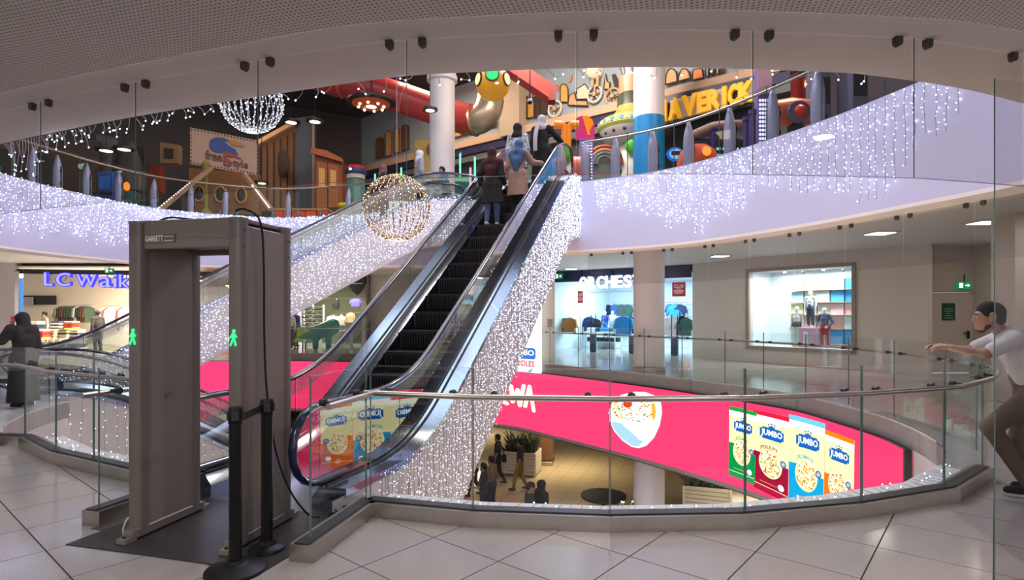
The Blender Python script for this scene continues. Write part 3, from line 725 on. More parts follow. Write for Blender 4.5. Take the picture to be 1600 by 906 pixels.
class Pr:
    """flat print on the screen in the (s, z) frame of four corners"""
    def __init__(q, tl, tr, br, bl): q.c = [sz(*p) for p in (tl, tr, br, bl)]
    def uv(q, u, v, off):
        tl, tr, br, bl = q.c; a = [tl[i]*(1-u)+tr[i]*u for i in (0, 1)]; b = [bl[i]*(1-u)+br[i]*u for i in (0, 1)]
        return onscr(b[0]*(1-v)+a[0]*v, b[1]*(1-v)+a[1]*v, off)
    def rect(q, mb, u0, v0, u1, v1, off, mi, nu=10, nv=1):
        mb.add([q.uv(u0+(u1-u0)*i/nu, v0+(v1-v0)*j/nv, off) for j in range(nv+1) for i in range(nu+1)], [(j*(nu+1)+i, j*(nu+1)+i+1, (j+1)*(nu+1)+i+1, (j+1)*(nu+1)+i) for j in range(nv) for i in range(nu)], mi)
    def disc(q, mb, u, v, ru, rv, off, mi, n=20, a0=0, a1=2*math.pi, hole=0):
        if hole:
            A_ = [q.uv(u+ru*math.cos(a0+(a1-a0)*i/n), v+rv*math.sin(a0+(a1-a0)*i/n), off) for i in range(n+1)]
            B_ = [q.uv(u+ru*hole*math.cos(a0+(a1-a0)*i/n), v+rv*hole*math.sin(a0+(a1-a0)*i/n), off) for i in range(n+1)]
            mb.sheet(B_, A_, mi)
        elif n > 12:
            mb.add([q.uv(u, v, off)]+[q.uv(u+ru*w*math.cos(2*math.pi*i/n), v+rv*w*math.sin(2*math.pi*i/n), off) for w in (.33, .67, 1) for i in range(n)], [(0, 1+i, 1+(i+1) % n) for i in range(n)]+[(1+k*n+i, 1+(k+1)*n+i, 1+(k+1)*n+(i+1) % n, 1+k*n+(i+1) % n) for k in (0, 1) for i in range(n)], mi)
        else: mb.add([q.uv(u+ru*math.cos(2*math.pi*i/n), v+rv*math.sin(2*math.pi*i/n), off) for i in range(n)], [tuple(range(n))], mi)
    def poly(q, mb, P, off, mi): mb.add([q.uv(u, v, off) for u, v in P], [tuple(range(len(P)))], mi)
    def text(q, mb, txt, u0, v0, u1, v1, off, mi, bold=.02, arc=0.):
        vs, fs, _ = text_mesh(txt, bold, 2)
        mb.add([q.uv(u0+(u1-u0)*x, v0+(v1-v0)*y-arc*(2*x-1)**2, off) for x, y in vs], fs, mi)
e_cream = emis('print_cream', lin(255, 240, 180), 1.0); e_blue = emis('print_blue', lin(20, 100, 190), .9); e_white = emis('print_white', (1, 1, 1), 1.15)
e_nood = emis('print_noodle', lin(255, 235, 190), 1.1)
spk = [emis('print_speck_red', lin(220, 70, 40), .9), emis('print_speck_green', lin(90, 140, 50), .9), emis('print_speck_gold', lin(240, 170, 60), 1)]
def pack(label, corners, top, low, name, ncol, seed):
    q = Pr(*corners); mb = MB(); r = random.Random(seed)
    et, el, en = emis('print_'+label.split()[0]+'_top', top, .95), emis('print_'+label.split()[0], low, .9), emis('print_'+label.split()[0]+'_name', ncol, .9)
    M = [e_cream, et, el, e_blue, e_white, e_nood]+spk+[en, emis('print_pale_edge', lin(255, 252, 235), 1.1)]
    q.rect(mb, 0, 0, 1, 1, .004, 0); q.rect(mb, 0, .945, 1, 1, .006, 1); q.rect(mb, 0, .86, 1, .945, .006, 10)
    [q.rect(mb, i/10, 0, (i+1)/10, (.48 if i < 3 else .40 if i > 6 else .48-.02*(i-2)), .007, 2, 1) for i in range(10)]
    for k in range(3): q.rect(mb, .02, .03+.022*k, .98, .036+.022*k, .0085, 10 if k == 2 else 1)
    b = [(.19, .69), (.23, .67), (.81, .67), (.86, .70), (.86, .79), (.82, .815), (.24, .815), (.19, .79)]
    [q.rect(mb, .19+.067*i, .67+(.02 if i in (0, 9) else 0), .19+.067*(i+1), .815-(.02 if i in (0, 9) else 0), .010, 3, 1) for i in range(10)]; q.text(mb, 'JUMBO', .235, .695, .82, .79, .012, 4, .03)
    for i in range(3): q.disc(mb, .44+.08*i, .855+(.01 if i == 1 else 0), .022, .011, .009, 3, 8)
    q.poly(mb, [(.42, .84), (.44, .815), (.60, .815), (.62, .84), (.56, .83), (.52, .85), (.48, .83)], .009, 3)
    if name: q.text(mb, name, .22, .55, .70, .60, .012, 9, .02, .03)
    q.disc(mb, .50, .37, .34, .185, .010, 9, 26); q.disc(mb, .50, .38, .33, .18, .012, 5, 26)
    for k in range(90):
        a = r.uniform(0, 6.28); d = math.sqrt(r.random())*.93; w = r.uniform(.012, .028)
        q.disc(mb, .5+.31*d*math.cos(a), .38+.17*d*math.sin(a), w, w*.5, .0145, r.choice((6, 7, 8, 8)), 6)
    q.disc(mb, .86, .43, .09, .042, .0150, 3, 16, hole=.6); q.text(mb, 'G', .82, .41, .90, .45, .016, 3)
    q.disc(mb, .80, .14, .09, .038, .012, 4, 14)
    q.rect(mb, .2, .125, .68, .131, .012, 8)
    return mb.build('noodle_pack_picture', M, scr, label=label)
pack('green noodle pack picture', ((1140, 634), (1183, 644), (1180, 757), (1139, 741)), lin(30, 160, 60), lin(0, 150, 75), 'LEGUMES', lin(80, 170, 60), 1)
pack('dark red chicken noodle pack picture', ((1178, 639), (1234, 652), (1232, 787), (1178, 760)), lin(225, 30, 70), lin(170, 10, 55), 'POULET', lin(120, 20, 40), 2)
pack('light blue cheese noodle pack picture', ((1233.5, 647), (1290, 662), (1287, 806), (1233, 788)), lin(110, 205, 240), lin(10, 165, 225), 'FROMAGE', lin(60, 180, 190), 3)
pack('orange noodle pack picture', ((1290, 671), (1336, 688), (1334, 815), (1288, 798)), lin(255, 130, 10), lin(255, 120, 20), '', lin(255, 150, 40), 4)
q = Pr((951, 611), (1035, 613), (1035, 702), (951, 698)); mb = MB(); r = random.Random(9)
q.poly(mb, [(.0, .62), (.03, .45), (.12, .28), (.28, .12), (.45, .02), (.58, .0), (.72, .05), (.86, .2), (.96, .42), (1, .66), (.98, .82), (.9, .93), (.7, 1.0), (.5, 1.0), (.25, .94), (.08, .8)], .006, 0)
q.poly(mb, [(.06, .43), (.15, .27), (.30, .13), (.46, .04), (.58, .03), (.66, .12), (.5, .3), (.3, .42), (.12, .46)], .008, 1)
q.disc(mb, .49, .70, .42, .26, .009, 2, 26)
for k in range(130):
    a = r.uniform(0, 6.28); d = math.sqrt(r.random())*.95; w = r.uniform(.008, .022); q.disc(mb, .49+.41*d*math.cos(a), .70+.25*d*math.sin(a), w, w*.8, .012, r.choice((3, 4, 5, 5, 5)), 6)
q.disc(mb, .38, .78, .09, .07, .0135, 3, 10); q.disc(mb, .86, .66, .035, .16, .0135, 5, 10)
mb.build('bowl_picture', [e_white, emis('print_bowl_shade', lin(165, 205, 245), 1.0), e_nood]+spk, scr, label='white noodle bowl picture on the pink screen')
q = Pr((782, 592), (842, 598), (842, 648), (782, 640)); mb = MB()
def stroke(mb, q, P, w, off, mi):
    for (a, b), (c, d) in zip(P[:-1], P[1:]):
        dx, dy = c-a, d-b; l = math.hypot(dx, dy) or 1; nx, ny = -dy/l*w, dx/l*w
        q.poly(mb, [(a+nx, b+ny), (a-nx, b-ny), (c-nx, d-ny), (c+nx, d+ny)], off, mi)
    for a, b in P: q.disc(mb, a, b, w, w, off+.001, mi, 10)
for P in ([(.02, .9), (.04, .3), (.16, .22)], [(.05, .65), (.15, .68)], [(.26, .8), (.30, .3), (.42, .7), (.48, .2), (.58, .85)], [(.62, .2), (.74, .85), (.86, .1)], [(.66, .42), (.84, .5)]):
    stroke(mb, q, P, .055, .006, 0)
mb.build('script_lettering', emis('print_lettering', lin(255, 250, 215), 1.1), scr, label='thick cream script lettering on the pink screen')
# upright backlit noodle sign beside the pier
a, _ = along(LCv, hit(846, LCv)); b, _ = along(LCv, hit(772, LCv)); dv = (b-a).normalized(); nv = V((-dv.y, dv.x))
nv = nv if nv.y < 0 else -nv
a = a+nv*.10; b = b+nv*.10
sg = thing('backlit_sign', 'upright white backlit noodle sign between the light-covered escalator and the beige pier', 'sign', (a.x, a.y, -.3))
wv = lambda u, z, o=0: V((b.x+(a.x-b.x)*u+nv.x*o, b.y+(a.y-b.y)*u+nv.y*o, z))
MB().poly([wv(0, -.32), wv(1, -.32), wv(1, 2.75), wv(0, 2.75)], (-nv.x*.12, -nv.y*.12, 0)).build('light_box', emis('sign_white', (.97, .99, 1), 1.15), sg)
mb = MB(); mb.add([wv(u, z, .006) for u, z in ((.36, .16), (.40, .10), (.90, .10), (.93, .16), (.93, .40), (.90, .46), (.40, .46), (.36, .40))], [tuple(range(8))]); mb.build('logo_plate', emis('sign_logo_blue', lin(60, 110, 195), 1), sg)
mb = MB(); lettering(mb, 'JUMBO', wv(.39, .17, .01), wv(.90, .17)-wv(.39, .17), (0, 0, .22), nv.to_3d()*.004, .02); mb.build('lettering', e_white, sg)
mb = MB(); lettering(mb, 'NOODLES', wv(.34, -.12, .01), wv(.91, -.14)-wv(.34, -.12), (0, 0, .19), nv.to_3d()*.004, .03); mb.build('lettering', emis('sign_red', lin(205, 50, 75), .9), sg)
mb = MB()
for k in range(3): mb.ball(tuple(wv(.48+.08*k, .56+(.03 if k == 1 else 0), .008)), (.035, .035, .035), 8, 6)
mb.build('crown_mark', MT['sign_logo_blue'], sg)
mb = MB()
for (u0, z0_, u1_, z1_, u2_, z2_) in ((.42, -.15, .60, -.30, .50, -.31), (.75, -.31, .88, -.15, .84, -.31), (.62, .62, .70, .95, .58, .78), (.68, 1.05, .80, 1.15, .70, 1.2), (.50, -.16, .56, -.18, .66, -.31)): mb.add([wv(u0, z0_, .006), wv(u1_, z1_, .006), wv(u2_, z2_, .006)], [(0, 1, 2)])
mb.build('leaf_print', emis('sign_teal', lin(70, 180, 205), 1), sg)
# ---------------------------------------------------------------- figures: one continuous surface grown from tapered limbs
def grow(prims, res=.02, k=.03):
    """smooth union of tapered capsules (a, b, ra, rb) -> verts, quads"""
    A = np.array([[*p[0], *p[1], p[2], p[3]] for p in prims], float)
    lo = np.minimum(A[:, 0:3]-A[:, 6:7], A[:, 3:6]-A[:, 7:8]).min(0)-3*res; hi = np.maximum(A[:, 0:3]+A[:, 6:7], A[:, 3:6]+A[:, 7:8]).max(0)+3*res
    n = np.ceil((hi-lo)/res).astype(int)+1
    ax = [lo[i]+res*np.arange(n[i]) for i in range(3)]
    D = np.full(n, 1.0)
    for r in A:
        a, b, ra, rb = r[0:3], r[3:6], r[6], r[7]; m = max(ra, rb)+3*k+2*res
        i0 = np.maximum(((np.minimum(a, b)-m-lo)/res).astype(int), 0); i1 = np.minimum(((np.maximum(a, b)+m-lo)/res).astype(int)+2, n)
        sl = tuple(slice(i0[j], i1[j]) for j in range(3))
        X, Y, Z = np.meshgrid(ax[0][sl[0]], ax[1][sl[1]], ax[2][sl[2]], indexing='ij')
        ba = b-a; L = max(ba @ ba, 1e-12)
        t = np.clip(((X-a[0])*ba[0]+(Y-a[1])*ba[1]+(Z-a[2])*ba[2])/L, 0, 1)
        d = np.sqrt((X-a[0]-t*ba[0])**2+(Y-a[1]-t*ba[1])**2+(Z-a[2]-t*ba[2])**2)-(ra+(rb-ra)*t)
        o = D[sl]; h = np.clip(.5+.5*(o-d)/k, 0, 1); D[sl] = o*(1-h)+d*h-k*h*(1-h)
    S = D < 0; nc = n-1
    cnt = np.zeros(nc); pos = np.zeros((*nc, 3))
    cor = [(i, j, l) for i in (0, 1) for j in (0, 1) for l in (0, 1)]
    sub_ = lambda G, c: G[c[0]:c[0]+nc[0], c[1]:c[1]+nc[1], c[2]:c[2]+nc[2]]
    for c in cor:
        for axs in range(3):
            if c[axs]: continue
            c2 = list(c); c2[axs] = 1; d0, d1 = sub_(D, c), sub_(D, c2); m = (d0 < 0) != (d1 < 0)
            t = np.where(m, d0/np.where(m, d0-d1, 1), 0)
            for q in range(3): pos[..., q] += np.where(m, c[q]+(t if q == axs else 0), 0)
            cnt += m
    act = cnt > 0; idx = -np.ones(nc, int); idx[act] = np.arange(act.sum())
    I = np.argwhere(act); vs = lo+res*(I+pos[act]/cnt[act][:, None])
    fs = []
    for axs in range(3):
        o1, o2 = (axs+1) % 3, (axs+2) % 3
        s0 = [slice(None)]*3; s1 = [slice(None)]*3; s0[axs] = slice(0, -1); s1[axs] = slice(1, None)
        E = S[tuple(s0)] != S[tuple(s1)]; ins = S[tuple(s0)]
        for e in np.argwhere(E):
            if e[o1] < 1 or e[o2] < 1 or e[o1] >= nc[o1] or e[o2] >= nc[o2]: continue
            def ix(a, b): c = e.copy(); c[o1] += a; c[o2] += b; return idx[tuple(c)]
            f = (ix(-1, -1), ix(0, -1), ix(0, 0), ix(-1, 0))
            if min(f) < 0: continue
            fs.append(f if ins[tuple(e)] else f[::-1])
    return vs, fs
def grown(mb, prims, res=.02, k=.03):
    vs, fs = grow(prims, res, k); mb.add(vs.tolist(), fs); return mb
def hem(mb, z0):
    mb.v = [(x, y, max(z, z0)) for x, y, z in mb.v]; return mb
def infl(pr, d): return [(a, b, ra+d, rb+d) for a, b, ra, rb in pr]
def hand_prims(w, d, up, side, curl=.5, sc=1.0):
    """w wrist, d direction of the palm, up = back-of-hand normal, side +1 thumb towards d x up"""
    d = V(d).normalized(); up = (V(up)-d*V(up).dot(d)).normalized(); s = d.cross(up)*side; w = V(w); P = []
    for i in range(4):
        o = (i-1.5)*.019*sc
        P.append((w+d*.01, w+d*.085*sc+s*-o, .017*sc, .012*sc))
    for i, L in enumerate((.070, .080, .074, .058)):
        o = (i-1.5)*.021*sc; b = w+d*.085*sc-s*o; L *= sc; c = curl*(1+.12*i)
        q = d
        for j, f in enumerate((.45, .32, .23)):
            ang = c*(.55+.35*j); q = (q*math.cos(ang)-up*math.sin(ang)).normalized(); up2 = up
            e = b+q*L*f; P.append((b, e, .0095*sc-.0008*j, .0088*sc-.001*j)); b = e
    t0 = w+d*.025*sc+s*.026*sc; t1 = t0+(d*.55+s*.75-up*.25).normalized()*.038*sc; t2 = t1+(d*.9+s*.3-up*.3).normalized()*.032*sc
    P += [(w+d*.015, t0, .017*sc, .014*sc), (t0, t1, .013*sc, .0105*sc), (t1, t2, .0105*sc, .009*sc)]
    return P
def joints(H, **J):
    j = dict(head=V((0, .012, .930)), neck=V((0, -.005, .865)), sh=V((0, 0, .815)), chest=V((0, .0, .72)), waist=V((0, .005, .61)), pelvis=V((0, 0, .53)),
             shL=V((-.108, 0, .81)), shR=V((.108, 0, .81)), elL=V((-.135, -.012, .635)), elR=V((.135, -.012, .635)), wrL=V((-.14, .03, .49)), wrR=V((.14, .03, .49)),
             hiL=V((-.052, 0, .515)), hiR=V((.052, 0, .515)), knL=V((-.056, .012, .285)), knR=V((.056, .012, .285)), anL=V((-.058, -.012, .05)), anR=V((.058, -.012, .05)))
    j = {k: v*H for k, v in j.items()}
    for k, v in J.items(): j[k] = V(v)
    return j
def person(name, label, loc, rz, H=1.70, J={}, top=None, sleeve='long', bottom=None, robe=None, veil=None, hair=None, shoe=(.02, .02, .02), sole=None, skin=(.36, .20, .14), face=False, res=.022, look=0., handdirs=None, group=None, extra=None, skirt=None, beard=None, curl=.5, cat='person', veil_tail=True):
    t = thing(name, label, cat, loc, rz, group=group); j = joints(H, **J); h = H/1.7; p = lambda *a: V(a)
    msk = mat('skin_%d_%d_%d' % tuple(int(c*100) for c in skin), skin, .5, noise=.08, nscale=30)
    tor = [(j['shL']+V((.05*h, 0, .0)), j['shR']-V((.05*h, 0, .0)), .062*h, .062*h), (j['sh'], j['chest'], .085*h, .10*h),
           (j['chest']+V((-.055*h, 0, 0)), j['waist']+V((-.04*h, 0, 0)), .098*h, .088*h), (j['chest']+V((.055*h, 0, 0)), j['waist']+V((.04*h, 0, 0)), .098*h, .088*h),
           (j['waist'], j['pelvis'], .105*h, .105*h), (j['hiL'], j['hiR'], .098*h, .098*h)]
    arms = []
    for s in 'LR': arms += [(j['sh'+s], j['el'+s], .050*h, .039*h), (j['el'+s], j['wr'+s], .039*h, .026*h)]
    legs = []
    for s in 'LR': legs += [(j['hi'+s], j['kn'+s], .088*h, .055*h), (j['kn'+s], j['kn'+s].lerp(j['an'+s], .4)+V((0, -.012*h, 0)), .054*h, .052*h), (j['kn'+s].lerp(j['an'+s], .4), j['an'+s], .050*h, .034*h)]
    hd = j['head']; R = Matrix.Rotation(look, 3, 'Z'); hv = (hd-j['neck']); tilt = 0
    fd = R @ V((0, 1, 0)); fwd = (j.get('gaze') or fd).normalized() if 'gaze' in j else fd
    upv = V((0, 0, 1)); sid = fwd.cross(upv).normalized(); upv = sid.cross(fwd)
    hp = lambda x, y, z: hd+(sid*x+fwd*y+upv*z)*h
    neck = [(j['sh']+V((0, 0, .0)), hd-upv*.05*h, .056*h, .052*h)]
    head = [(hp(0, -.018, .025), hp(0, .0, .03), .090*h, .084*h), (hp(0, .03, -.02), hp(0, .045, -.075), .062*h, .042*h), (hp(-.03, .02, -.03), hp(-.015, .055, -.08), .045*h, .03*h), (hp(.03, .02, -.03), hp(.015, .055, -.08), .045*h, .03*h)]
    if face: head += [(hp(0, .083, .012), hp(0, .108, -.022), .011*h, .015*h), (hp(-.04, .075, .028), hp(.04, .075, .028), .016*h, .016*h), (hp(-.018, .082, -.052), hp(.018, .082, -.052), .013*h, .013*h),
                      (hp(-.092, -.012, .022), hp(-.092, -.018, -.028), .017*h, .012*h), (hp(.092, -.012, .022), hp(.092, -.018, -.028), .017*h, .012*h), (hp(0, .075, -.095), hp(0, .07, -.095), .022*h, .022*h)]
    feet = []; fdir = {}
    for s in 'LR':
        a = j['an'+s]; f = V(j['fo'+s]) if 'fo'+s in j else V((0, 1, -.0)); f = f.normalized(); fdir[s] = f
        feet.append((a+V((0, 0, -.028*h))-f*.03*h, a+f*.14*h+V((0, 0, -.038*h)), .034*h, .028*h))
    body = MB(); grown(body, tor+arms+legs+head+neck+feet, res, .03*h)
    for i, s in enumerate('LR'):
        w, e = j['wr'+s], j['el'+s]; d = (w-e).normalized(); upn = V((-1 if s == 'L' else 1, 0, .05)); cu = curl
        if handdirs and s in handdirs: d, upn = V(handdirs[s][0]), V(handdirs[s][1]); cu = handdirs[s][2] if len(handdirs[s]) > 2 else curl
        grown(body, hand_prims(w, d, upn, 1 if s == 'L' else -1, cu, h*1.02), min(res*.35, .0075), .008)
    body.build('body', msk, t, smooth=True, local=True, ang=180)
    G = lambda c, nm: mat(nm+'_%d_%d_%d' % tuple(int(x*200) for x in c), c, .85, noise=.18, nscale=12, bump=.25)
    if top:
        pr = infl(tor[:5], .014*h)+infl(neck, .006*h)[:0]
        for s in 'LR':
            if sleeve == 'long': pr += [(j['sh'+s], j['el'+s], .066*h, .054*h), (j['el'+s], j['wr'+s].lerp(j['el'+s], .08), .054*h, .040*h)]
            elif sleeve == 'short': pr += [(j['sh'+s], j['sh'+s].lerp(j['el'+s], .72), .068*h, .062*h)]
        pr.append((j['sh'], j['sh']+V((0, 0, .03*h)), .075*h, .065*h))
        grown(MB(), pr, res, .025*h).build('top', top if not isinstance(top, tuple) else G(top, 'cloth'), t, smooth=True, local=True, ang=180)
    if bottom:
        pr = infl(tor[4:], .018*h)
        for s in 'LR': pr += [(j['hi'+s], j['kn'+s], .105*h, .075*h), (j['kn'+s], j['an'+s]+V((0, 0, .02)), .072*h, .056*h)]
        grown(MB(), pr, res, .02*h).build('trousers', G(bottom, 'cloth'), t, smooth=True, local=True, ang=180)
    if skirt:
        c, z0, r0, r1 = skirt; pv = j['pelvis']
        hem(grown(MB(), [(j['waist'], pv, .115*h, .13*h), (pv, V((pv.x, pv.y, z0-.05)), r0, r1)], res, .03), z0).build('skirt', G(c, 'cloth'), t, smooth=True, local=True, ang=180)
    if robe:
        c, z0 = robe; pv = j['pelvis']; pr = infl(tor, .025*h)+[(j['hi'+s]+V((0, 0, .03)), V((j['hi'+s].x*1.05, pv.y*.5, z0-.06*h)), .125*h, (.125+.05*(1-z0))*h) for s in 'LR']
        for s in 'LR': pr += [(j['sh'+s], j['el'+s], .078*h, .072*h), (j['el'+s], j['wr'+s].lerp(j['el'+s], .12), .072*h, .062*h)]
        hem(grown(MB(), pr, res, .04*h), z0).build('robe', c if not isinstance(c, tuple) else G(c, 'cloth'), t, smooth=True, local=True, ang=180)
    if hair:
        pr = [(hp(0, -.03, .035), hp(0, -.005, .05), .095*h, .088*h), (hp(0, -.045, -.01), hp(0, -.055, -.03), .07*h, .06*h), (hp(-.05, .0, .03), hp(-.05, -.02, .0), .045*h, .04*h), (hp(.05, .0, .03), hp(.05, -.02, .0), .045*h, .04*h)]
        grown(MB(), pr, min(res, .016), .02*h).build('hair', G(hair, 'hair'), t, smooth=True, local=True, ang=180)
    if beard:
        grown(MB(), [(hp(-.045, .02, -.070), hp(0, .062, -.098), .026*h, .030*h), (hp(.045, .02, -.070), hp(0, .062, -.098), .026*h, .030*h), (hp(0, .06, -.095), hp(0, .075, -.085), .03*h, .026*h)], min(res, .014), .02*h).build('beard', G(beard, 'hair'), t, smooth=True, local=True, ang=180)
    if veil:
        ch = j['chest']; pr = [(hp(0, -.028, .025), hp(0, -.005, .03), .110*h, .098*h), (hp(0, -.03, -.06), j['sh']+V((0, -.02*h, .02*h)), .095*h, .12*h), (j['shL'].lerp(j['sh'], .4), j['shR'].lerp(j['sh'], .4), .088*h, .088*h)]
        if veil_tail: pr += [(j['shL'].lerp(j['sh'], .3)+V((0, -.03*h, -.02*h)), ch+V((-.05*h, -.055*h, -.06*h)), .095*h, .085*h), (j['shR'].lerp(j['sh'], .3)+V((0, -.03*h, -.02*h)), ch+V((.05*h, -.055*h, -.06*h)), .095*h, .085*h), (ch+V((-.03*h, -.07*h, -.02*h)), ch+V((-.02*h, -.075*h, -.22*h)), .10*h, .075*h), (ch+V((.03*h, -.07*h, -.02*h)), ch+V((.0, -.075*h, -.28*h)), .10*h, .06*h)]
        grown(MB(), pr, res, .045*h).build('headscarf', veil if not isinstance(veil, tuple) else G(veil, 'cloth'), t, smooth=True, local=True, ang=180)
    if shoe:
        for i, s in enumerate('LR'):
            grown(MB(), infl([feet[i]], .010*h)+[(feet[i][0], j['an'+s]+V((0, 0, .01)), .042*h, .042*h)], min(res, .016), .02*h).build('shoe', G(shoe, 'shoe'), t, smooth=True, local=True, ang=180)
            if sole:
                a, b = feet[i][0], feet[i][1]; o = MB(); d = (b-a); d.z = 0; d.normalize()
                pts = [(a-d*.04*h).lerp(b+d*.035*h, q/6) for q in range(7)]; wd = [.03, .04, .038, .042, .048, .044, .02]
                n = V((-d.y, d.x, 0)); zz = min(a.z, b.z)-.042*h; L_ = [V((q.x, q.y, zz))+n*w*h for q, w in zip(pts, wd)]; R_ = [V((q.x, q.y, zz))-n*w*h for q, w in zip(pts, wd)]
                o.poly(L_+R_[::-1], (0, 0, .024*h)); o.build('sole', G(sole, 'sole'), t, local=True)
    if face:
        for sx in (-1, 1):
            e = MB().ball(tuple(hp(sx*.034, .082, .010)), .0115*h, 10, 8).build('eye', mat('eye_white', (.7, .68, .65), .3), t, local=True, smooth=True)
            MB().ball(tuple(hp(sx*.034, .0915, .010)), .0055*h, 8, 6).build('iris', mat('iris_dark', (.02, .012, .01), .2), e, local=True, smooth=True)
            MB().tube([hp(sx*.014, .095, .033), hp(sx*.036, .094, .038), hp(sx*.056, .081, .031)], [.004*h, .006*h, .003*h], 6).build('eyebrow', mat('brow_hair', (.015, .01, .01), .8), t, local=True)
        MB().tube([hp(-.024, .088, -.053), hp(0, .097, -.052), hp(.024, .088, -.053)], [.003*h, .006*h, .003*h], 6, flat=.7).build('lips', mat('lip', (.30, .13, .11), .5), t, local=True, smooth=True)
    return t, j
# ---------------------------------------------------------------- walls and shops of the middle storey
def vwall(name, a, b, z0, z1, m, t=.15, label=None, parent=None, holes=None):
    """upright wall on plan segment a-b facing the viewer, thickness t behind; holes: (u0, u1, z0, z1) in metres along a-b"""
    a, b = P2(a), P2(b); d = (b-a); L = d.length; d.normalize(); n = V((-d.y, d.x)); n = n if n.dot(a) > 0 else -n
    us = sorted({0, L} | {u for h in (holes or []) for u in h[:2]}); zs = sorted({z0, z1} | {z for h in (holes or []) for z in h[2:]})
    mb = MB()
    for u0, u1 in zip(us[:-1], us[1:]):
        for w0, w1 in zip(zs[:-1], zs[1:]):
            if any(h[0] <= u0 and u1 <= h[1] and h[2] <= w0 and w1 <= h[3] for h in (holes or [])): continue
            p, q = a+d*u0, a+d*u1; mb.poly([(p.x, p.y, w0), (q.x, q.y, w0), (q.x, q.y, w1), (p.x, p.y, w1)], (n.x*t, n.y*t, 0))
    return mb.build(name, m, parent, kind=None if parent else 'structure', label=label), a, d, n, L
m_bright = mat('shop_white', (.66, .80, .88), .6); m_shopf = mat('shop_floor', (.68, .70, .72), .15)
m_navy = mat('navy_header', lin(15, 35, 75), .25); m_warmw = mat('warm_shop_wall', (.82, .74, .62), .6)
# childrenswear shop
OA, OB = V((1.75, 24.3)), V((6.45, 20.75))
dO = (OB-OA).normalized(); nO = V((-dO.y, dO.x)); LO = (OB-OA).length
ow = lambda u, dp, z: V((OA.x+dO.x*u+nO.x*dp, OA.y+dO.y*u+nO.y*dp, z))
vwall('wall_childrens_shop_back', ow(-.2, 5.2, 0).xy, ow(LO+.3, 5.2, 0).xy, 0, CF, m_bright, label='bright white back wall of the childrenswear shop')
for u in (-.15, LO+.15): struct('wall_childrens_shop_side', MB().poly([ow(u-.05, 0, 0), ow(u+.05, 0, 0), ow(u+.05, 5.2, 0), ow(u-.05, 5.2, 0)], (0, 0, CF)), m_bright, label='white side wall of the childrenswear shop')
struct('ceiling_childrens_shop', MB().poly([ow(-.2, .1, 3.06), ow(LO+.2, .1, 3.06), ow(LO+.2, 5.2, 3.06), ow(-.2, 5.2, 3.06)], (0, 0, .05)), m_bright, label='white ceiling of the childrenswear shop')
for u in (1.2, 3.0, 4.8):
    p = ow(u, 2.4, 3.03); area('shop_light', p, 1.2, 90, (.72, .90, 1.0))
hd_ = thing('shop_header', 'dark blue header band above the childrenswear shop entrance', 'header', ow(LO/2, 0, 2.95))
for k, (u0, u1) in enumerate(((.0, 1.35), (1.4, 2.75), (2.8, 4.2), (4.25, LO))): MB().poly([ow(u0, 0, 2.86), ow(u1, 0, 2.86), ow(u1, 0, 3.30), ow(u0, 0, 3.30)], (nO.x*.1, nO.y*.1, 0)).build('header_panel', m_navy, hd_)
sgn = thing('shop_sign', 'glowing white childrenswear shop sign lettering half hidden by the white column', 'sign', ow(2.2, -.1, 2.6))
def uof(x): d = V(((x-800)/F, 1)); den = d.x*dO.y-d.y*dO.x; t = (OA.x*dO.y-OA.y*dO.x)/den; return (d*t-OA).dot(dO)
ua, ub_ = uof(908), uof(1036); chars = 'ORCHESTRA'; wd = (ub_-ua)/9
for i, ch in enumerate(chars):
    mb = MB(); lettering(mb, ch, ow(ua+wd*i+.03, -.12, 2.55), dO.to_3d()*(wd*.86), (0, 0, .48), (-nO.x*.08, -nO.y*.08, 0), .03); mb.build('letter', emis('sign_letter_white', (1, 1, 1), 2.2), sgn)
MB().bar(ow(ua, -.06, 2.40), ow(ub_, -.06, 2.40), .02, .02).build('mounting_rail', m_chrome, sgn)
for k in range(4): q_ = ua+(ub_-ua)*(k+.5)/4; MB().bar(ow(q_, -.10, 2.95), ow(q_, .01, 2.95), .02, .02).build('bracket', m_chrome, sgn); MB().bar(ow(q_, -.06, 2.40), ow(q_, -.06, 2.95), .012, .012).build('rod', m_chrome, sgn)
MB().bar(ow(-.1, -.03, 0), ow(-.1, -.03, 3.3), .25, .08, up=(0, 1, 0)).build('trim_6', m_bright, kind='structure', label='white jamb at the left of the childrenswear shop')
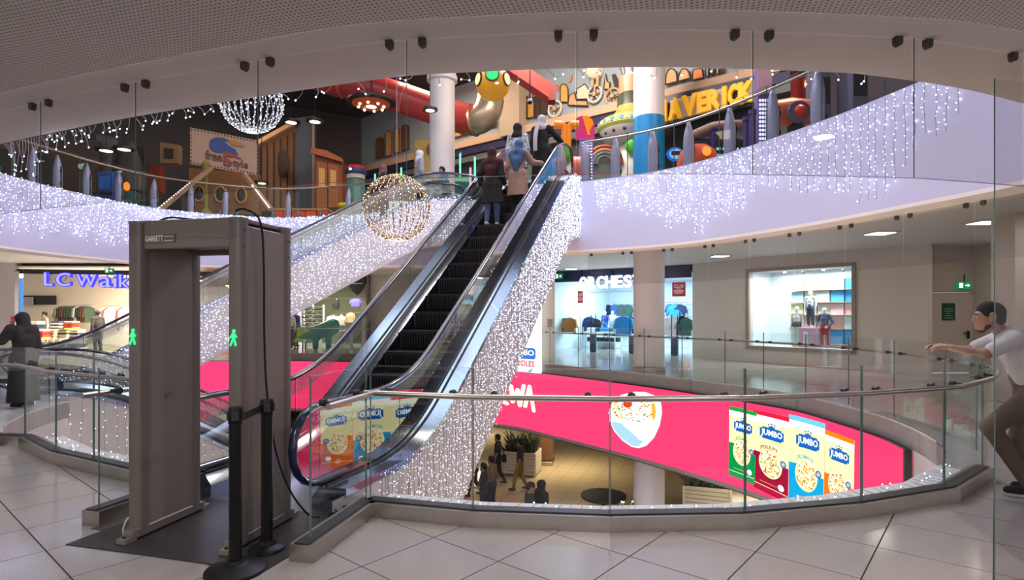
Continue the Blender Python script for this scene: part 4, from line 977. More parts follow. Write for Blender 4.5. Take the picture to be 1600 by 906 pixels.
def garment(label, p, d, w, h, c, group, sleeves=True, th=.16):
    """hanging garment: shaped front outline with shoulders, sleeves and hem, given depth"""
    n = V((-d.y, d.x)); P = [(-.12, 1.0), (.12, 1.0), (.5, .86), (.62, .35), (.5, .30), (.40, .62), (.44, 0), (-.44, 0), (-.40, .62), (-.5, .30), (-.62, .35), (-.5, .86)] if sleeves else [(-.12, 1), (.12, 1), (.42, .86), (.36, .6), (.5, 0), (-.5, 0), (-.36, .6), (-.42, .86)]
    t = thing('hanging_garment', label, 'clothing', p, group=group); mb = MB()
    for s in (0,):
        f = [V((p[0]+d.x*u*w-n.x*th*(.5-.25*(v > .8)), p[1]+d.y*u*w-n.y*th*(.5-.25*(v > .8)), p[2]+v*h)) for u, v in P]
        b = [V((p[0]+d.x*u*w+n.x*th*(.5-.25*(v > .8)), p[1]+d.y*u*w+n.y*th*(.5-.25*(v > .8)), p[2]+v*h)) for u, v in P]
        k = len(P); mb.add(f+b, [tuple(range(k)), tuple(range(2*k-1, k-1, -1))]+[(i, k+i, k+(i+1) % k, (i+1) % k) for i in range(k)])
    mb.build('cloth', mat('cloth_%d_%d_%d' % tuple(int(x*250) for x in c), c, .85, noise=.2, nscale=9, bump=.3), t)
    MB().tube([V(p)+V((-d.x*w*.12, -d.y*w*.12, h)), V(p)+V((0, 0, h+.06)), V(p)+V((d.x*w*.12, d.y*w*.12, h))], .008, 5).build('hanger', m_chrome, t); return t
def rack(label, p, d, w, h, group=None):
    t = thing('clothes_rack', label, 'rack', p, group=group); e = V((d.x, d.y, 0)); p = V(p); mb = MB()
    mb.tube([p-e*w/2, p-e*w/2+V((0, 0, h)), p+e*w/2+V((0, 0, h)), p+e*w/2], .016, 6); mb.build('rail', m_chrome, t)
    n = V((-d.y, d.x, 0)); MB().bar(p-e*w/2-n*.2+V((0, 0, .015)), p-e*w/2+n*.2+V((0, 0, .015)), .03, .03).build('foot', m_chrome, t); MB().bar(p+e*w/2-n*.2+V((0, 0, .015)), p+e*w/2+n*.2+V((0, 0, .015)), .03, .03).build('foot', m_chrome, t); return t
def op(x, dp): # point on the shop floor seen in column x at depth dp behind the front
    d = V(((x-800)/F, 1)); o = OA+nO*dp; den = d.x*dO.y-d.y*dO.x; t = (o.x*dO.y-o.y*dO.x)/den; return d*t
G_ = 'garments in the childrenswear shop'
mus = lin(170, 120, 60); nav = lin(25, 40, 80); gry = lin(80, 95, 95); sky = lin(40, 140, 215); grn = lin(60, 100, 90); pnk = lin(220, 150, 160); blk = lin(25, 28, 35); wht = (.75, .76, .78)
for (x, dp, z, w, h, c, lb) in ((890, .7, .75, .62, .62, mus, 'mustard jacket on the front rack at the left of the shop'), (883, .9, .75, .5, .6, grn, 'dark green jacket behind the mustard one'),
        (907, 4.6, 1.35, .7, .75, gry, 'charcoal coat hanging highest at the back left'), (915, 4.3, 1.25, .75, .75, grn, 'grey green coat beside the charcoal one'), (926, 4.8, 1.45, .6, .5, nav, 'navy top on the back wall left of the mannequins'), (935, 4.8, 1.45, .55, .5, sky, 'blue top on the back wall beside the navy one'),
        (921, 2.6, .75, .55, .65, nav, 'navy jacket on the rack in the shop middle'), (930, 2.6, .72, .5, .6, blk, 'black jacket in the shop middle next to the navy one'), (908, 2.8, .7, .5, .5, grn, 'teal jacket low on the left rack'),
        (975, 1.4, .68, .75, .75, sky, 'bright blue coat spread on the rack left of the column'), (967, 1.7, .72, .5, .65, wht, 'white coat next to the bright blue one'), (984, 1.6, .72, .5, .7, nav, 'navy coat right by the column'),
        (1046, 1.6, .7, .5, .7, wht, 'white coat on the rack right of the column'), (1056, 1.5, .68, .5, .75, wht, 'second white coat right of the column'), (1066, 1.5, .7, .5, .75, blk, 'black coat at the right end of the shop'), (1072, 1.3, .7, .45, .7, grn, 'dark green coat at the right end of the shop'),
        (1054, 4.2, 1.35, .55, .6, sky, 'blue top high on the wall right of the column'), (1062, 4.2, 1.4, .55, .55, nav, 'navy top high on the wall right of the column')):
    p = op(x, dp); garment(lb, (p.x, p.y, z), dO, w, h, c, G_)
rg = random.Random(21); ordq = ['first', 'second', 'third', 'fourth', 'fifth', 'sixth', 'seventh', 'eighth', 'ninth', 'tenth', 'eleventh', 'twelfth']
for i in range(24):
    x = 898+i*5.2 if i < 17 else 1043+(i-17)*4.6; cn = rg.choice([(nav, 'navy'), (sky, 'sky blue'), (gry, 'grey'), (grn, 'teal'), (blk, 'black'), (wht, 'white'), (lin(60, 110, 170), 'denim'), (lin(200, 120, 90), 'coral')])
    p = op(x, 4.95); garment(f'{cn[1]} child top, {ordq[i//2]} in the {["upper", "lower"][i % 2]} back row of the childrenswear shop', (p.x, p.y, .62 if i % 2 else 1.42), dO, .42, .55, cn[0], 'small garments on the childrenswear back wall')
for z, lb in ((2.05, 'upper'), (1.25, 'lower')): MB().bar(ow(.2, 4.97, z), ow(LO-.2, 4.97, z), .03, .03).build('hanging_rail', m_chrome, label=f'{lb} long chrome rail on the back wall of the childrenswear shop', cat='rack')
for x, dp, w, lb in ((889, .8, 1.1, 'low chrome rack at the left of the childrenswear shop'), (924, 2.6, 1.2, 'chrome rack in the middle of the childrenswear shop'), (974, 1.6, 1.3, 'chrome rack left of the white column in the childrenswear shop'), (1060, 1.5, 1.6, 'chrome rack right of the white column in the childrenswear shop')):
    p = op(x, dp); rack(lb, (p.x, p.y, 0), dO, w, 1.42)
p = op(943, 2.25); tb = thing('display_table', 'low white display table with folded clothes in the childrenswear shop', 'table', (p.x, p.y, 0)); n3 = nO.to_3d(); e3 = dO.to_3d()
MB().rbox((p.x, p.y, .72), (1.6, .8, .05), .01, math.atan2(dO.y, dO.x)).build('table_top', m_bright, tb)
for su in (-1, 1):
    for sv in (-1, 1): q = V((p.x, p.y, 0))+e3*su*.72+n3*sv*.33; MB().bar(q, q+V((0, 0, .7)), .05, .05).build('leg', m_bright, tb)
MB().rbox((p.x, p.y, .30), (1.45, .7, .04), .01, math.atan2(dO.y, dO.x)).build('lower_shelf', m_bright, tb)
r = random.Random(5)
for i in range(7):
    q = V((p.x, p.y, .75))+e3*(-.66+.22*i); c = r.choice([nav, sky, blk, gry, wht])
    f = thing('folded_clothes', f'small pile of folded clothes on the low shop table, {list(pos.values())[i]} from the left', 'clothing', q, group='folded clothes on the low shop table')
    for k in range(3): MB().rbox(tuple(q+V((r.uniform(-.01, .01), 0, .03+.055*k))), (.22, .28, .05), .015, math.atan2(dO.y, dO.x)).build('folded_garment', mat('cloth_%d_%d_%d' % tuple(int(x*250) for x in c), c, .85), f)
    q2 = q+V((0, 0, -.43)); f = thing('folded_clothes', f'dark folded clothes on the shelf under the shop table, {list(pos.values())[i]} from the left', 'clothing', q2, group='folded clothes under the shop table')
    for k in range(3): MB().rbox(tuple(q2+V((0, 0, .03+.06*k))), (.22, .28, .055), .015, math.atan2(dO.y, dO.x)).build('folded_garment', mat('cloth_%d_%d_%d' % tuple(int(x*250) for x in blk), blk, .85), f)
for x, dp, lb in ((927, .15, 'dark security gate post at the left of the shop entrance'), (988, .15, 'dark security gate post beside the white column'), (1054, .15, 'dark security gate post right of the white column')):
    p = op(x, dp); t = thing('security_gate', lb, 'security gate', (p.x, p.y, 0), group='security gates of the childrenswear shop')
    MB().rbox((p.x, p.y, .35), (.26, .14, .70), .02, math.atan2(dO.y, dO.x)).build('base', mat('gate_blue_grey', lin(45, 70, 95), .4), t)
    mb = MB(); q = V((p.x, p.y, 0)); mb.tube([q-e3*.11+V((0, 0, .7)), q-e3*.11+V((0, 0, 1.5)), q+e3*.11+V((0, 0, 1.5)), q+e3*.11+V((0, 0, .7))], .018, 6); mb.build('loop', m_dark, t)
for x, dp, z, w, h, lb in ((906.5, .35, 1.98, .25, .5, 'small red club poster hanging at the left of the shop'), (1060.5, .1, 2.18, .50, .52, 'red club poster hanging right of the white column')):
    p = op(x, dp); t = thing('club_poster', lb, 'poster', (p.x, p.y, z)); q = V((p.x, p.y, z))-e3*w/2
    MB().poly([q, q+e3*w, q+e3*w+V((0, 0, h)), q+V((0, 0, h))], n3*.02).build('board', mat('poster_red', lin(200, 50, 55), .5), t)
    mb = MB(); lettering(mb, 'CLUB', q+e3*w*.14+V((0, 0, h*.60))-n3*.003, e3*w*.72, (0, 0, h*.25), -n3*.004, .02)
    for k, (l0, l1) in enumerate(((.3, .7), (.12, .88), (.12, .88), (.2, .8))): mb.poly([q+e3*w*l0+V((0, 0, h*(.5-.1*k)))-n3*.004, q+e3*w*l1+V((0, 0, h*(.5-.1*k)))-n3*.004, q+e3*w*l1+V((0, 0, h*(.55-.1*k)))-n3*.004, q+e3*w*l0+V((0, 0, h*(.55-.1*k)))-n3*.004], -n3*.003)
    mb.build('print', mat('poster_white', (.85, .85, .85), .5), t)
    for w_ in (.2, .8): MB().bar(q+e3*w*w_+V((0, 0, h)), V((*(q+e3*w*w_).xy, 3.07)), .006, .006).build('cord', m_chrome, t)
def exit_sign(label, p, e, n, w=.36, h=.18):
    t = thing('exit_sign', label, 'sign', p); p = V(p); q = p-e*w/2
    MB().poly([q, q+e*w, q+e*w+V((0, 0, h)), q+V((0, 0, h))], n*.05).build('box', emis('exit_green', lin(25, 120, 80), .75), t)
    mb = MB(); f = lambda u, v: q+e*w*u+V((0, 0, h*v))-n*.004
    mb.add([f(.12, .15), f(.4, .15), f(.4, .85), f(.12, .85)], [(0, 1, 2, 3)]); mb.add([f(.55, .42), f(.72, .42), f(.72, .25), f(.92, .5), f(.72, .75), f(.72, .58), f(.55, .58)], [tuple(range(7))]); mb.build('pictogram', emis('exit_white', (.9, 1, .95), 1), t)
    t2 = MB().bar(p+V((0, 0, h)), p+V((0, 0, h+.2)), .02, .02).build('bracket', m_dark, t); return t
p = op(873, -.3); exit_sign('green exit sign hanging left of the childrenswear shop', (p.x, p.y, 2.98), e3, n3, .34, .22)
# pilaster between shop and display window, display window wall
WA = V((7.44, 18.6)); dW = V((.744, -1)).normalized(); nW = V((dW.y, -dW.x)); nW = nW if nW.dot(WA) > 0 else -nW
vwall('wall_pilaster', OB+V((.05, .0)), WA, 0, CF, m_beige, label='broad beige pilaster right of the childrenswear shop')
uW = lambda x: ((lambda d: (d*((WA.x*dW.y-WA.y*dW.x)/(d.x*dW.y-d.y*dW.x))-WA).dot(dW))(V(((x-800)/F, 1))))
u0, u1, LWn = uW(1171), uW(1332), 5.1
vwall('wall_window', WA, WA+dW*LWn, 0, CF, m_beige, .2, 'beige wall around the lit display window', holes=[(u0, u1, .53, 2.88)])
wp = lambda u, dp, z: V((WA.x+dW.x*u+nW.x*dp, WA.y+dW.y*u+nW.y*dp, z)); eW, n3W = dW.to_3d(), nW.to_3d()
wn = thing('window_1', 'brightly lit shop display window in the beige wall', None, wp((u0+u1)/2, 0, .5), kind='structure')
fm = mat('window_frame_brown', (.30, .24, .20), .5)
for a_, b_ in (((u0-.09, 2.92), (u1+.09, 2.92)), ((u0-.09, .49), (u1+.09, .49)), ((u0-.05, .45), (u0-.05, 2.96)), ((u1+.05, .45), (u1+.05, 2.96))):
    MB().bar(wp(a_[0], -.02, a_[1]), wp(b_[0], -.02, b_[1]), .10, .09, up=n3W).build('frame', fm, wn)
MB().poly([wp(u0, .05, .53), wp(u1, .05, .53), wp(u1, .05, 2.88), wp(u0, .05, 2.88)], n3W*.008).build('pane', m_glass, wn)
mb = MB(); D_ = 1.3
for q in ([(u0, D_, .5), (u1, D_, .5), (u1, D_, 2.95), (u0, D_, 2.95)],): mb.poly([wp(*a) for a in q], n3W*.05)
mb.poly([wp(u0-.06, .2, .5), wp(u0, .2, .5), wp(u0, D_, .5), wp(u0-.06, D_, .5)], (0, 0, 2.45)); mb.poly([wp(u1, .2, .5), wp(u1+.06, .2, .5), wp(u1+.06, D_, .5), wp(u1, D_, .5)], (0, 0, 2.45))
mb.poly([wp(u0, .2, .47), wp(u1, .2, .47), wp(u1, D_, .47), wp(u0, D_, .47)], (0, 0, .06)); mb.poly([wp(u0, .2, 2.9), wp(u1, .2, 2.9), wp(u1, D_, 2.9), wp(u0, D_, 2.9)], (0, 0, .06))
mb.build('display_box', mat('display_white', (.85, .90, .95), .7), wn)
for q in (.3, .7): a_ = wp(u0+(u1-u0)*q, .45, 2.86); area('window_light', a_, .5, 38, (.85, .95, 1.0))
for k in range(4):
    a_ = wp(u0+(u1-u0)*(.28+.19*k), .55, 2.86); MB().lathe([(.04, 0), (.05, -.06), (.035, -.09), (0, -.085)], a_, 10).build('spotlight', m_chrome, wn, smooth=True)
# coloured crate backdrop in the window
bd = thing('crate_backdrop', 'wall of pastel coloured crates behind the window mannequins', 'backdrop', wp((u0+u1)/2, 1.1, .53))
ux = lambda x, dp=1.05: u0+(u1-u0)*(x-1171)/161
cols = {0: (.95, .85, .80), 1: lin(250, 250, 245), 2: lin(165, 215, 240), 3: lin(60, 150, 220), 4: lin(225, 230, 170), 5: lin(235, 200, 200), 6: lin(160, 225, 220), 7: lin(70, 165, 225), 8: lin(225, 110, 80), 9: lin(190, 225, 235)}
rows = [(2.58, .34, (0, 1, 1, 0, 3)), (2.20, .36, (2, 1, 9, 7, 3)), (1.82, .36, (4, 1, 1, 5, 5)), (1.40, .40, (4, 5, 5, 5, 9)), (.94, .44, (6, 6, 9, 7, 7)), (.55, .37, (9, 2, 9, 9, 8))]
ua_, ub2 = ux(1214), ux(1319)
for z, h, cs in rows:
    for i, c in enumerate(cs):
        w = (ub2-ua_)/5; uu = ua_+w*i; t_ = MB().poly([wp(uu+.015, .98+.03*((i*7+int(z*10)) % 3), z-.3), wp(uu+w-.015, .98+.03*((i*7+int(z*10)) % 3), z-.3), wp(uu+w-.015, .98+.03*((i*7+int(z*10)) % 3), z-.3+h-.02), wp(uu+.015, .98+.03*((i*7+int(z*10)) % 3), z-.3+h-.02)], n3W*.25)
        cb = t_.build('crate', mat('crate_%d' % c, cols[c], .6), bd)
    MB().bar(wp(ua_, 1.0, z-.31), wp(ub2, 1.0, z-.31), .25, .02).build('plank', mat('crate_wood', lin(190, 150, 110), .7), bd)
pl = thing('plinth', 'small pink plinth with a white number one in the display window', 'plinth', wp(ux(1255), .55, .53)); MB().rbox(tuple(wp(ux(1255), .55, .83)), (.42, .36, .6), .01, math.atan2(dW.y, dW.x)).build('block', mat('plinth_pink', lin(205, 160, 190), .6), pl)
mb = MB(); lettering(mb, '1', wp(ux(1255)-.06, .36, .66), eW*.13, (0, 0, .36), -n3W*.01, .03); mb.build('number', m_bright, pl)
rzW = math.atan2(dW.y, dW.x)+math.pi
mk = dict(skin=(.80, .80, .82), face=False, res=.018, shoe=(.7, .7, .72), cat='mannequin')
person('mannequin', 'white mannequin in pale knit and black skirt, left in the display window', wp(ux(1238), .5, .53), rzW, 1.25, top=(.75, .72, .72), bottom=None, skirt=((.03, .035, .05), .62, .15, .17), **mk)
person('mannequin', 'white mannequin in navy leggings standing on the pink plinth', wp(ux(1258), .55, 1.13), rzW, 1.12, top=(.75, .78, .80), bottom=(.05, .09, .14), **mk)
person('mannequin', 'white mannequin in patterned navy jacket and red trousers in the display window', wp(ux(1282), .45, .53), rzW, 1.2, top=(.10, .13, .22), bottom=(.33, .03, .05), J=dict(elL=V((-.22, -.03, .78)), elR=V((.22, -.03, .78)), wrL=V((-.13, .08, .66)), wrR=V((.13, .08, .66))), **mk)
ps = [op(945.5, 3.0), op(957, 2.9)]
person('mannequin', 'mannequin in blue sweater and jeans inside the childrenswear shop', (*ps[0], .45), math.atan2(dO.y, dO.x)+math.pi, 1.2, top=lin(40, 70, 150), bottom=lin(50, 120, 190), **mk)
person('mannequin', 'mannequin in pale sweater and light jeans inside the childrenswear shop', (*ps[1], .45), math.atan2(dO.y, dO.x)+math.pi, 1.22, top=lin(200, 205, 205), bottom=lin(110, 170, 205), **mk)
for i, pp in enumerate(ps): MB().rbox((*pp, .225), (.55, .5, .45), .01, math.atan2(dO.y, dO.x)).build('plinth', m_bright, label=('white plinth under the blue-sweater mannequin', 'white plinth under the pale-sweater mannequin')[i], cat='plinth')
# door recess at the right
WE = WA+dW*LWn
struct('wall_recess_side', MB().poly([(WE.x, WE.y, 0), (WE.x+.1, WE.y, 0), (10.72, 15.2, 0), (10.6, 15.2, 0)], (0, 0, CF)), m_beige, label='side of the door recess')
vwall('wall_door', (10.5, 15.1), (16, 15.1), 0, CF, mat('recess_wall', (.50, .43, .37), .6), label='beige wall with a double door at the far right', holes=[(.42, 2.5, 0, 2.12)])
dr = thing('door_1', 'beige double door under the exit sign at the far right', None, (11.95, 15.1, 0), kind='structure')
dm = mat('door_beige', (.56, .48, .42), .5)
for i, (a_, b_) in enumerate(((10.95, 12.10), (12.12, 12.98))):
    lf = MB().poly([(a_, 15.12, .01), (b_, 15.12, .01), (b_, 15.12, 2.10), (a_, 15.12, 2.10)], (0, .05, 0)).build('leaf', dm, dr)
mb = MB().box((11.95, 15.08, 1.0), (.05, .03, .2)); mb.bar((11.95, 15.04, 1.04), (11.80, 15.04, 1.04), .02, .03); mb.build('handle', m_dark, dr)
mb = MB()
for a_, b_ in (((10.92, 15.09, 0), (10.92, 15.09, 2.15)), ((10.90, 15.09, 2.13), (13.0, 15.09, 2.13)), ((13.0, 15.09, 0), (13.0, 15.09, 2.15))): mb.bar(a_, b_, .05, .05, up=(0, 1, 0))
mb.build('frame', mat('door_frame', (.42, .36, .31), .5), dr)
t = thing('door_poster', 'dark green notice on the beige door', 'poster', (11.45, 15.1, 1.4)); MB().poly([(11.28, 15.11, 1.38), (11.62, 15.11, 1.38), (11.62, 15.11, 1.78), (11.60, 15.11, 1.83), (11.28, 15.11, 1.83)], (0, -.012, 0)).build('board', mat('notice_green', lin(30, 70, 45), .5), t)
mb = MB(); [mb.box((11.45, 15.095, 1.44+.06*k), (.24-.05*(k % 3), .004, .018)) for k in range(5)]; mb.build('print', mat('notice_pale', lin(130, 160, 135), .5), t)
exit_sign('green exit sign above the double door', (11.78, 15.0, 2.20), V((1, 0, 0)), V((0, 1, 0)), .36, .18)
struct('wall_pier_right', MB().box((8.85, 10.2, CF/2), (.32, .5, CF)), m_beige, label='pale pier in front of the door recess')
struct('wall_right', MB().box((12.2, 10, CF/2), (.2, 10.5, CF)), m_beige, label='beige side wall at the far right')
# beige pier with two plates beside the upright sign
pr_ = struct('wall_pier', MB().box((1.17, 18.75, CF/2+.0), (.42, .4, CF)), m_beige, label='narrow beige pier right of the upright noodle sign')
for z in (2.55, 1.25): MB().box((1.22, 18.54, z), (.16, .02, .26)).build('access_plate', mat('plate_grey', (.28, .25, .23), .5), pr_)
# round column through all storeys
cX = fl(1016, 580); cx, cy, crd = cX.x, cX.y+.15, .415
col = thing('round_column', 'tall round white column in front of the childrenswear shop, blue painted upstairs', 'column', (cx, cy, FB))
MB().lathe([(crd, FB), (crd, F2)], (cx, cy, 0), 32).build('shaft', mat('column_white', (.72, .69, .73), .5), col, smooth=True)
MB().lathe([(crd, F2), (crd+.004, F2), (crd+.004, 6.86), (crd, 6.862)], (cx, cy, 0), 32).build('blue_band', mat('column_blue', lin(20, 125, 185), .35), col, smooth=True)
MB().lathe([(crd, 6.86), (crd, 9.1)], (cx, cy, 0), 32).build('upper_shaft', MT['column_white'], col, smooth=True)
MB().lathe([(crd+.03, 0), (crd+.03, .12), (crd, .14)], (cx, cy, 0), 32).build('base_ring', m_steel, col, smooth=True)
# wall behind the escalators
wb, a_, d_, n_, L_ = vwall('wall_back', (-6.9, 26.4), (1.7, 25.6), 0, CF, m_beige, label='beige wall behind the escalators')
dd = MB().poly([(-5.0, 26.2, .01), (-4.2, 26.13, .01), (-4.2, 26.13, 2.05), (-5.0, 26.2, 2.05)], (0, .03, 0)); t = thing('door_2', 'narrow dark door in the beige wall behind the escalators', None, (-4.6, 26.2, 0), kind='structure'); dd.build('leaf', mat('dark_door', (.05, .045, .045), .4), t); MB().box((-4.3, 26.1, 1.0), (.03, .05, .16)).build('handle', m_chrome, t)
# clothing shop at the left
LY = 20.2; lX = lambda x, Y=LY: (x-800)/F*Y
vwall('wall_left_shop_back', (-25, 26.5), (-10.9, 26.5), 0, CF, m_warmw, label='warm lit back wall of the clothing shop')
struct('wall_left', MB().poly([(lX(-120), LY-.1, 0), (lX(26), LY-.1, 0), (lX(26), LY+.2, 0), (lX(-120), LY+.2, 0)], (0, 0, CF)), mat('pinkish_wall', (.70, .64, .66), .6), label='pinkish white wall at the left edge')
struct('ceiling_left_shop', MB().box((-14.5, 23.3, 3.2), (8, 6.2, .04)), m_warmw, label='ceiling of the clothing shop')
struct('wall_left_shop_side', MB().box((-10.8, 23.4, CF/2), (.15, 6.2, CF)), m_warmw, label='side wall of the clothing shop')
for x, y in ((-16, 22), (-13.5, 22), (-11.8, 22.5), (-15, 25), (-12.5, 25)): area('shop_light', (x, y, 3.15), .8, 210, (1, .88, .70))
hd2 = thing('shop_header', 'dark header beam above the clothing shop entrance', 'header', (lX(120), LY, 3.05)); MB().poly([(lX(24), LY, 2.96), (lX(340), LY, 2.86), (lX(340), LY, 3.02), (lX(24), LY, 3.12)], (0, .15, 0)).build('beam', m_dark, hd2)
jm = thing('chrome_jamb', 'polished steel jamb at the left of the clothing shop', 'jamb', (lX(30), LY, 0)); MB().rbox((lX(29.5), LY, 1.52), (.17, .2, 3.04), .02).build('post', m_chrome, jm); MB().box((lX(34), LY-.02, 1.4), (.05, .1, 2.8)).build('light_strip', emis('jamb_blue', lin(90, 150, 220), .8), jm)
sgl = thing('shop_sign', 'glowing blue violet shop sign lettering above the clothing shop, cut by the metal detector', 'sign', (lX(140), LY-.1, 2.5))
chs = [('L', 73, 88), ('C', 91, 116), ('W', 122, 157), ('a', 158, 179), ('i', 181, 187), ('k', 189, 207), ('i', 209, 215), ('k', 217, 236), ('i', 238, 244)]
for ch, x0, x1 in chs:
    up_ = ch in 'ikLC'; z0 = 2.505-.0006*(x0-73); h = .50 if up_ else (.46 if ch == 'W' else .40)
    a_ = V((lX(x0), LY-.05, z0)); e_ = V((lX(x1)-lX(x0), 0, -.01))
    o = MB(); lettering(o, ch, a_, e_, (0, 0, h), (0, -.09, 0), .05); b_ = o.build('letter', emis('sign_violet', lin(72, 66, 235), 1.0), sgl)
    o = MB(); lettering(o, ch, a_+V((0, -.09, 0))+e_*.07+V((0, 0, h*.05)), e_*.86, (0, 0, h*.9), (0, -.01, 0), .0); o.build('letter_face', emis('sign_violet_face', lin(165, 165, 250), 1.0), b_)
for x_ in (80, 104, 140, 168, 198, 226): MB().bar((lX(x_), LY-.04, 2.7), (lX(x_), LY+.02, 2.98), .02, .02).build('bracket', m_dark, sgl)
exit_sign('green exit sign beside the blue violet shop lettering', (lX(189), LY-.6, 2.93), V((1, 0, 0)), V((0, 1, 0)), .3, .16)
tv = thing('wall_screen', 'long dark screen on the back wall of the clothing shop', 'screen', (lX(62, 26.4), 26.4, 1.9)); MB().box((lX(62, 26.3), 26.3, 2.16), (1.5, .06, .42)).build('panel', m_dark, tv); MB().box((lX(43, 26.2), 26.2, 2.12), (.5, .05, .36)).build('side_panel', mat('screen_frame', (.4, .38, .36), .4), tv)
r = random.Random(11); GP = [lin(200, 60, 50), lin(190, 180, 150), lin(60, 60, 65), lin(40, 70, 110), lin(225, 215, 195), lin(150, 50, 45), lin(120, 115, 90), lin(220, 190, 60), lin(90, 95, 85), lin(235, 232, 225)]
for i, (x, Y, z) in enumerate(((48, 21.2, .0), (66, 21.0, 0), (84, 21.4, 0), (103, 21.6, 0), (121, 21.3, 0), (58, 23, 0), (92, 23, 0), (112, 23.2, 0))):
    X = lX(x, Y); t = thing('display_table', f'shop display table stacked with clothes, {list(pos.values())[i] if i < 5 else ["behind the second", "behind the third", "behind the fourth"][i-5]} in the clothing shop', 'table', (X, Y, 0), group='tables of the clothing shop')
    hT = .62 if i < 5 else .9; MB().rbox((X, Y, hT), (.42, .6, .04), .01).build('table_top', mat('table_pale', (.7, .64, .55), .5), t)
    for sx in (-1, 1):
        for sy in (-1, 1): MB().bar((X+sx*.18, Y+sy*.26, 0), (X+sx*.18, Y+sy*.26, hT), .03, .03).build('leg', m_chrome, t)
    MB().box((X, Y, hT*.45), (.40, .56, .025)).build('shelf', MT['table_pale'], t)
    for lev, zz in enumerate((hT+.02, hT*.45+.012)):
        c = r.choice(GP); f = thing('folded_clothes', f'{"top" if lev == 0 else "lower"} pile of folded clothes on the {list(pos.values())[i]} clothing shop table', 'clothing', (X, Y, zz), group='folded clothes in the clothing shop')
        for k in range(5 if lev == 0 else 3): c2 = r.choice(GP) if r.random() < .5 else c; MB().rbox((X+r.uniform(-.01, .01), Y, zz+.035+.065*k), (.36, .42, .06), .02).build('folded_garment', mat('fold_%d_%d_%d' % tuple(int(v*250) for v in c2), c2, .85, noise=.1), f)
ordn = ['first', 'second', 'third', 'fourth', 'fifth', 'sixth', 'seventh', 'eighth', 'ninth', 'tenth', 'eleventh', 'twelfth', 'thirteenth']
for i in range(22):
    x = (95+i*3.6) if i < 13 else (165+(i-13)*4.4); Y = 25.6 if i < 13 else 23.5; cn = r.choice([(lin(120, 60, 50), 'rust'), (lin(70, 90, 100), 'slate'), (lin(60, 60, 60), 'charcoal'), (lin(200, 190, 170), 'beige'), (lin(150, 140, 100), 'khaki'), (lin(60, 75, 60), 'dark green'), (lin(225, 215, 205), 'cream')]); c = cn[0]
    garment((f'{cn[1]} garment, {ordn[i]} from the left in the back row of the clothing shop' if i < 13 else f'{cn[1]} garment, {ordn[i-13]} from the left on the rack near the rising handrail'), (lX(x, Y), Y, 1.15 if i < 13 else .85), V((.35, .94)), .5, .72 if i < 13 else .95, c, 'row of garments on the clothing shop wall' if i < 13 else 'garments on the right rack of the clothing shop')
MB().bar((lX(92, 25.6), 25.6, 1.96), (lX(146, 25.6), 25.6, 1.96), .03, .03).build('hanging_rail', m_chrome, label='wall rail with hanging garments in the clothing shop', cat='rack')
MB().bar((lX(162, 23.5), 23.5, 1.87), (lX(204, 23.5), 23.5, 1.87), .03, .03).build('hanging_rail', m_chrome, label='rail with hanging garments at the right of the clothing shop', cat='rack')
pt = thing('portrait_poster', 'small portrait poster between the metal detector panels', 'poster', (lX(326, 21), 21, 2.2)); MB().box((lX(326, 21), 21, 2.3), (.46, .04, .6)).build('board', mat('poster_tan', lin(170, 140, 110), .6), pt); MB().ball((lX(326, 21), 20.97, 2.38), (.1, .01, .14), 12, 8).build('print', mat('poster_brown', lin(90, 60, 45), .6), pt)
struct('wall_behind_left', MB().poly([(-11.6, 21.1, 0), (-10.7, 21.1, 0), (-10.7, 21.1, CF), (-11.6, 21.1, CF)], (0, .1, 0)), m_warmw, label='cream wall beside the clothing shop')
# shoe shop
SY = 26.3; sX = lambda x, Y=SY: (x-800)/F*Y
vwall('wall_shoe_shop_back', (sX(425), 30.5), (sX(600), 30.5), 0, CF, mat('olive_wall', (.10, .12, .07), .7), label='dark olive back wall of the shoe shop')
struct('wall_shoe_shop_side', MB().box((sX(576), 28.3, CF/2), (.12, 4.4, CF)), mat('shoe_shop_side', (.16, .13, .10), .6), label='dark side wall of the shoe shop')
struct('wall_shoe_shop_left', MB().box((sX(404), 27, CF/2), (1.6, 1.5, CF)), m_beige, label='beige wall left of the shoe shop')
for x in (470, 510, 550): area('shop_light', (sX(x, 28), 28, 3.1), .6, 70, (1, .90, .72))
hs = thing('shop_header', 'navy header of the shoe shop with a shield sign', 'header', (sX(540), SY, 3.0)); MB().box((sX(515), SY, 3.10), (sX(577)-sX(450), .12, .38)).build('band', m_navy, hs)
mb = MB(); c_ = (sX(560), SY-.15, 2.75); mb.poly([(c_[0]+u*.36, c_[1], c_[2]+v*.38) for u, v in ((-1, 1), (1, 1), (.95, .1), (.6, -.5), (0, -1), (-.6, -.5), (-.95, .1))], (0, -.06, 0)); sh_ = mb.build('shield', mat('shield_black', (.02, .022, .03), .3), hs); MB().box((c_[0], c_[1]-.07, c_[2]+.16), (.5, .01, .05)).build('shield_print', mat('shield_pale', (.4, .45, .5), .5), sh_)
sr = thing('shoe_wall', 'white grid display rack full of shoes in the shoe shop', 'rack', (sX(488), 28.0, .4)); mb = MB()
x0_, x1_ = sX(472, 28), sX(505, 28)
for k in range(8): MB().box(((x0_+x1_)/2, 28.0, .55+.19*k), (x1_-x0_, .2, .02)).build('shelf', m_bright, sr)
for k in range(3): MB().box((x0_+(x1_-x0_)*k/2, 28.05, 1.2), (.03, .24, 1.55)).build('upright', m_bright, sr)
sho = grown(MB(), [(V((-.05, 0, .03)), V((.05, 0, .025)), .035, .028), (V((-.05, 0, .03)), V((-.05, 0, .06)), .035, .03)], .016, .02)
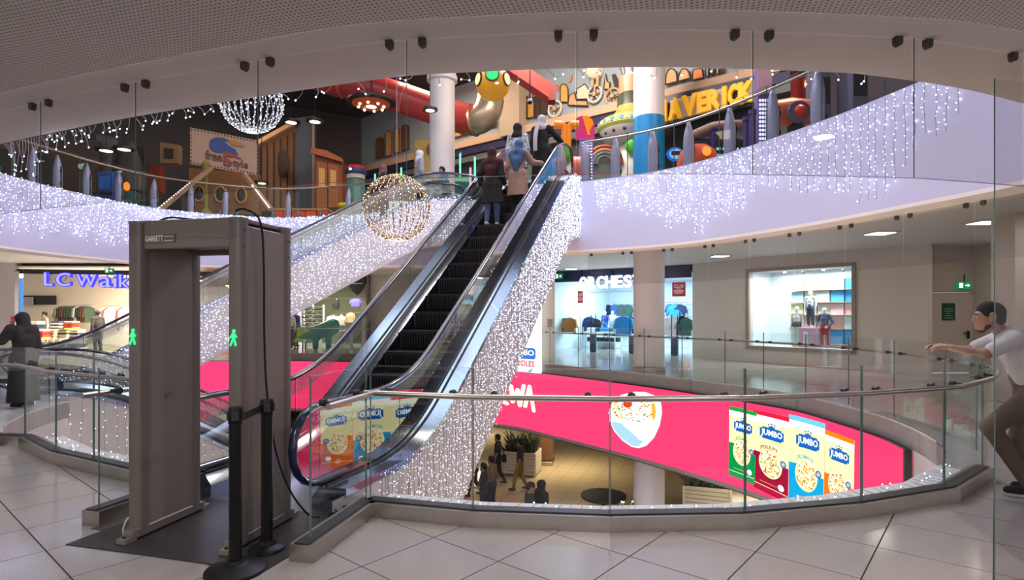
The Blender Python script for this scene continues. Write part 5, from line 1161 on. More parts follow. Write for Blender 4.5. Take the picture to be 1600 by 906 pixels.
for c_i, cc in enumerate((lin(110, 75, 55), lin(70, 65, 65), lin(215, 205, 195), lin(160, 120, 80))):
    mm = mat('shoe_leather_%d' % c_i, cc, .6); first = None
    for k in range(7):
        for q in range(6):
            if (k*6+q) % 4 != c_i: continue
            px_, pz_ = x0_+.09+(x1_-x0_-.18)*q/5, .565+.19*k
            if first is None: first = sho.build('shoe', mm, smooth=True, ang=180, label=f'{ordn[q]} small shoe on the {ordn[k]} shelf from the bottom of the white shoe rack', cat='shoe', group='shoes on the white grid rack')
            else: first2 = first.copy(); C.objects.link(first2); first2.location = (px_, 27.97, pz_); first2['label'] = f'{ordn[q]} small shoe on the {ordn[k]} shelf from the bottom of the white shoe rack'; continue
            first.location = (px_, 27.97, pz_)
for i, (x, z, w, h, c) in enumerate(((525, 1.75, .30, .5, lin(30, 25, 28)), (520, .95, .55, .5, lin(200, 195, 190)), (533, .95, .45, .5, lin(170, 165, 160)), (556, 1.9, .5, .4, lin(95, 90, 200)), (548, 1.1, .4, .5, lin(180, 150, 120)))):
    garment(['black tops on the upper rail of the shoe shop', 'white top on the rail of the shoe shop', 'pale grey top on the rail of the shoe shop', 'violet top near the shield sign', 'tan top near the right wall of the shoe shop'][i], (sX(x, 29), 29, z), V((1, 0)), w, h, c, 'garments in the shoe shop')
MB().bar((sX(508, 29), 29, 2.32), (sX(566, 29), 29, 2.32), .03, .03).build('hanging_rail', m_chrome, label='upper rail with hanging tops in the shoe shop', cat='rack')
MB().bar((sX(512, 29), 29.0, 1.52), (sX(566, 29), 29.0, 1.62), .03, .03).build('hanging_rail', m_chrome, label='lower rail with hanging tops in the shoe shop', cat='rack')
bt = thing('display_table', 'white low table in front of the shoe shop', 'table', (sX(524, 25.6), 25.6, 0)); MB().rbox((sX(524, 25.6), 25.6, .78), (1.5, .5, .05), .01).build('table_top', m_bright, bt)
for sx in (-.7, .7): MB().box((sX(524, 25.6)+sx, 25.6, .38), (.05, .45, .76)).build('leg', m_bright, bt)
dn = thing('ride_on_toy', 'teal and lime ride-on toy in front of the shoe shop', 'toy', (sX(498, 24.5), 24.5, 0)); bx_ = sX(498, 24.5)
grown(MB(), [(V((bx_-.1, 24.5, .75)), V((bx_+.55, 24.5, .95)), .3, .34), (V((bx_+.5, 24.5, .95)), V((bx_+.65, 24.5, 1.12)), .3, .2), (V((bx_-.1, 24.5, .7)), V((bx_-.75, 24.5, .55)), .28, .1), (V((bx_-.1, 24.4, .6)), V((bx_-.1, 24.4, .12)), .14, .12), (V((bx_+.45, 24.4, .7)), V((bx_+.45, 24.4, .12)), .15, .12)], .05, .1).build('body', mat('toy_teal', lin(50, 140, 130), .4), dn, smooth=True, ang=180)
ls = thing('lime_chair', 'small lime green chair beside the teal toy', 'chair', (sX(469, 25), 25, 0)); lx_ = sX(469, 25)
MB().rbox((lx_, 25, .38), (.42, .4, .12), .03).build('seat', mat('lime', lin(170, 195, 40), .5), ls); MB().rbox((lx_, 25.18, .68), (.42, .1, .55), .04).build('backrest', MT['lime'], ls)
for sx in (-1, 1):
    for sy in (-1, 1): MB().bar((lx_+sx*.17, 25+sy*.15, 0), (lx_+sx*.17, 25+sy*.15, .33), .05, .05).build('leg', m_dark, ls)
# ceiling lamps of the far walkway
for i, (x, y, Y) in enumerate(((1375, 378, 12.5), (1125, 410, 17.5), (1540, 360, 11.0), (893, 420, 22.5))):
    X = (x-800)/F*Y; t = thing('ceiling_lamp', f'recessed square lamp in the far walkway ceiling, {["right of the display window", "above the pilaster", "near the exit door", "left of the childrenswear sign"][i]}', 'lamp', (X, Y, CF)); MB().rbox((X, Y, CF-.015), (.55, .55, .03), .01).build('frame', m_white, t); MB().box((X, Y, CF-.032), (.42, .42, .008)).build('diffuser', emis('lamp_warm', (1, .88, .70), 6), t)
# ---------------------------------------------------------------- foreground: walk-through metal detector
ang = math.atan2(-.216, .976); dw, dd_ = V((.976, -.216, 0)), V((.216, .976, 0)); LF = V((-2.672, 4.01, 0))
det = thing('metal_detector', 'grey walk-through metal detector gate standing before the escalator', 'metal detector', LF+dw*.45+dd_*.28, ang)
dp = lambda w, d, z: LF+dw*w+dd_*d+V((0, 0, z))
m_det = mat('detector_grey', (.18, .157, .143), .5, noise=.06, nscale=5); m_det2 = mat('detector_profile', (.135, .118, .108), .4, noise=.05, nscale=4)
Rz = Matrix.Rotation(ang, 3, 'Z')
for i, w0 in enumerate((0, .80)):
    MB().rbox(tuple(dp(w0+.05, .285, 1.10)), (.085, .44, 2.12), .008, ang).build('side_panel', m_det, det)
    for d0, lab in ((.04, 'front'), (.525, 'rear')):
        prof = [(-.05, -.04), (.05, -.04), (.05, .04), (-.05, .04)]
        mb = MB(); c = dp(w0+.05, d0, 0); pts = []
        for k in range(16):
            a = 2*math.pi*k/16; x = .052*math.copysign(abs(math.cos(a))**.5, math.cos(a)); y = .048*math.copysign(abs(math.sin(a))**.5, math.sin(a)); pts.append(c+dw*x+dd_*y+V((0, 0, .04)))
        mb.poly(pts, (0, 0, 2.15)); pf = mb.build('edge_profile', m_det2, det, smooth=True)
        mb = MB(); mb.poly([p+V((0, 0, 2.15))+(p-c-V((0, 0, .04)))*.06 for p in pts], (0, 0, .018)); mb.build('end_cap', m_det, pf)
    MB().rbox(tuple(dp(w0+.05, .285, .05)), (.10, .62, .075), .012, ang).build('foot_rail', m_det2, det)
    for d0, sg_ in ((-.02, -1), (.59, 1)):
        mb = MB(); c = dp(w0+.05, d0, 0); mb.poly([c+dw*-.045, c+dw*.045, c+dw*.035+dd_*sg_*.09, c+dw*-.035+dd_*sg_*.09], (0, 0, .035)); mb.poly([c+dw*-.045+V((0, 0, .035)), c+dw*.045+V((0, 0, .035)), c+dw*.04+dd_*sg_*.03+V((0, 0, .035)), c+dw*-.04+dd_*sg_*.03+V((0, 0, .035))], (0, 0, .035)); mb.build('foot', m_det, det)
        MB().lathe([(.012, .035), (.012, .044), (.006, .05), (0, .05)], c+dd_*sg_*.06, 8).build('bolt', m_dark, det)
MB().rbox(tuple(dp(.45, .06, 2.115)), (.72, .055, .20), .006, ang).build('header_front', m_det, det)
MB().rbox(tuple(dp(.45, .51, 2.115)), (.72, .055, .20), .006, ang).build('header_rear', m_det, det)
MB().rbox(tuple(dp(.45, .285, 2.20)), (.82, .50, .03), .006, ang).build('header_top', m_det, det)
MB().rbox(tuple(dp(.45, .285, 2.10)), (.60, .36, .10), .006, ang).build('control_box', m_det2, det)
pl_ = MB().poly([dp(.115, .030, 2.055), dp(.36, .030, 2.055), dp(.36, .030, 2.115), dp(.115, .030, 2.115)], dd_*-.004).build('name_plate', m_det2, det)
mb = MB(); lettering(mb, 'GARRETT', dp(.12, .024, 2.065), dw*.145, (0, 0, .042), dd_*-.003, .02)
for k, (a_, b_) in enumerate(((.275, .35), (.275, .345))): mb.poly([dp(a_, .024, 2.095-.028*k), dp(b_, .024, 2.095-.028*k), dp(b_, .024, 2.100-.028*k), dp(a_, .024, 2.100-.028*k)], dd_*-.002)
mb.build('lettering', mat('plate_letters', (.8, .75, .68), .5), pl_)
for w0 in (.90-.003, .80+.05):
    for z in (2.12, 2.00):
        pass
for d0, z in ((.035, 2.13), (.035, 2.01), (.525, 2.11), (.525, 1.99)): MB().lathe([(.012, 0), (.012, .006), (.007, .009), (0, .009)], dp(.903, d0, z), 10, Matrix.Rotation(ang, 3, 'Z') @ Matrix.Rotation(math.pi/2, 3, 'Y')).build('screw', mat('screw_bronze', (.16, .13, .12), .4, .5), det)
MB().lathe([(.02, 0), (.02, .012), (.0, .012)], dp(.093, .25, .98), 10, Rz @ Matrix.Rotation(math.pi/2, 3, 'Y')).build('lock', m_det2, det)
for w0 in (.0, .80):   # green walking-figure indicator
    c = dp(w0+.05, -.012, 1.40); mb = MB(); f = lambda x, z: c+dw*x+V((0, 0, z)); th = dd_*-.004
    mb.poly([f(.004+.012*math.cos(a*.7), .05+.012*math.sin(a*.7)) for a in range(9)], th)
    mb.poly([f(-.012, .035), f(.012, .038), f(.012, -.005), f(-.008, -.005)], th); mb.poly([f(-.01, .03), f(-.03, .005), f(-.024, .0), f(-.006, .02)], th); mb.poly([f(.01, .034), f(.03, .012), f(.025, .006), f(.008, .02)], th)
    mb.poly([f(-.008, -.003), f(.004, -.003), f(-.018, -.05), f(-.028, -.046)], th); mb.poly([f(.0, -.003), f(.012, -.003), f(.026, -.045), f(.015, -.05)], th)
    mb.build('indicator', emis('indicator_green', lin(60, 255, 130), 1.3), det)
cab = [dp(.84, .02, 2.25), dp(.88, .06, 2.27), dp(.925, .16, 2.20), dp(.925, .20, 1.9), dp(.922, .21, 1.4), dp(.93, .23, 1.0), dp(.97, .27, .6), dp(1.02, .36, .3), dp(1.08, .50, .08), dp(1.10, .62, .02)]
def smooth3(P, n=6):
    P = [V(p) for p in P]; out = []; N = len(P)
    for i in range(N-1):
        a, b, c, d = (P[min(max(i+j, 0), N-1)] for j in (-1, 0, 1, 2))
        for k in range(n): t = k/n; out.append(.5*((2*b)+(c-a)*t+(2*a-5*b+4*c-d)*t*t+(3*b-a-3*c+d)*t**3))
    return out+[P[-1]]
MB().tube(smooth3(cab), .0075, 8).build('power_cable', m_black, smooth=True, label='black power cable hanging down the outside of the metal detector', cat='cable')
MB().tube(smooth3([dp(.15, .1, 2.216), dp(.22, .12, 2.245), dp(.32, .14, 2.24), dp(.42, .16, 2.225)]), .007, 6).build('power_cable', m_black, smooth=True, label='short black cable loop lying on top of the metal detector', cat='cable')
MB().tube(smooth3([dp(-.03, .12, .16), dp(-.06, .06, .12), dp(-.07, .03, .06), dp(-.06, .02, .012)]), .006, 6).build('power_cable', m_wirew, smooth=True, label='short white cable at the left foot of the metal detector', cat='cable')
r = random.Random(2); pts = []
for k in range(60): a = k*.55; pts.append((-1.30+.10*math.cos(a)+.02*r.uniform(-1, 1)+k*.0006, 4.42+.09*math.sin(a)+.02*r.uniform(-1, 1), .02+.0009*k+.006*r.random()))
MB().tube(smooth3(pts, 3), .006, 6).build('cable_coil', m_black, smooth=True, label='tangled black cable coil behind the short glass return', cat='cable')
# dark mat in the passage
MB().slab([[V((-3.02, 3.9)), V((-1.80, 3.57)), V((-1.50, 3.50)), V((-1.22, 4.40)), V((-2.55, 4.86)), V((-2.75, 4.80))]], .001, .007).build('floor_mat', mat('mat_dark', (.028, .026, .026), .45, noise=.25, nscale=6, spec=.3), label='dark worn floor mat under the metal detector', cat='mat')
# belt stanchions
def stanchion(label, x, y, hgt, rb):
    t = thing('belt_stanchion', label, 'stanchion', (x, y, 0), group='black belt stanchions')
    MB().lathe([(rb, 0), (rb, .018), (rb*.93, .028), (rb*.5, .045), (.055, .06), (.048, .075), (0, .075)], (x, y, .0), 32).build('base', m_black, t, smooth=True)
    MB().lathe([(.037, .07), (.037, hgt-.09)], (x, y, 0), 24).build('post', mat('stanchion_black', (.005, .005, .006), .38, spec=.25), t, smooth=True)
    hd = MB().lathe([(.040, hgt-.10), (.042, hgt-.095), (.042, hgt-.01), (.038, hgt), (0, hgt)], (x, y, 0), 24).build('belt_head', MT['stanchion_black'], t, smooth=True)
    for k in range(4): a = k*math.pi/2+.4; MB().box((x+.043*math.cos(a), y+.043*math.sin(a), hgt-.05), (.008, .04, .055), a).build('belt_slot', m_dark, hd)
    return t
stanchion('taller-looking front black belt stanchion beside the metal detector', -1.68, 3.50, 1.0, .175)
stanchion('rear black belt stanchion close to the metal detector', -1.62, 3.81, 1.0, .115)
a_, b_ = V((-1.66, 3.545, .93)), V((-1.63, 3.765, .95))
MB().bar(a_, b_, .004, .045).build('belt', m_black, label='short black belt strap joining the two stanchions', cat='belt')
# glass leaf and column at the right edge of the frame
gx = V((2.76, 3.30)); gy = V((2.80, 3.12)); t = thing('glass_leaf', 'clear glass side leaf beside the column at the right edge', 'glass screen', (2.78, 3.2, 0))
m2 = pane_mb(V((2.765, 3.30)), V((3.2, 3.38)), .01, ZC-.02, .012); mb = MB(); mb.add(m2.v, m2.f[:2], 0); mb.build('pane', m_smoke, t); MB().box((2.765, 3.30, ZC/2), (.003, .007, ZC-.03)).build('pane_edge', m_gedge, t); MB().box((2.98, 3.34, .012), (.42, .03, .024), .18).build('floor_clip', m_steel, t)
struct('wall_column_right', MB().rbox((3.39, 3.46, ZC/2), (.36, .36, ZC), .03), mat('column_beige', (.50, .44, .40), .35), label='beige column at the right edge of the frame')
# ---------------------------------------------------------------- arcade on the upper storey
ZL = 8.3
k_ = (CH-ZL)/(197-HY); MA = V((14*k_, F*k_)); dM = V((1.273, -1)).normalized(); nM = V((dM.y, -dM.x)); nM = nM if nM.dot(MA) > 0 else -nM
def onwall(x, y, off=0.):
    """point on the long mural wall (off metres in front of it) seen at pixel x, y"""
    o = MA-nM*off; d = V(((x-800)/F, 1)); t = (o.x*dM.y-o.y*dM.x)/(d.x*dM.y-d.y*dM.x); p = d*t; return V((p.x, p.y, CH-(y-HY)*p.y/F))
M0, M1 = MA-dM*9.2, MA+dM*9.0; n3M, e3M = nM.to_3d(), dM.to_3d(); TH = -n3M
vwall('wall_mural_sky', M0, M1, ZL-.14, 10.5, mat('mural_sky', lin(150, 165, 178), .7, noise=.12, nscale=.8), label='painted sky of the arcade mural')
vwall('wall_mural_base', M0, M1, F2, ZL-.14, mat('arcade_dark_front', (.05, .047, .05), .5, noise=.2), label='dark shopfront below the mural ledge', holes=[(1.6, 7.2, F2, 6.9)])
struct('wall_arcade_recess', MB().poly([V((*(M0+dM*1.5+nM*2.5), F2)), V((*(M0+dM*7.3+nM*2.5), F2)), V((*(M0+dM*7.3+nM*2.5), 7)), V((*(M0+dM*1.5+nM*2.5), 7))], n3M*.1), mat('recess_green_light', lin(120, 150, 125), .6), label='wall with painted-in green light inside the arcade recess')  # green light of the recess is put into the wall colour
lg = thing('mural_ledge', 'long beige ledge running under the arcade mural', 'ledge', (MA.x, MA.y, ZL))
MB().poly([V((*M0, ZL-.40)), V((*M1, ZL-.40)), V((*(M1-nM*.36), ZL-.40)), V((*(M0-nM*.36), ZL-.40))], (0, 0, .26)).build('board', mat('ledge_beige', lin(200, 165, 140), .6), lg)
MB().poly([V((*M0, ZL-.70)), V((*M1, ZL-.70)), V((*(M1-nM*.30), ZL-.70)), V((*(M0-nM*.30), ZL-.70))], (0, 0, .28)).build('navy_band', mat('band_navy', lin(45, 45, 85), .4), lg)
MB().poly([V((*M0, ZL-.95)), V((*M1, ZL-.95)), V((*(M1-nM*.25), ZL-.95)), V((*(M0-nM*.25), ZL-.95))], (0, 0, .22)).build('grey_band', mat('band_grey', lin(105, 105, 110), .4), lg)
tan, brn, drk, crm, gold = (mat('relief_tan', lin(205, 160, 115), .7, noise=.15, nscale=2), mat('relief_brown', lin(120, 75, 50), .7), mat('relief_dark', lin(60, 42, 36), .7), mat('relief_cream', lin(225, 205, 180), .7), mat('relief_gold', lin(215, 165, 80), .6))
def relief(name, label, pts, m, off=.02, th=.06, edge=True):
    P = [onwall(x, y, off) for x, y in pts]; c = sum(P, V((0, 0, 0)))/len(P); t = thing(name, label, 'wall relief', c)
    MB().poly(P, TH*th).build('panel', m, t)
    if edge: MB().tube([p+TH*th for p in P]+[P[0]+TH*th], .022, 5).build('outline', drk, t)
    return t
def wheel(label, x, y, rx, off=.1, m=crm, spokes=5, hub=.3):
    c = onwall(x, y, off); rr = rx*c.y/F; R = (-n3M).to_track_quat('Z', 'Y').to_matrix(); t = thing('gear_wheel', label, 'wall relief', c)
    mb = MB(); mb.tube([c+R @ V((rr*math.cos(a*math.pi/12), rr*math.sin(a*math.pi/12), 0)) for a in range(24)], rr*.14, 8, closed=True); mb.build('rim', m, t, smooth=True)
    MB().lathe([(rr*hub, -.03), (rr*hub, .05), (rr*hub*.6, .07), (0, .07)], c, 16, R).build('hub', tan, t, smooth=True)
    MB().tube([c+R @ V((rr*hub*1.15*math.cos(a*math.pi/8), rr*hub*1.15*math.sin(a*math.pi/8), .03)) for a in range(16)], rr*.05, 6, closed=True).build('hub_ring', drk, t)
    for k in range(spokes): a = 2*math.pi*k/spokes+.3; MB().bar(c+R @ V((rr*hub*math.cos(a), rr*hub*math.sin(a), 0)), c+R @ V((rr*.9*math.cos(a), rr*.9*math.sin(a), 0)), rr*.12, .05, up=n3M).build('spoke', m, t)
    return t
wheel('large cream gear wheel with dark hub on the mural', 929, 147, 12.5, m=crm); wheel('cream gear half hidden behind the ledge at the left of the mural', 867, 170, 12, m=crm, spokes=3); wheel('tan gear at the right of the mural near the column', 957, 150, 12, m=tan, spokes=4)
wheel('small round clock-like gear above the slanting red beam end', 868, 136, 5, m=tan, spokes=3)
mb = MB(); R_ = (-n3M).to_track_quat('Z', 'Y').to_matrix(); bc = onwall(930, 112, .15); t = thing('bulb_dome', 'cream bulb dome on a stem at the top of the mural', 'wall relief', bc)
MB().ball(tuple(bc), (.30, .12, .24), 14, 10).build('dome', crm, t, smooth=True); MB().bar(onwall(926, 118, .15), onwall(926, 135, .15), .09, .06, up=n3M).build('stem', tan, t); MB().bar(onwall(934, 118, .15), onwall(934, 135, .15), .09, .06, up=n3M).build('stem', tan, t)
relief('mural_tower', 'golden tower painted on the mural', [(877, 160), (877, 136), (880, 132), (886, 133), (889, 140), (889, 160)], gold); relief('mural_building', 'tan building with curved roof on the mural', [(889, 165), (891, 150), (899, 145), (902, 158), (918, 158), (920, 166)], tan)
relief('mural_building', 'pale building block left of the large gear wheel', [(901, 150), (903, 140), (915, 132), (921, 140), (920, 155), (902, 156)], crm); relief('mural_tower', 'thin spire tower right of the large gear wheel', [(945, 140), (946, 128), (948, 116), (950, 128), (954, 130), (954, 140)], tan)
relief('mural_rocket', 'small orange rocket painted in the mural sky', [(889, 128), (892, 121), (895, 117), (894, 124), (892, 129)], mat('relief_orange', lin(225, 130, 80), .6), edge=False); relief('mural_spring', 'dark coiled spring by the silver bulb machine', [(957, 118), (962, 116), (966, 125), (967, 140), (962, 140)], drk, edge=False)
for i, (x0, x1, y0, y1, m) in enumerate(((817, 826, 150, 188, brn), (824, 836, 158, 186, gold), (836, 844, 150, 184, drk), (846, 856, 148, 180, drk), (829, 834, 145, 160, gold), (700, 708, 195, 220, tan), (712, 722, 185, 215, gold), (724, 738, 190, 212, brn), (742, 756, 178, 205, tan), (758, 776, 172, 202, gold), (590, 600, 215, 248, brn), (604, 614, 205, 245, tan), (618, 626, 200, 240, gold), (630, 640, 195, 236, brn))):
    relief('mural_building', f'narrow mural building {"left of the red beam" if i < 5 else "by the gallery column" if i < 10 else "far left of the mural"}, {list(pos.values())[i % 5]} in its row', [(x0, y1), (x0, y0+3), ((x0+x1)/2, y0), (x1, y0+2), (x1, y1-(x1-x0)*.25)], m)
for i, x in enumerate((1050, 1070)):
    relief('arched_window', f'arched tan mural window above the yellow sign, {["left", "right"][i]} one', [(x-9, 133-(x-1050)*.25), (x-8, 118), (x-4, 110), (x, 108), (x+5, 110), (x+8, 116), (x+9, 128-(x-1050)*.25)], tan, .06)
relief('mural_building', 'orange painted block right of the arched windows', [(1083, 126), (1084, 110), (1098, 108), (1100, 122)], MT['relief_orange'])
for i, x in enumerate((1104, 1112, 1120, 1128)): relief('mural_tower', f'brown and cream stripe above the yellow sign, {list(pos.values())[i]} from the left', [(x, 121-i*2), (x, 107), (x+4, 107), (x+4, 120-i*2)], brn if i % 2 else crm)
a_, b_ = onwall(781, 205, .5), onwall(811, 205, .5)
struct('wall_arcade_pier', MB().poly([V((a_.x, a_.y, 7.9)), V((b_.x, b_.y, 7.9)), V((b_.x+nM.x*.5, b_.y+nM.y*.5, 7.9)), V((a_.x+nM.x*.5, a_.y+nM.y*.5, 7.9))], (0, 0, 3)), mat('pier_concrete', lin(190, 170, 145), .6, noise=.1, nscale=2), label='pale pier interrupting the mural')
# big yellow letters
ms = thing('arcade_sign', 'arcade sign with big yellow letters on a dark board at the upper right', 'sign', onwall(1110, 200, .6))
MB().poly([onwall(1030, 196, .55), onwall(1183, 163, .55), onwall(1183, 117, .55), onwall(1030, 152, .55)], n3M*.06).build('board', mat('board_dark', lin(38, 34, 60), .4), ms)
xs = [(1022, 1043), (1046, 1067), (1067, 1091), (1091, 1108), (1106, 1129), (1130, 1137), (1139, 1156), (1155, 1181)]
base = lambda x: 191-(x-1041)*.232; topy = lambda x: 158-(x-1041)*.232
for ch, (x0, x1) in zip('MAVERICK', xs):
    p0, p1_, pt_ = onwall(x0, base(x0), .62), onwall(x1, base(x1), .62), onwall(x0, topy(x0), .62)
    o = MB(); lettering(o, ch, p0, p1_-p0, V((0, 0, pt_.z-p0.z)), TH*.12, .06); o.build('letter', mat('letter_yellow', lin(235, 175, 10), .4, emit=.25), ms)  # faint emission makes the letters look lit
    o = MB(); o.poly([p0+n3M*.03+V((0, 0, .03)), p1_+n3M*.03+V((0, 0, .03)), p1_+n3M*.03+V((0, 0, pt_.z-p0.z)), p0+n3M*.03+V((0, 0, pt_.z-p0.z))], n3M*.015)
    if ch in 'AVRK': o.build('letter_backing', mat('letter_backing', lin(190, 185, 190), .5), ms)
# gallery column
k = 17.9; X = (691-800)/F*k; t = thing('round_column', 'white round gallery column with a capital near the top of the far escalator', 'column', (X, k, F2))
MB().lathe([(.39, F2), (.39, 8.75)], (X, k, 0), 28).build('shaft', MT['column_white'], t, smooth=True); MB().lathe([(.39, 8.72), (.47, 8.76), (.47, 8.9), (.43, 8.95), (.39, 10.4)], (X, k, 0), 28).build('capital', MT['column_white'], t, smooth=True)
MB().lathe([(.395, F2), (.395, F2+.5)], (X, k, 0), 28).build('blue_band', MT['column_blue'], t, smooth=True)
# rocket-shaped finials on the gallery edge
rk_prof = [(.0, .0), (.105, 0), (.115, .25), (.115, .50), (.098, .60), (.07, .70), (.035, .79), (.012, .83), (0, .835)]
m_rk = mat('rocket_grey_blue', lin(165, 165, 195), .35, .2); m_rkt = mat('rocket_teal', lin(70, 130, 165), .35, .2)
proto = None; rc2 = offs(FL2, -.30); lc2 = offs(cr([T2[-1]]+L2+[N2[0]], 5), -.30)
def rocket(p, label, m, sc=1., group='rocket finials along the gallery', wr=.74):
    global proto
    t = thing('rocket_finial', label, 'rocket ornament', p, group=group); n = 12
    MB().lathe([(r_*sc*wr, z*sc) for r_, z in rk_prof], p, n).build('body', m, t, smooth=True, ang=50)
    MB().bar(V(p)+V((.118*sc*wr, -.02, .12*sc)), V(p)+V((.118*sc*wr, -.02, .58*sc)), .012, .02).build('seam_strip', m_dark, t)
    for q in (.22, .48): MB().box(tuple(V(p)+V((.125*sc*wr, -.03, q*sc))), (.02, .03, .05*sc)).build('hinge', m_black, t)
    return t
wR = ['beside the top of the escalator', 'between the escalator top and the column', 'in front of the blue column', 'below the letter A of the yellow sign', 'below the last letters of the yellow sign', 'right of the yellow sign', 'rightmost, beside the light curtain peak']
for i, x in enumerate((912, 962, 1020, 1076, 1140, 1207, 1278)):
    s = hit(x, rc2) or lens(rc2)[-1]; p, d = along(rc2, s); rocket((p.x, p.y, F2+.02), f'grey rocket finial on the right gallery, {wR[i]}', m_rk, 1.28)
wL = ['leftmost, beside the light curtain', 'second from the left', 'third from the left', 'fourth from the left', 'at the foot of the lit strut', 'under the billboard', 'under the right corner of the billboard', 'above the metal detector corner', 'next to the far escalator handrail']
for i, x in enumerate((52, 90, 136, 186, 241, 299, 353, 451, 545)):
    s = hit(x, lc2)
    if s is None: continue
    p, d = along(lc2, s); rocket((p.x, p.y, F2+.02), f'blue grey rocket finial on the left gallery, {wL[i]}', m_rk, 1.15)
for i, x in enumerate((344, 371, 395, 426, 466, 500)):
    p = V(((x-800)/F*18.6, 18.6)); rocket((p.x, p.y, F2), f'small teal rocket ornament behind the left railing, {list(pos.values())[i]} from the left', m_rkt, .62, 'small teal rockets')
# ceiling lamps and ceiling features
def disc_lamp(label, x, y, Y, r_, rim=None):
    c = at(x, y, Y); t = thing('ceiling_lamp', label, 'lamp', c); MB().lathe([(r_*1.12, .03), (r_*1.12, -.03), (r_, -.035)], c, 24).build('rim', rim or m_dark, t, smooth=True); MB().lathe([(0, -.045), (r_, -.03)], c, 24).build('diffuser', emis('lamp_cream', (1, .88, .68), 4.5), t)
    MB().bar(c, V((c.x, c.y, 10.5)), .02, .02).build('rod', m_dark, t)
for i, (x, y, Y, r_) in enumerate(((455, 190, 19, .26), (492, 189, 19, .26), (672, 171, 17, .2), (166, 234, 16, .24), (194, 232, 16, .24), (409, 285, 19.4, .2))):
    disc_lamp('round glowing ceiling lamp in the arcade, ' + ['left of the pair right of the white ball', 'right of the pair right of the white ball', 'beside the white gallery column', 'left of the pair at the far left', 'right of the pair at the far left', 'low above the left building front'][i], x, y, Y, r_)
c = at(580, 163, 19); t = thing('saucer_lamp', 'orange saucer-shaped ceiling lamp with small bulbs', 'lamp', c)
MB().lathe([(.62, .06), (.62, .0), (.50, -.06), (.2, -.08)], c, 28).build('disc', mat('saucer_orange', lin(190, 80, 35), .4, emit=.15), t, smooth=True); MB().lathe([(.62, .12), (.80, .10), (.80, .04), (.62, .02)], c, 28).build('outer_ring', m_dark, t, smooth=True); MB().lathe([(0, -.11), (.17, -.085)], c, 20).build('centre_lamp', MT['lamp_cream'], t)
for k in range(8): a = k*math.pi/4; MB().ball((c.x+.42*math.cos(a), c.y+.42*math.sin(a), c.z-.08), .045, 8, 6).build('bulb', MT['lamp_cream'], t)
MB().bar(c, V((c.x, c.y, 10.5)), .04, .04).build('rod', m_dark, t)
m_red = mat('tube_red', lin(190, 60, 60), .35, noise=.15, nscale=3)
t = thing('slide_tube', 'thick red slide tube running under the arcade ceiling', 'slide', at(660, 150, 17)); P = [at(470, 105, 20.5), at(540, 128, 19.6), at(610, 148, 19.6), at(670, 168, 19.6), at(715, 183, 19.3), at(742, 188, 19.1)]
MB().tube(smooth3(P), [.5]*31, 18).build('tube', m_red, t, smooth=True)
for q in (6, 14, 21): c = smooth3(P); d = (c[q+1]-c[q]).normalized(); MB().tube([c[q]-d*.04, c[q]+d*.04], .525, 18).build('flange', mat('tube_flange', lin(220, 105, 90), .4), t, smooth=True)
MB().tube(smooth3([at(741, 188, 19.1), at(752, 185, 19.0), at(762, 172, 19.0), at(766, 155, 19.1)]), [.54, .52]+[.47]*17, 16).build('elbow', mat('tube_steel', lin(165, 150, 130), .3, .6), t, smooth=True)
t = thing('red_beam', 'slanting red box beam in front of the mural', 'beam', at(840, 130, 15)); MB().bar(at(790, 100, 16), at(864, 150, 16.5), .35, .40).build('beam', m_red, t); MB().box(tuple(at(862, 148, 16.45)), (.2, .4, .44)).build('end_plate', mat('beam_dark', lin(120, 40, 40), .5), t)
MB().bar(at(480, 128, 20), at(535, 146, 20), .3, .3).build('red_beam', m_red, label='short red ceiling beam left of the saucer lamp', cat='beam')
c = at(770, 130, 13.5); t = thing('ball_lamp', 'yellow hanging ball with round glowing green and cream windows', 'lamp', c); rr = 27*13.5/F
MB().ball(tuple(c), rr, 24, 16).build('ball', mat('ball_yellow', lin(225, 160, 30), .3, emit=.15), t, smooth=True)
for k, (az, el, m) in enumerate(((-90, 8, emis('window_green', lin(60, 255, 120), 1.4)), (-150, 3, emis('window_cream', lin(255, 220, 160), 1.3)), (-30, 3, MT['window_cream']), (90, 5, MT['window_cream']))):
    az = math.radians(az); el = math.radians(el); d = V((math.cos(az)*math.cos(el), math.sin(az)*math.cos(el), math.sin(el))); R = d.to_track_quat('Z', 'Y').to_matrix()
    w = MB().lathe([(rr*.42, rr*.86), (rr*.40, rr*.97), (rr*.30, rr*.98)], c, 18, R).build('window_ring', mat('ring_dark_green', lin(40, 60, 30), .4) if k == 0 else m_dark, t, smooth=True); MB().lathe([(rr*.33, rr*.985), (rr*.2, rr*1.02), (0, rr*1.04)], c, 18, R).build('window_light', m, w, smooth=True)
MB().bar(c+V((0, 0, rr)), V((c.x, c.y, 10.5)), .05, .05).build('rod', m_dark, t)
c = at(828, 158, 11.5); t = thing('security_camera', 'white dome security camera hanging on a thin rod', 'camera', c); MB().ball(tuple(c), .055, 12, 8).build('dome', m_white, t, smooth=True); MB().ball((c.x, c.y-.01, c.z-.025), .045, 10, 8).build('lens', m_black, t, smooth=True); MB().bar(c, V((c.x, c.y, 10.5)), .022, .022).build('rod', m_dark, t)
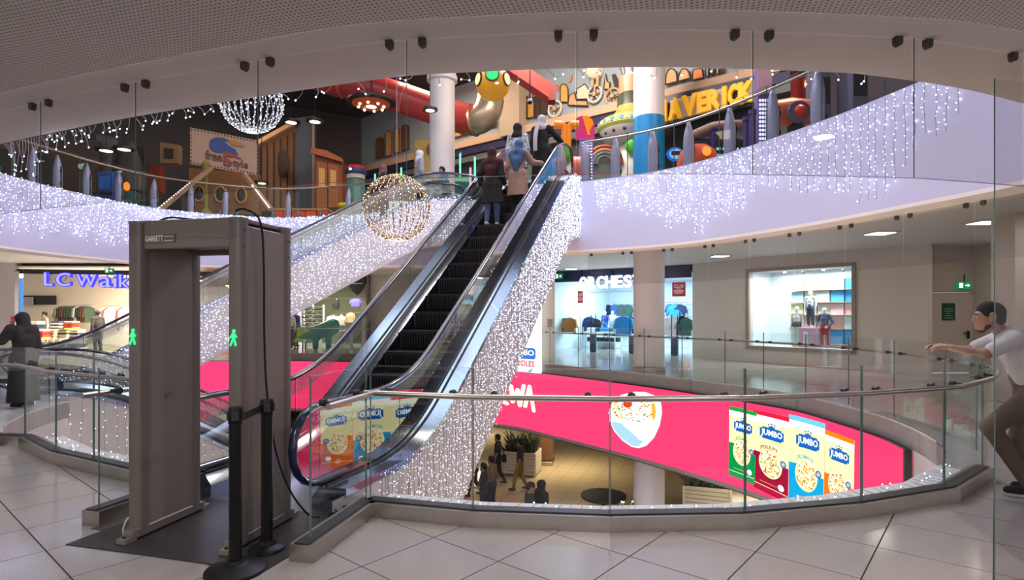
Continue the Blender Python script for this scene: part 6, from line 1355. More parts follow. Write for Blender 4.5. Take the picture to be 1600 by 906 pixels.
# billboard with lit struts
B0, B1 = at(297, 256, 18.2), at(403, 274, 19.0); Bh = V((0, 0, (256-199)*18.2/F)); e_ = (B1-B0); n_ = V((e_.y, -e_.x, 0)).normalized(); n_ = n_ if n_.y < 0 else -n_
t = thing('billboard', 'beige billboard with a blue wave emblem and brown lettering on two lit struts', 'sign', (B0+B1)/2)
MB().poly([B0, B1, B1+Bh, B0+Bh], -n_*.1).build('board', mat('billboard_beige', lin(205, 170, 145), .6), t)
g_ = lambda u, v, o=.0: B0+e_*u+Bh*v+n_*o
mb = MB()
for k in range(21):
    for v in (.04, .96): mb.box(tuple(g_(.02+.048*k, v, .01)), (.035, .02, .035))
for k in range(9):
    for u in (.015, .985): mb.box(tuple(g_(u, .1+.1*k, .01)), (.03, .02, .035))
mb.build('stud_border', mat('stud_brown', lin(70, 45, 35), .5), t)
mb = MB(); mb.poly([g_(u, v, .01) for u, v in ((.27, .62), (.29, .76), (.37, .86), (.48, .88), (.56, .84), (.50, .78), (.55, .70), (.66, .62), (.70, .48), (.62, .45), (.52, .50), (.44, .44), (.34, .44), (.29, .50))], n_*.02); mb.build('emblem', mat('emblem_blue', lin(60, 85, 150), .5), t)
mb = MB(); mb.poly([g_(u, v, .035) for u, v in ((.55, .84), (.66, .86), (.78, .80), (.80, .74), (.70, .72), (.60, .74))], n_*.02); mb.build('emblem_swoosh', mat('emblem_gold', lin(205, 140, 60), .5), t)
mb = MB(); mb.poly([g_(u, v, .035) for u, v in ((.48, .46), (.58, .50), (.72, .42), (.76, .36), (.62, .40), (.50, .38), (.56, .30), (.60, .20), (.44, .26), (.52, .28))], n_*.02); mb.build('emblem_flash', mat('emblem_red', lin(185, 75, 65), .5), t)
mb = MB(); lettering(mb, 'free', g_(.22, .20, .02), e_*.24, Bh*.26, n_*.03, .02); lettering(mb, 'tyle', g_(.62, .08, .02), e_*.23, Bh*.26, n_*.03, .02); lettering(mb, 'S', g_(.48, .10, .02), e_*.13, Bh*.36, n_*.03, .02); mb.build('lettering', mat('letter_brown', lin(130, 75, 50), .5), t)
for (xa, ya, xb, yb) in ((330, 262, 243, 333), (381, 272, 424, 328)):
    a_, b_ = at(xa, ya, 18.4), at(xb, yb, 16.6 if xb < 300 else 17.9); st = MB().bar(a_, b_, .12, .12).build('strut', mat('strut_tan', lin(190, 150, 125), .5), t)
    mb = MB()
    for k in range(16): c = a_.lerp(b_, .35+.04*k); mb.ball((c.x, c.y-.07, c.z+.02), .022, 6, 5)
    mb.build('strut_lights', emis('strut_lamp', (1, .93, .85), 3), st)
# left building fronts
struct('wall_arcade_left', MB().wall([V((-6.6, 26.6)), V((-12.2, 23.4)), V((-17, 19)), V((-17.5, 9))], F2, 10.5, -.1), mat('arcade_left_wall', lin(62, 58, 62), .7, noise=.4, nscale=.35), label='dim painted wall at the left of the arcade')
def front(name, label, quad, Y0, Y1, m, th=.25):
    (xa, ya0, ya1), (xb, yb0, yb1) = quad; a0, a1, b0, b1 = at(xa, ya1, Y0), at(xa, ya0, Y0), at(xb, yb1, Y1), at(xb, yb0, Y1); t = thing(name, label, 'set piece', (a0+b0)/2)
    MB().poly([a0, b0, b1, a1], (0, th, 0)).build('panel', m, t); return t, (lambda u, v, o=.0: (a0.lerp(b0, u)).lerp(a1.lerp(b1, u), v)+V((0, -o, 0)))
t, q = front('building_front', 'brown timber building front with slanted roof behind the billboard', ((404, 225, 330), (462, 195, 330)), 21.5, 22.5, mat('timber_brown', lin(120, 78, 45), .6, noise=.25, nscale=3))
for k in range(6): MB().bar(q(.05+.18*k, .0, .02), q(.05+.18*k, .92, .02), .06, .03, up=(0, 1, 0)).build('plank_batten', drk, t)
MB().bar(q(-.02, 1.0, .08), q(1.03, 1.02, .08), .16, .14, up=(0, 1, 0)).build('eave', tan, t)
MB().ball(tuple(q(.62, .6, .05)), (.32, .08, .55), 14, 10).build('round_window', drk, t, smooth=True)
t, q = front('building_front', 'tan building front with round portholes under the billboard', ((295, 262, 335), (404, 272, 335)), 20.2, 20.8, mat('timber_tan', lin(140, 98, 60), .6, noise=.25, nscale=2))
for k, u in enumerate((.16, .46, .76)): c = q(u, .45, .06); MB().ball(tuple(c), (.16, .05, .24), 14, 8).build('porthole', mat('porthole_dark', lin(55, 50, 50), .3), t, smooth=True); MB().tube([c+V((.19*math.cos(a*.524), -.03, .27*math.sin(a*.524))) for a in range(12)], .03, 6, closed=True).build('porthole_ring', gold, t)
t, q = front('painted_panel', 'grey blue tall painted panel right of the timber building', ((460, 185, 335), (492, 180, 335)), 22.5, 22.7, mat('panel_greyblue', lin(70, 78, 92), .6)); MB().bar(q(.95, .05, .05), q(.95, .9, .05), .1, .05, up=(0, 1, 0)).build('edge_strip', mat('strip_pale', lin(140, 125, 120), .5), t)
t, q = front('cabin_cupboard', 'orange brown wooden cabin cupboard with gabled top', ((492, 242, 330), (534, 252, 328)), 21.8, 22.2, mat('cabin_orange', lin(140, 70, 35), .5, noise=.2, nscale=3), .6)
MB().poly([q(-.1, 1.0, .05), q(1.1, .97, .05), q(1.05, 1.05, .05), q(.5, 1.12, .05), q(-.05, 1.1, .05)], (0, -.15, 0)).build('gable', mat('cabin_roof', lin(165, 90, 45), .5), t)
for u in (.28, .70): d_ = MB().poly([q(u-.19, .05, .02), q(u+.19, .05, .02), q(u+.19, .9, .02), q(u-.19, .9, .02)], (0, -.05, 0)).build('door', mat('cabin_door', lin(150, 85, 40), .5), t); MB().poly([q(u-.11, .45, .08), q(u+.11, .45, .08), q(u+.11, .78, .08), q(u-.11, .78, .08)], (0, -.02, 0)).build('door_panel', mat('cabin_pale', lin(210, 165, 90), .5), d_); MB().ball(tuple(q(u+.14*(1 if u < .5 else -1), .42, .1)), .035, 8, 6).build('knob', gold, d_)  # paler plain-coloured panels set in the doors
for i, (x0, x1, y0, y1, Y, c) in enumerate(((100, 150, 215, 300, 17.5, lin(75, 62, 62)), (150, 175, 210, 300, 17.8, lin(100, 95, 100)), (180, 225, 225, 315, 18, lin(50, 50, 52)), (250, 278, 222, 255, 18.5, lin(150, 120, 90)), (226, 250, 255, 300, 18.4, lin(160, 60, 40)))):
    t, q = front('painted_panel', 'dim painted set piece at the far left, ' + ['grey tower', 'pale strip tower', 'dark cone hill', 'tan hut with a shutter', 'red tail fin'][i], ((x0, y0, y1), (x1, y0+4, y1)), Y, Y, mat('set_%d' % i, c, .7, noise=.3, nscale=1))
    if i == 3:
        for k in range(4): MB().bar(q(.25, .3+.13*k, .03), q(.75, .3+.13*k, .03), .04, .05).build('shutter_slat', drk, t)
    if i == 2: MB().lathe([(.5, 0), (.34, .9), (.12, 1.5), (0, 1.6)], at(203, 300, 17.6), 16).build('cone', mat('cone_dark', lin(45, 45, 45), .6), t, smooth=True)
# counters, machines and glowing things on the left
t = thing('arcade_counter', 'long orange counter behind the left railing', 'counter', at(470, 335, 19.2)); a_, b_ = at(425, 343, 19.3), at(512, 343, 19.3)
for k in range(5):
    p, q_ = a_.lerp(b_, k/5+.01), a_.lerp(b_, (k+1)/5-.01); MB().poly([V((p.x, p.y, F2)), V((q_.x, q_.y, F2)), V((q_.x, q_.y, F2+.62)), V((p.x, p.y, F2+.62))], (0, .5, 0)).build('panel', mat('counter_orange', lin(215, 85, 30), .4, emit=.05), t)  # slight emission imitates arcade light on the counter
MB().poly([V((a_.x, a_.y-.04, F2+.62)), V((b_.x, b_.y-.04, F2+.62)), V((b_.x, b_.y+.56, F2+.62)), V((a_.x, a_.y+.56, F2+.62))], (0, 0, .05)).build('worktop', tan, t)
t = thing('striped_machine', 'red white and blue domed arcade machine on a teal stand', 'arcade machine', at(556, 330, 19)); c = at(556, 300, 19)
MB().lathe([(.32, F2-c.z), (.30, .35), (.26, .42)], c, 18).build('stand', mat('machine_teal', lin(80, 130, 120), .4), t, smooth=True); MB().lathe([(.30, .42), (.30, .58)], c, 18).build('white_band', crm, t, smooth=True); MB().lathe([(.33, .56), (.36, .66), (.33, .74)], c, 18).build('navy_band', mat('band_blue', lin(40, 50, 110), .4), t, smooth=True); MB().lathe([(.33, .74), (.24, .86), (0, .92)], c, 18).build('red_dome', mat('dome_red', lin(200, 60, 45), .4), t, smooth=True)
t = thing('yellow_cushion', 'rounded yellow and green bench near the far escalator', 'bench', at(552, 335, 18.2)); c = at(552, 318, 18.2); MB().rbox((c.x, c.y, F2+.55), (.9, .5, .16), .06).build('seat', mat('bench_yellow', lin(215, 200, 40), .5), t); MB().rbox((c.x, c.y, F2+.23), (.85, .45, .46), .05).build('base', mat('bench_green', lin(110, 170, 60), .5), t)
t = thing('blue_machine', 'blue arcade cabinet with a glowing screen at the far left', 'arcade machine', at(172, 320, 15.5)); c = at(172, 300, 16.2); MB().rbox((c.x, c.y, F2+.55), (.45, .4, 1.1), .03).build('cabinet', mat('cabinet_blue', lin(20, 65, 140), .4, emit=.06), t); MB().rbox((c.x, c.y-.21, F2+.8), (.32, .03, .35), .01).build('screen', emis('cab_screen', lin(60, 110, 190), .3), t); MB().bar((c.x-.2, c.y-.25, F2+.5), (c.x+.2, c.y-.25, F2+.5), .2, .05).build('control_panel', m_dark, t)  # low cabinet emission stands in for light falling on it
t = thing('toy_machine', 'low dark machine with glowing orange and red knobs at the far left', 'arcade machine', at(198, 325, 16.5)); c = at(198, 320, 16.3); MB().rbox((c.x, c.y, F2+.3), (.55, .4, .6), .03).build('cabinet', mat('cab_teal', lin(30, 80, 80), .4), t); MB().ball((c.x+.1, c.y-.15, F2+.72), (.08, .08, .13), 10, 8).build('knob', emis('knob_orange', lin(255, 140, 40), 1), t); MB().ball((c.x-.1, c.y-.15, F2+.70), (.07, .07, .11), 10, 8).build('knob', emis('knob_red', lin(255, 70, 80), 1), t)
t = thing('green_figure_post', 'thin post with a yellow green top behind the left railing', 'post', at(322, 330, 18.3)); c = at(322, 330, 18.3); MB().lathe([(.2, F2-c.z), (.14, F2-c.z+.4), (.05, F2-c.z+.5), (.05, 1.2), (.1, 1.3), (.13, 1.5), (.05, 1.6), (0, 1.62)], c, 12).build('post', mat('post_olive', lin(150, 140, 60), .5), t, smooth=True); MB().lathe([(.2, F2-c.z), (.19, F2-c.z+.25)], c, 12).build('foot', mat('foot_purple', lin(90, 80, 140), .5), t, smooth=True)
# green neon recess near the column
e_neon = emis('neon_green', lin(120, 255, 190), 1.6); e_neonp = emis('neon_pink', lin(255, 150, 170), 1.4)
for i, (x, y0, y1, Y, m) in enumerate(((719, 240, 290, 20, e_neon), (742, 245, 285, 20, e_neon), (627, 262, 282, 21.5, e_neon), (586, 272, 290, 21.5, e_neon), (735, 262, 292, 17.5, e_neonp), (593, 270, 285, 21.4, e_neonp))):
    a_, b_ = at(x, y0, Y), at(x, y1, Y); t = thing('neon_tube', f'upright {"green" if m is e_neon else "pink"} neon tube near {["the gallery column", "the riders on the escalator", "the white headscarf", "the domed machine", "the end of the glass railing", "the cupboard end"][i]}', 'lamp', b_)
    MB().tube([a_, b_], .03, 8).build('tube', m, t); MB().tube([a_, a_+V((0, 0, .06))], .045, 8).build('cap', m_dark, t); MB().tube([b_, V((b_.x, b_.y, F2))], .04, 8).build('stand', m_dark, t)
t = thing('neon_counter', 'teal counter with a green glowing edge behind the leaning person', 'counter', at(690, 300, 18.8)); a_, b_ = at(655, 284, 19.4), at(735, 286, 19.0); MB().poly([V((a_.x, a_.y, F2)), V((b_.x, b_.y, F2)), V((b_.x, b_.y, a_.z-.06)), V((a_.x, a_.y, a_.z-.06))], (0, .5, 0)).build('panel', mat('counter_teal', lin(30, 110, 120), .4), t); MB().poly([V((a_.x, a_.y-.03, a_.z-.06)), V((b_.x, b_.y-.03, a_.z-.06)), V((b_.x, b_.y-.03, a_.z+.08)), V((a_.x, a_.y-.03, a_.z+.08))], (0, .55, 0)).build('glow_edge', emis('edge_green', lin(30, 200, 130), .8), t)
area('neon_glow', tuple(at(735, 230, 20.4)), 1.5, 60, (.5, 1, .75))
t = thing('ticket_machine', 'yellow patterned token machine left of the gallery column', 'arcade machine', at(652, 270, 19.5)); c = at(665, 262, 19.6); MB().rbox((c.x, c.y, (F2+c.z+.9)/2), (.7, .5, c.z+.9-F2), .03).build('cabinet', mat('machine_yellow', lin(180, 150, 70), .5, noise=.5, nscale=9), t); MB().lathe([(.28, -.05), (.28, .05), (.18, .06)], (c.x+.35, c.y-.25, c.z+.55), 16, Matrix.Rotation(math.pi/2, 3, 'X')).build('dial', mat('dial_red', lin(120, 40, 25), .4), t)
# right-hand machines
t = thing('pixel_tower', 'tall machine with pink and orange curved screen on a white dotted lattice tower', 'arcade machine', at(917, 290, 14.6)); Y = 14.6
a_, b_ = at(900, 0, Y), at(931, 0, Y); f_ = lambda x, y, o=0.: at(x, y, Y)+V((0, -o, 0))
MB().poly([f_(901, 184), f_(908, 181), f_(916, 181), f_(925, 186), f_(929, 194), f_(929, 217), f_(918, 213), f_(901, 212)][::-1], (0, .35, 0)).build('screen', emis('tower_pink', lin(215, 60, 120), .8), t)
MB().poly([f_(910, 182, .02), f_(917, 181.5, .02), f_(925, 187, .02), f_(927, 194, .02), f_(921, 204, .02), f_(922, 211, .02), f_(918, 211, .02), f_(914, 196, .02)][::-1], (0, -.01, 0)).build('screen_print', emis('tower_orange', lin(255, 140, 30), .95), t)
sh_ = MB().poly([V((f_(907, 218).x, Y, F2)), V((f_(927, 218).x, Y, F2)), f_(927, 218), f_(907, 216)], (0, .3, 0)).build('lattice_shaft', mat('lattice_violet', lin(120, 100, 170), .4), t)
mb = MB(); zt = f_(907, 220).z; x0, x1 = f_(908, 218).x, f_(926, 218).x; k = 0
while F2+.06+k*.075 < zt:
    for q in range(4): mb.box((x0+(x1-x0)*(q+.5)/4, Y-.01, F2+.06+k*.075), ((x1-x0)/4*.7, .02, .035))
    k += 1
mb.build('lattice_lights', emis('lattice_white', lin(235, 225, 255), 1.1), sh_)
Y = 17.0; c = at(985, 0, Y); zy = lambda y: CH-(y-HY)*Y/F; rp = lambda px: px*Y/F*.95; t = thing('saucer_machine', 'giant bulbous saucer machine with green checks and silver neck behind the column', 'arcade machine', (c.x, c.y, F2))
L_ = lambda prof, m, nm: MB().lathe([(rp(a), zy(b)) for a, b in prof], (c.x, c.y, 0), 32).build(nm, m, t, smooth=True)
L_([(18, 150), (17, 130), (14, 115), (20, 100), (20, 80)], mat('neck_silver', lin(175, 170, 175), .25, .8), 'neck'); L_([(19, 122), (19, 148)], mat('neck_copper', lin(190, 140, 115), .4), 'copper_sleeve')
L_([(22, 168), (21, 160), (22, 150), (19, 149)], mat('collar_dark', lin(60, 70, 60), .4), 'collar'); L_([(48, 190), (36, 186), (26, 178), (22, 168)], mat('scales_olive', lin(150, 150, 85), .45, noise=.5, nscale=12), 'scale_cone')
L_([(52, 197), (51, 192), (48, 190)], mat('rim_lime', lin(175, 185, 90), .4), 'rim'); L_([(50, 207), (53, 202), (52, 197)], MT['rim_lime'], 'lower_rim'); L_([(20, 228), (36, 224), (46, 216), (50, 207)], mat('hull_white', lin(215, 212, 205), .4), 'hull'); L_([(34, 290), (36, 270), (30, 245), (20, 228)], MT['hull_white'], 'pedestal')
for k in range(40):
    a = 2*math.pi*k/40; MB().box((c.x+rp(52.6)*math.cos(a), c.y+rp(52.6)*math.sin(a), zy(197)), (.03, rp(5.2), .11), a).build('check_tile', mat('check_blue', lin(110, 160, 195), .4) if k % 2 else crm, t)
for k in range(16): a = 2*math.pi*k/16; MB().ball((c.x+rp(46.5)*math.cos(a), c.y+rp(46.5)*math.sin(a), zy(213)), .055, 8, 6).build('porthole', m_dark, t)
MB().ball((c.x+.05, c.y-.62, zy(238)), (.34, .12, .26), 14, 10).build('green_visor', mat('visor_green', lin(70, 160, 50), .3, emit=.15), t, smooth=True)  # weak visor emission imitates light on it
for i, (x, y, r_, Y, cc, lb) in enumerate(((936, 268, 10, 15.6, lin(220, 105, 60), 'orange ball stool beside the lattice tower'), (931, 277, 6, 14.9, lin(70, 190, 185), 'small turquoise ball stool beside the lattice tower'), (955, 270, 10, 15.4, lin(215, 205, 150), 'cream ball stool beside the rocket finial'))):
    c = at(x, y, Y); t = thing('ball_stool', lb, 'stool', (c.x, c.y, F2)); rr = r_*Y/F; MB().ball((c.x, c.y, F2+rr+.08), rr, 16, 10).build('seat', mat('stool_%d' % i, cc, .4), t, smooth=True); MB().lathe([(rr*.6, 0), (rr*.55, .1), (0, .1)], (c.x, c.y, F2), 14).build('base', m_dark, t, smooth=True)
t = thing('arched_shelter', 'small rainbow arched shelter behind the lattice tower', 'arcade machine', at(945, 250, 16.5)); c = at(945, 250, 16.4)
for k, cc in enumerate((lin(190, 70, 50), lin(225, 150, 90), lin(90, 130, 140), lin(110, 110, 100))): MB().tube([(c.x+(.50-.09*k)*math.cos(a*math.pi/12), c.y+.02*k, c.z-.1+(.50-.09*k)*math.sin(a*math.pi/12)) for a in range(13)], .045, 8).build('arch_rib', mat('rib_%d' % k, cc, .4), t, smooth=True)
MB().poly([(c.x-.5, c.y+.1, F2), (c.x+.5, c.y+.1, F2), (c.x+.5, c.y+.1, c.z-.1), (c.x-.5, c.y+.1, c.z-.1)], (0, .1, 0)).build('back_panel', mat('shelter_grey', lin(90, 95, 95), .4), t)
Y = 14.0; c = at(885, 205, Y); t = thing('orange_sprout', 'orange forked horn sculpture behind the top of the escalator', 'sculpture', (c.x, c.y, F2))
for sx in (-1, 1): MB().tube(smooth3([V((c.x+sx*.02, c.y, F2)), V((c.x+sx*.06, c.y, c.z)), V((c.x+sx*.10, c.y, c.z+.14)), V((c.x+sx*.30, c.y, c.z+.16))]), [.07]*7+[.07]*6+[.10]*6, 10).build('horn', mat('sprout_orange', lin(240, 140, 20), .4, emit=.15), t, smooth=True)  # horns emit faintly to look lit, they are no lamps
c = at(880, 262, 14.3); t = thing('salmon_ride', 'salmon coloured rounded kiddie ride seen through the escalator glass', 'ride', (c.x, c.y, F2)); grown(MB(), [(V((c.x-.2, c.y, c.z-.1)), V((c.x+.35, c.y, c.z)), .32, .28), (V((c.x+.3, c.y, c.z)), V((c.x+.6, c.y, c.z+.1)), .2, .08), (V((c.x, c.y, c.z)), V((c.x, c.y, F2+.2)), .25, .22)], .05, .1).build('body', mat('ride_salmon', lin(215, 115, 95), .4), t, smooth=True, ang=180); MB().lathe([(.4, 0), (.38, .15), (0, .16)], (c.x, c.y, F2), 18).build('base', m_dark, t, smooth=True)
Y = 12.5; c = at(1055, 241, Y); t = thing('oval_sign', 'blue glowing oval sign with a dark bar below the yellow sign', 'sign', (c.x, c.y, F2)); rr = 14*Y/F
MB().ball(tuple(c), (rr, .06, rr*.8), 20, 12).build('oval', emis('oval_blue', lin(40, 110, 225), .8), t, smooth=True); MB().ball((c.x, c.y-.03, c.z), (rr*.75, .06, rr*.58), 20, 12).build('oval_face', emis('oval_pale', lin(150, 205, 250), .8), t, smooth=True); MB().box((c.x, c.y-.09, c.z), (rr*1.1, .03, .09)).build('bar', mat('bar_plum', lin(60, 35, 60), .4), t); MB().bar((c.x, c.y+.05, F2), (c.x, c.y+.05, c.z), .06, .06).build('stand', m_dark, t)
c = at(1090, 245, 12.0); t = thing('orange_dome', 'small orange red dome beside the oval sign', 'arcade machine', (c.x, c.y, F2)); MB().lathe([(.42, 0), (.42, c.z-F2-.1), (.36, c.z-F2+.1), (.2, c.z-F2+.22), (0, c.z-F2+.26)], (c.x, c.y, F2), 20).build('dome', mat('dome_orange', lin(190, 75, 40), .4, emit=.1), t, smooth=True); MB().ball((c.x+.05, c.y-.42, c.z), .09, 10, 8).build('light', emis('dome_light', lin(255, 150, 60), 1.3), t)  # dome's own emission stands in for arcade light
for i, (x, Y) in enumerate(((1107, 13.4), (1114, 12.6), (1166, 12.0), (1176, 11.6))):
    X = (x-800)/F*Y; t = thing('purple_post', f'slim purple post under the yellow sign, {list(pos.values())[i]} from the left', 'post', (X, Y, F2)); MB().lathe([(.06, 0), (.06, 1.15), (.08, 1.17), (.08, 1.25), (0, 1.27)], (X, Y, F2), 12).build('shaft', mat('post_purple', lin(60, 45, 110), .4), t, smooth=True); MB().lathe([(.12, 0), (.1, .06), (.06, .07)], (X, Y, F2), 12).build('foot', m_dark, t, smooth=True)
Y = 12.6; t = thing('racing_ride', 'dark racing simulator with pale curved canopy under the yellow sign', 'ride', at(1130, 230, Y)); P = [at(1075, 214, Y), at(1100, 203, Y), at(1120, 196, Y), at(1165, 193, Y)]; MB().tube(smooth3(P), .09, 10).build('canopy', mat('canopy_tan', lin(150, 125, 115), .5), t, smooth=True)
a_, b_ = at(1080, 230, Y), at(1165, 230, Y); MB().rbox(((a_.x+b_.x)/2, Y+.3, F2+.5), (b_.x-a_.x, .6, 1.0), .05).build('cabin', mat('cabin_black', (.02, .02, .025), .35), t); mb = MB()
for k in range(9): mb.box((a_.x+(b_.x-a_.x)*(k+.5)/9, Y-.01, F2+.62), ((b_.x-a_.x)/9*.7, .02, .05)); mb.box((a_.x+(b_.x-a_.x)*(k+.5)/9, Y-.01, F2+.76), ((b_.x-a_.x)/9*.6, .02, .05))
mb.build('light_bars', emis('bar_cyan', lin(150, 220, 235), .9), t)
Y = 12.2; a_ = at(1194, 205, Y); t = thing('dotted_pillar', 'purple pillar with white dotted lights right of the yellow sign', 'pillar', (a_.x, Y, F2)); tp = at(1187, 105, Y).z; MB().box((a_.x, Y+.1, (F2+tp)/2), (.26, .2, tp-F2)).build('shaft', mat('pillar_violet', lin(110, 85, 150), .4), t); mb = MB(); k = 0
while F2+.05+k*.09 < at(0, 152, Y).z:
    for q in range(4): mb.box((a_.x-.09+.06*q, Y-.01, F2+.05+k*.09), (.04, .02, .05))
    k += 1
mb.build('dot_lights', emis('dot_white', lin(225, 225, 255), 1.2), t); MB().box((a_.x, Y-.02, at(0, 128, Y).z), (.3, .04, .5)).build('cap_panel', mat('cap_pinkgrey', lin(150, 120, 140), .5), t)
Y = 10.8; c = at(1242, 175, Y); t = thing('rocket_ride', 'orange rocket kiddie ride with red round nose at the upper right', 'ride', (c.x, c.y, F2)); MB().lathe([(.0, -.5), (.2, -.45), (.26, -.1), (.22, .3), (.12, .42), (0, .44)], c, 18, Matrix.Rotation(math.pi/2, 3, 'Y')).build('hull', mat('ride_orange', lin(205, 105, 65), .35), t, smooth=True); MB().lathe([(.2, 0), (.2, .08), (.12, .1)], (c.x-.1, c.y-.3, c.z-.12), 18, Matrix.Rotation(math.pi/2, 3, 'X')).build('nose_ring', mat('ring_slate', lin(80, 80, 110), .4), t, smooth=True); MB().ball((c.x-.1, c.y-.38, c.z-.12), .12, 12, 8).build('nose', mat('nose_red', lin(200, 50, 40), .35), t, smooth=True); MB().bar((c.x, c.y, F2), (c.x, c.y, c.z), .2, .2).build('stand', m_dark, t)
c = at(1246, 130, 12.0); t = thing('red_column_lamp', 'red glowing column with an orange lamp at the upper right', 'lamp', (c.x, c.y, F2)); MB().lathe([(.13, 0), (.13, c.z-F2+.1), (.16, c.z-F2+.14), (0, c.z-F2+.2)], (c.x, c.y, F2), 14).build('shaft', mat('shaft_red', lin(165, 40, 25), .4, emit=.1), t, smooth=True); MB().ball((c.x+.2, c.y-.05, c.z-.02), (.08, .08, .11), 10, 8).build('lamp', emis('lamp_amber', lin(255, 170, 60), 1.4), t, smooth=True)
struct('wall_arcade_right', MB().wall([V((7.3, 15.4)), V((11, 12.0)), V((11.5, 6.5))], F2, 10.5, .1), mat('arcade_right_wall', lin(45, 38, 60), .7, noise=.3, nscale=.6), label='dim violet wall at the right of the arcade')
for i, (x0, x1, Y) in enumerate(((1268, 1288, 11.2), (1318, 1345, 10.8))): X = (x0+x1)/2; a_ = at(X, 200, Y); t = thing('grey_cabinet', f'tall grey arcade cabinet at the upper right, {["left", "right"][i]} one', 'arcade machine', (a_.x, a_.y, F2)); MB().rbox((a_.x, a_.y, F2+1.1), ((x1-x0)*Y/F, .5, 2.2), .03).build('cabinet', mat('cabinet_grey', lin(95, 95, 115), .4), t); MB().box((a_.x, a_.y-.26, F2+1.4), ((x1-x0)*Y/F*.7, .02, .5)).build('screen', m_dark, t)
# wire ball ornaments
def wire_ball(label, x, y, rpx, Y, m_wire_, m_lamp, seed):
    c = at(x, y, Y); rr = rpx*Y/F; t = thing('wire_ball', label, 'ornament', c, group='hanging wire light balls'); r = random.Random(seed); mb = MB(); lp = MB()
    for k in range(28):
        a = 2*math.pi*k/28+.1; MB_ = [c+V((rr*math.sin(q)*math.cos(a), rr*math.sin(q)*math.sin(a), rr*math.cos(q))) for q in [math.pi*j/20 for j in range(1, 20)]]
        mb.tube(MB_, .006, 5)
        for j in range(26):
            q = math.pi*(j+r.random())/26; lamp(lp, c+V((rr*1.01*math.sin(q)*math.cos(a), rr*1.01*math.sin(q)*math.sin(a), rr*1.01*math.cos(q)))+V((r.uniform(-.012, .012), r.uniform(-.012, .012), 0)), .0062 if m_lamp is m_led else .005, 0)
    for z in (-.93, .93): rz_ = rr*math.sqrt(1-z*z); mb.tube([c+V((rz_*math.cos(a*math.pi/18), rz_*math.sin(a*math.pi/18), rr*z)) for a in range(36)], .008, 6, closed=True)
    mb.build('wire_frame', m_wire_, t); lp.build('lamps', m_lamp, t, kind='stuff')
    MB().tube([c+V((0, 0, rr)), V((c.x, c.y, 9.2))], .006, 6).build('hanging_cable', m_wirew, t)
wire_ball('golden wire ball of warm lights hanging before the far escalator', 620, 325, 51, 8.2, mat('gold_wire', lin(165, 135, 105), .4, .5), m_ledw, 4)
wire_ball('white wire ball of cool lights hanging at the upper left', 393, 160, 46, 7.5, m_wirew, m_led, 5)
# ---------------------------------------------------------------- storey below: planters, column, table
def planter(label, x, y, w, h, dpt, rz, seed):
    c = fl(x, y, FB); t = thing('planter', label, 'planter', c, rz); r = random.Random(seed); Rr = Matrix.Rotation(rz, 3, 'Z'); L = lambda a, b, z: c+Rr @ V((a, b, z))
    for k in range(7):
        z = .10+(h-.14)*k/6
        for sy in (-1, 1): MB().bar(L(-w/2, sy*dpt/2, z), L(w/2, sy*dpt/2, z), .03, (h-.14)/6*.86).build('slat', mat('slat_white', (.62, .56, .46), .6), t)
        for sx in (-1, 1): MB().bar(L(sx*w/2, -dpt/2, z), L(sx*w/2, dpt/2, z), .03, (h-.14)/6*.86).build('slat', MT['slat_white'], t)
    for sx in (-1, 1):
        for sy in (-1, 1): MB().bar(L(sx*w/2, sy*dpt/2, 0), L(sx*w/2, sy*dpt/2, h), .07, .07).build('corner_post', MT['slat_white'], t)
    MB().box(tuple(L(0, 0, h-.12)), (w-.06, dpt-.06, .05), rz).build('soil', mat('soil', (.03, .022, .015), .9), t)
    mb = MB()
    for k in range(150):
        b = L(r.uniform(-.45, .45)*w, r.uniform(-.4, .4)*dpt, h-.1); d = V((r.uniform(-.5, .5), r.uniform(-.5, .5), r.uniform(.5, 1.1))); s = V((-d.y, d.x, 0)).normalized()*.05; m_ = b+d*.45; e = b+d*.8+V((0, 0, -.1)); mb.add([b, m_+s, e, m_-s], [(0, 1, 2, 3)])
    mb.build('foliage', mat('plant_leaf', (.05, .07, .03), .6, noise=.3), t, kind='stuff'); return t
planter('white slatted planter box with plants beside the square brown column below', 815, 738, 1.25, .85, .9, -.3, 1)
planter('white slatted planter box at the right of the lower hall', 1105, 800, 1.3, .85, .9, -.35, 2)
for i, (x, y, wd_, lb) in enumerate(((852, 728, .66, 'square brown stone column in the lower hall'), (1118, 770, .75, 'dark brown square column in the lower hall behind the right planter'))):
    c = fl(x, y, FB)+V((0, .4, 0)); t = thing('square_column', lb, 'column', c); MB().rbox((c.x, c.y, FB+1.2), (wd_, wd_, 2.0), .01, -.2).build('shaft', mat('stone_brown', lin(120, 80, 55), .4, noise=.3, nscale=6), t); MB().rbox((c.x, c.y, FB+.08), (wd_+.05, wd_+.05, .16), .01, -.2).build('base', m_steel, t); MB().rbox((c.x, c.y, FB+2.15), (wd_+.05, wd_+.05, .08), .01, -.2).build('top_band', m_dark, t)
c = fl(943, 830, FB); t = thing('round_table', 'black round table at the bottom edge of the lower hall view', 'table', c); MB().lathe([(.0, .93), (.60, .93), (.62, .95), (.62, 1.0), (0, 1.0)], c, 28).build('table_top', m_black, t, smooth=True); MB().lathe([(.3, 0), (.28, .05), (.06, .08), (.06, .93)], c, 18).build('pedestal', m_dark, t, smooth=True)
struct('wall_lower_back', MB().box((-2, 40, -3.3), (60, .2, 2.2)), mat('lower_back_wall', (.09, .075, .06), .7), label='dark back wall of the storey below')
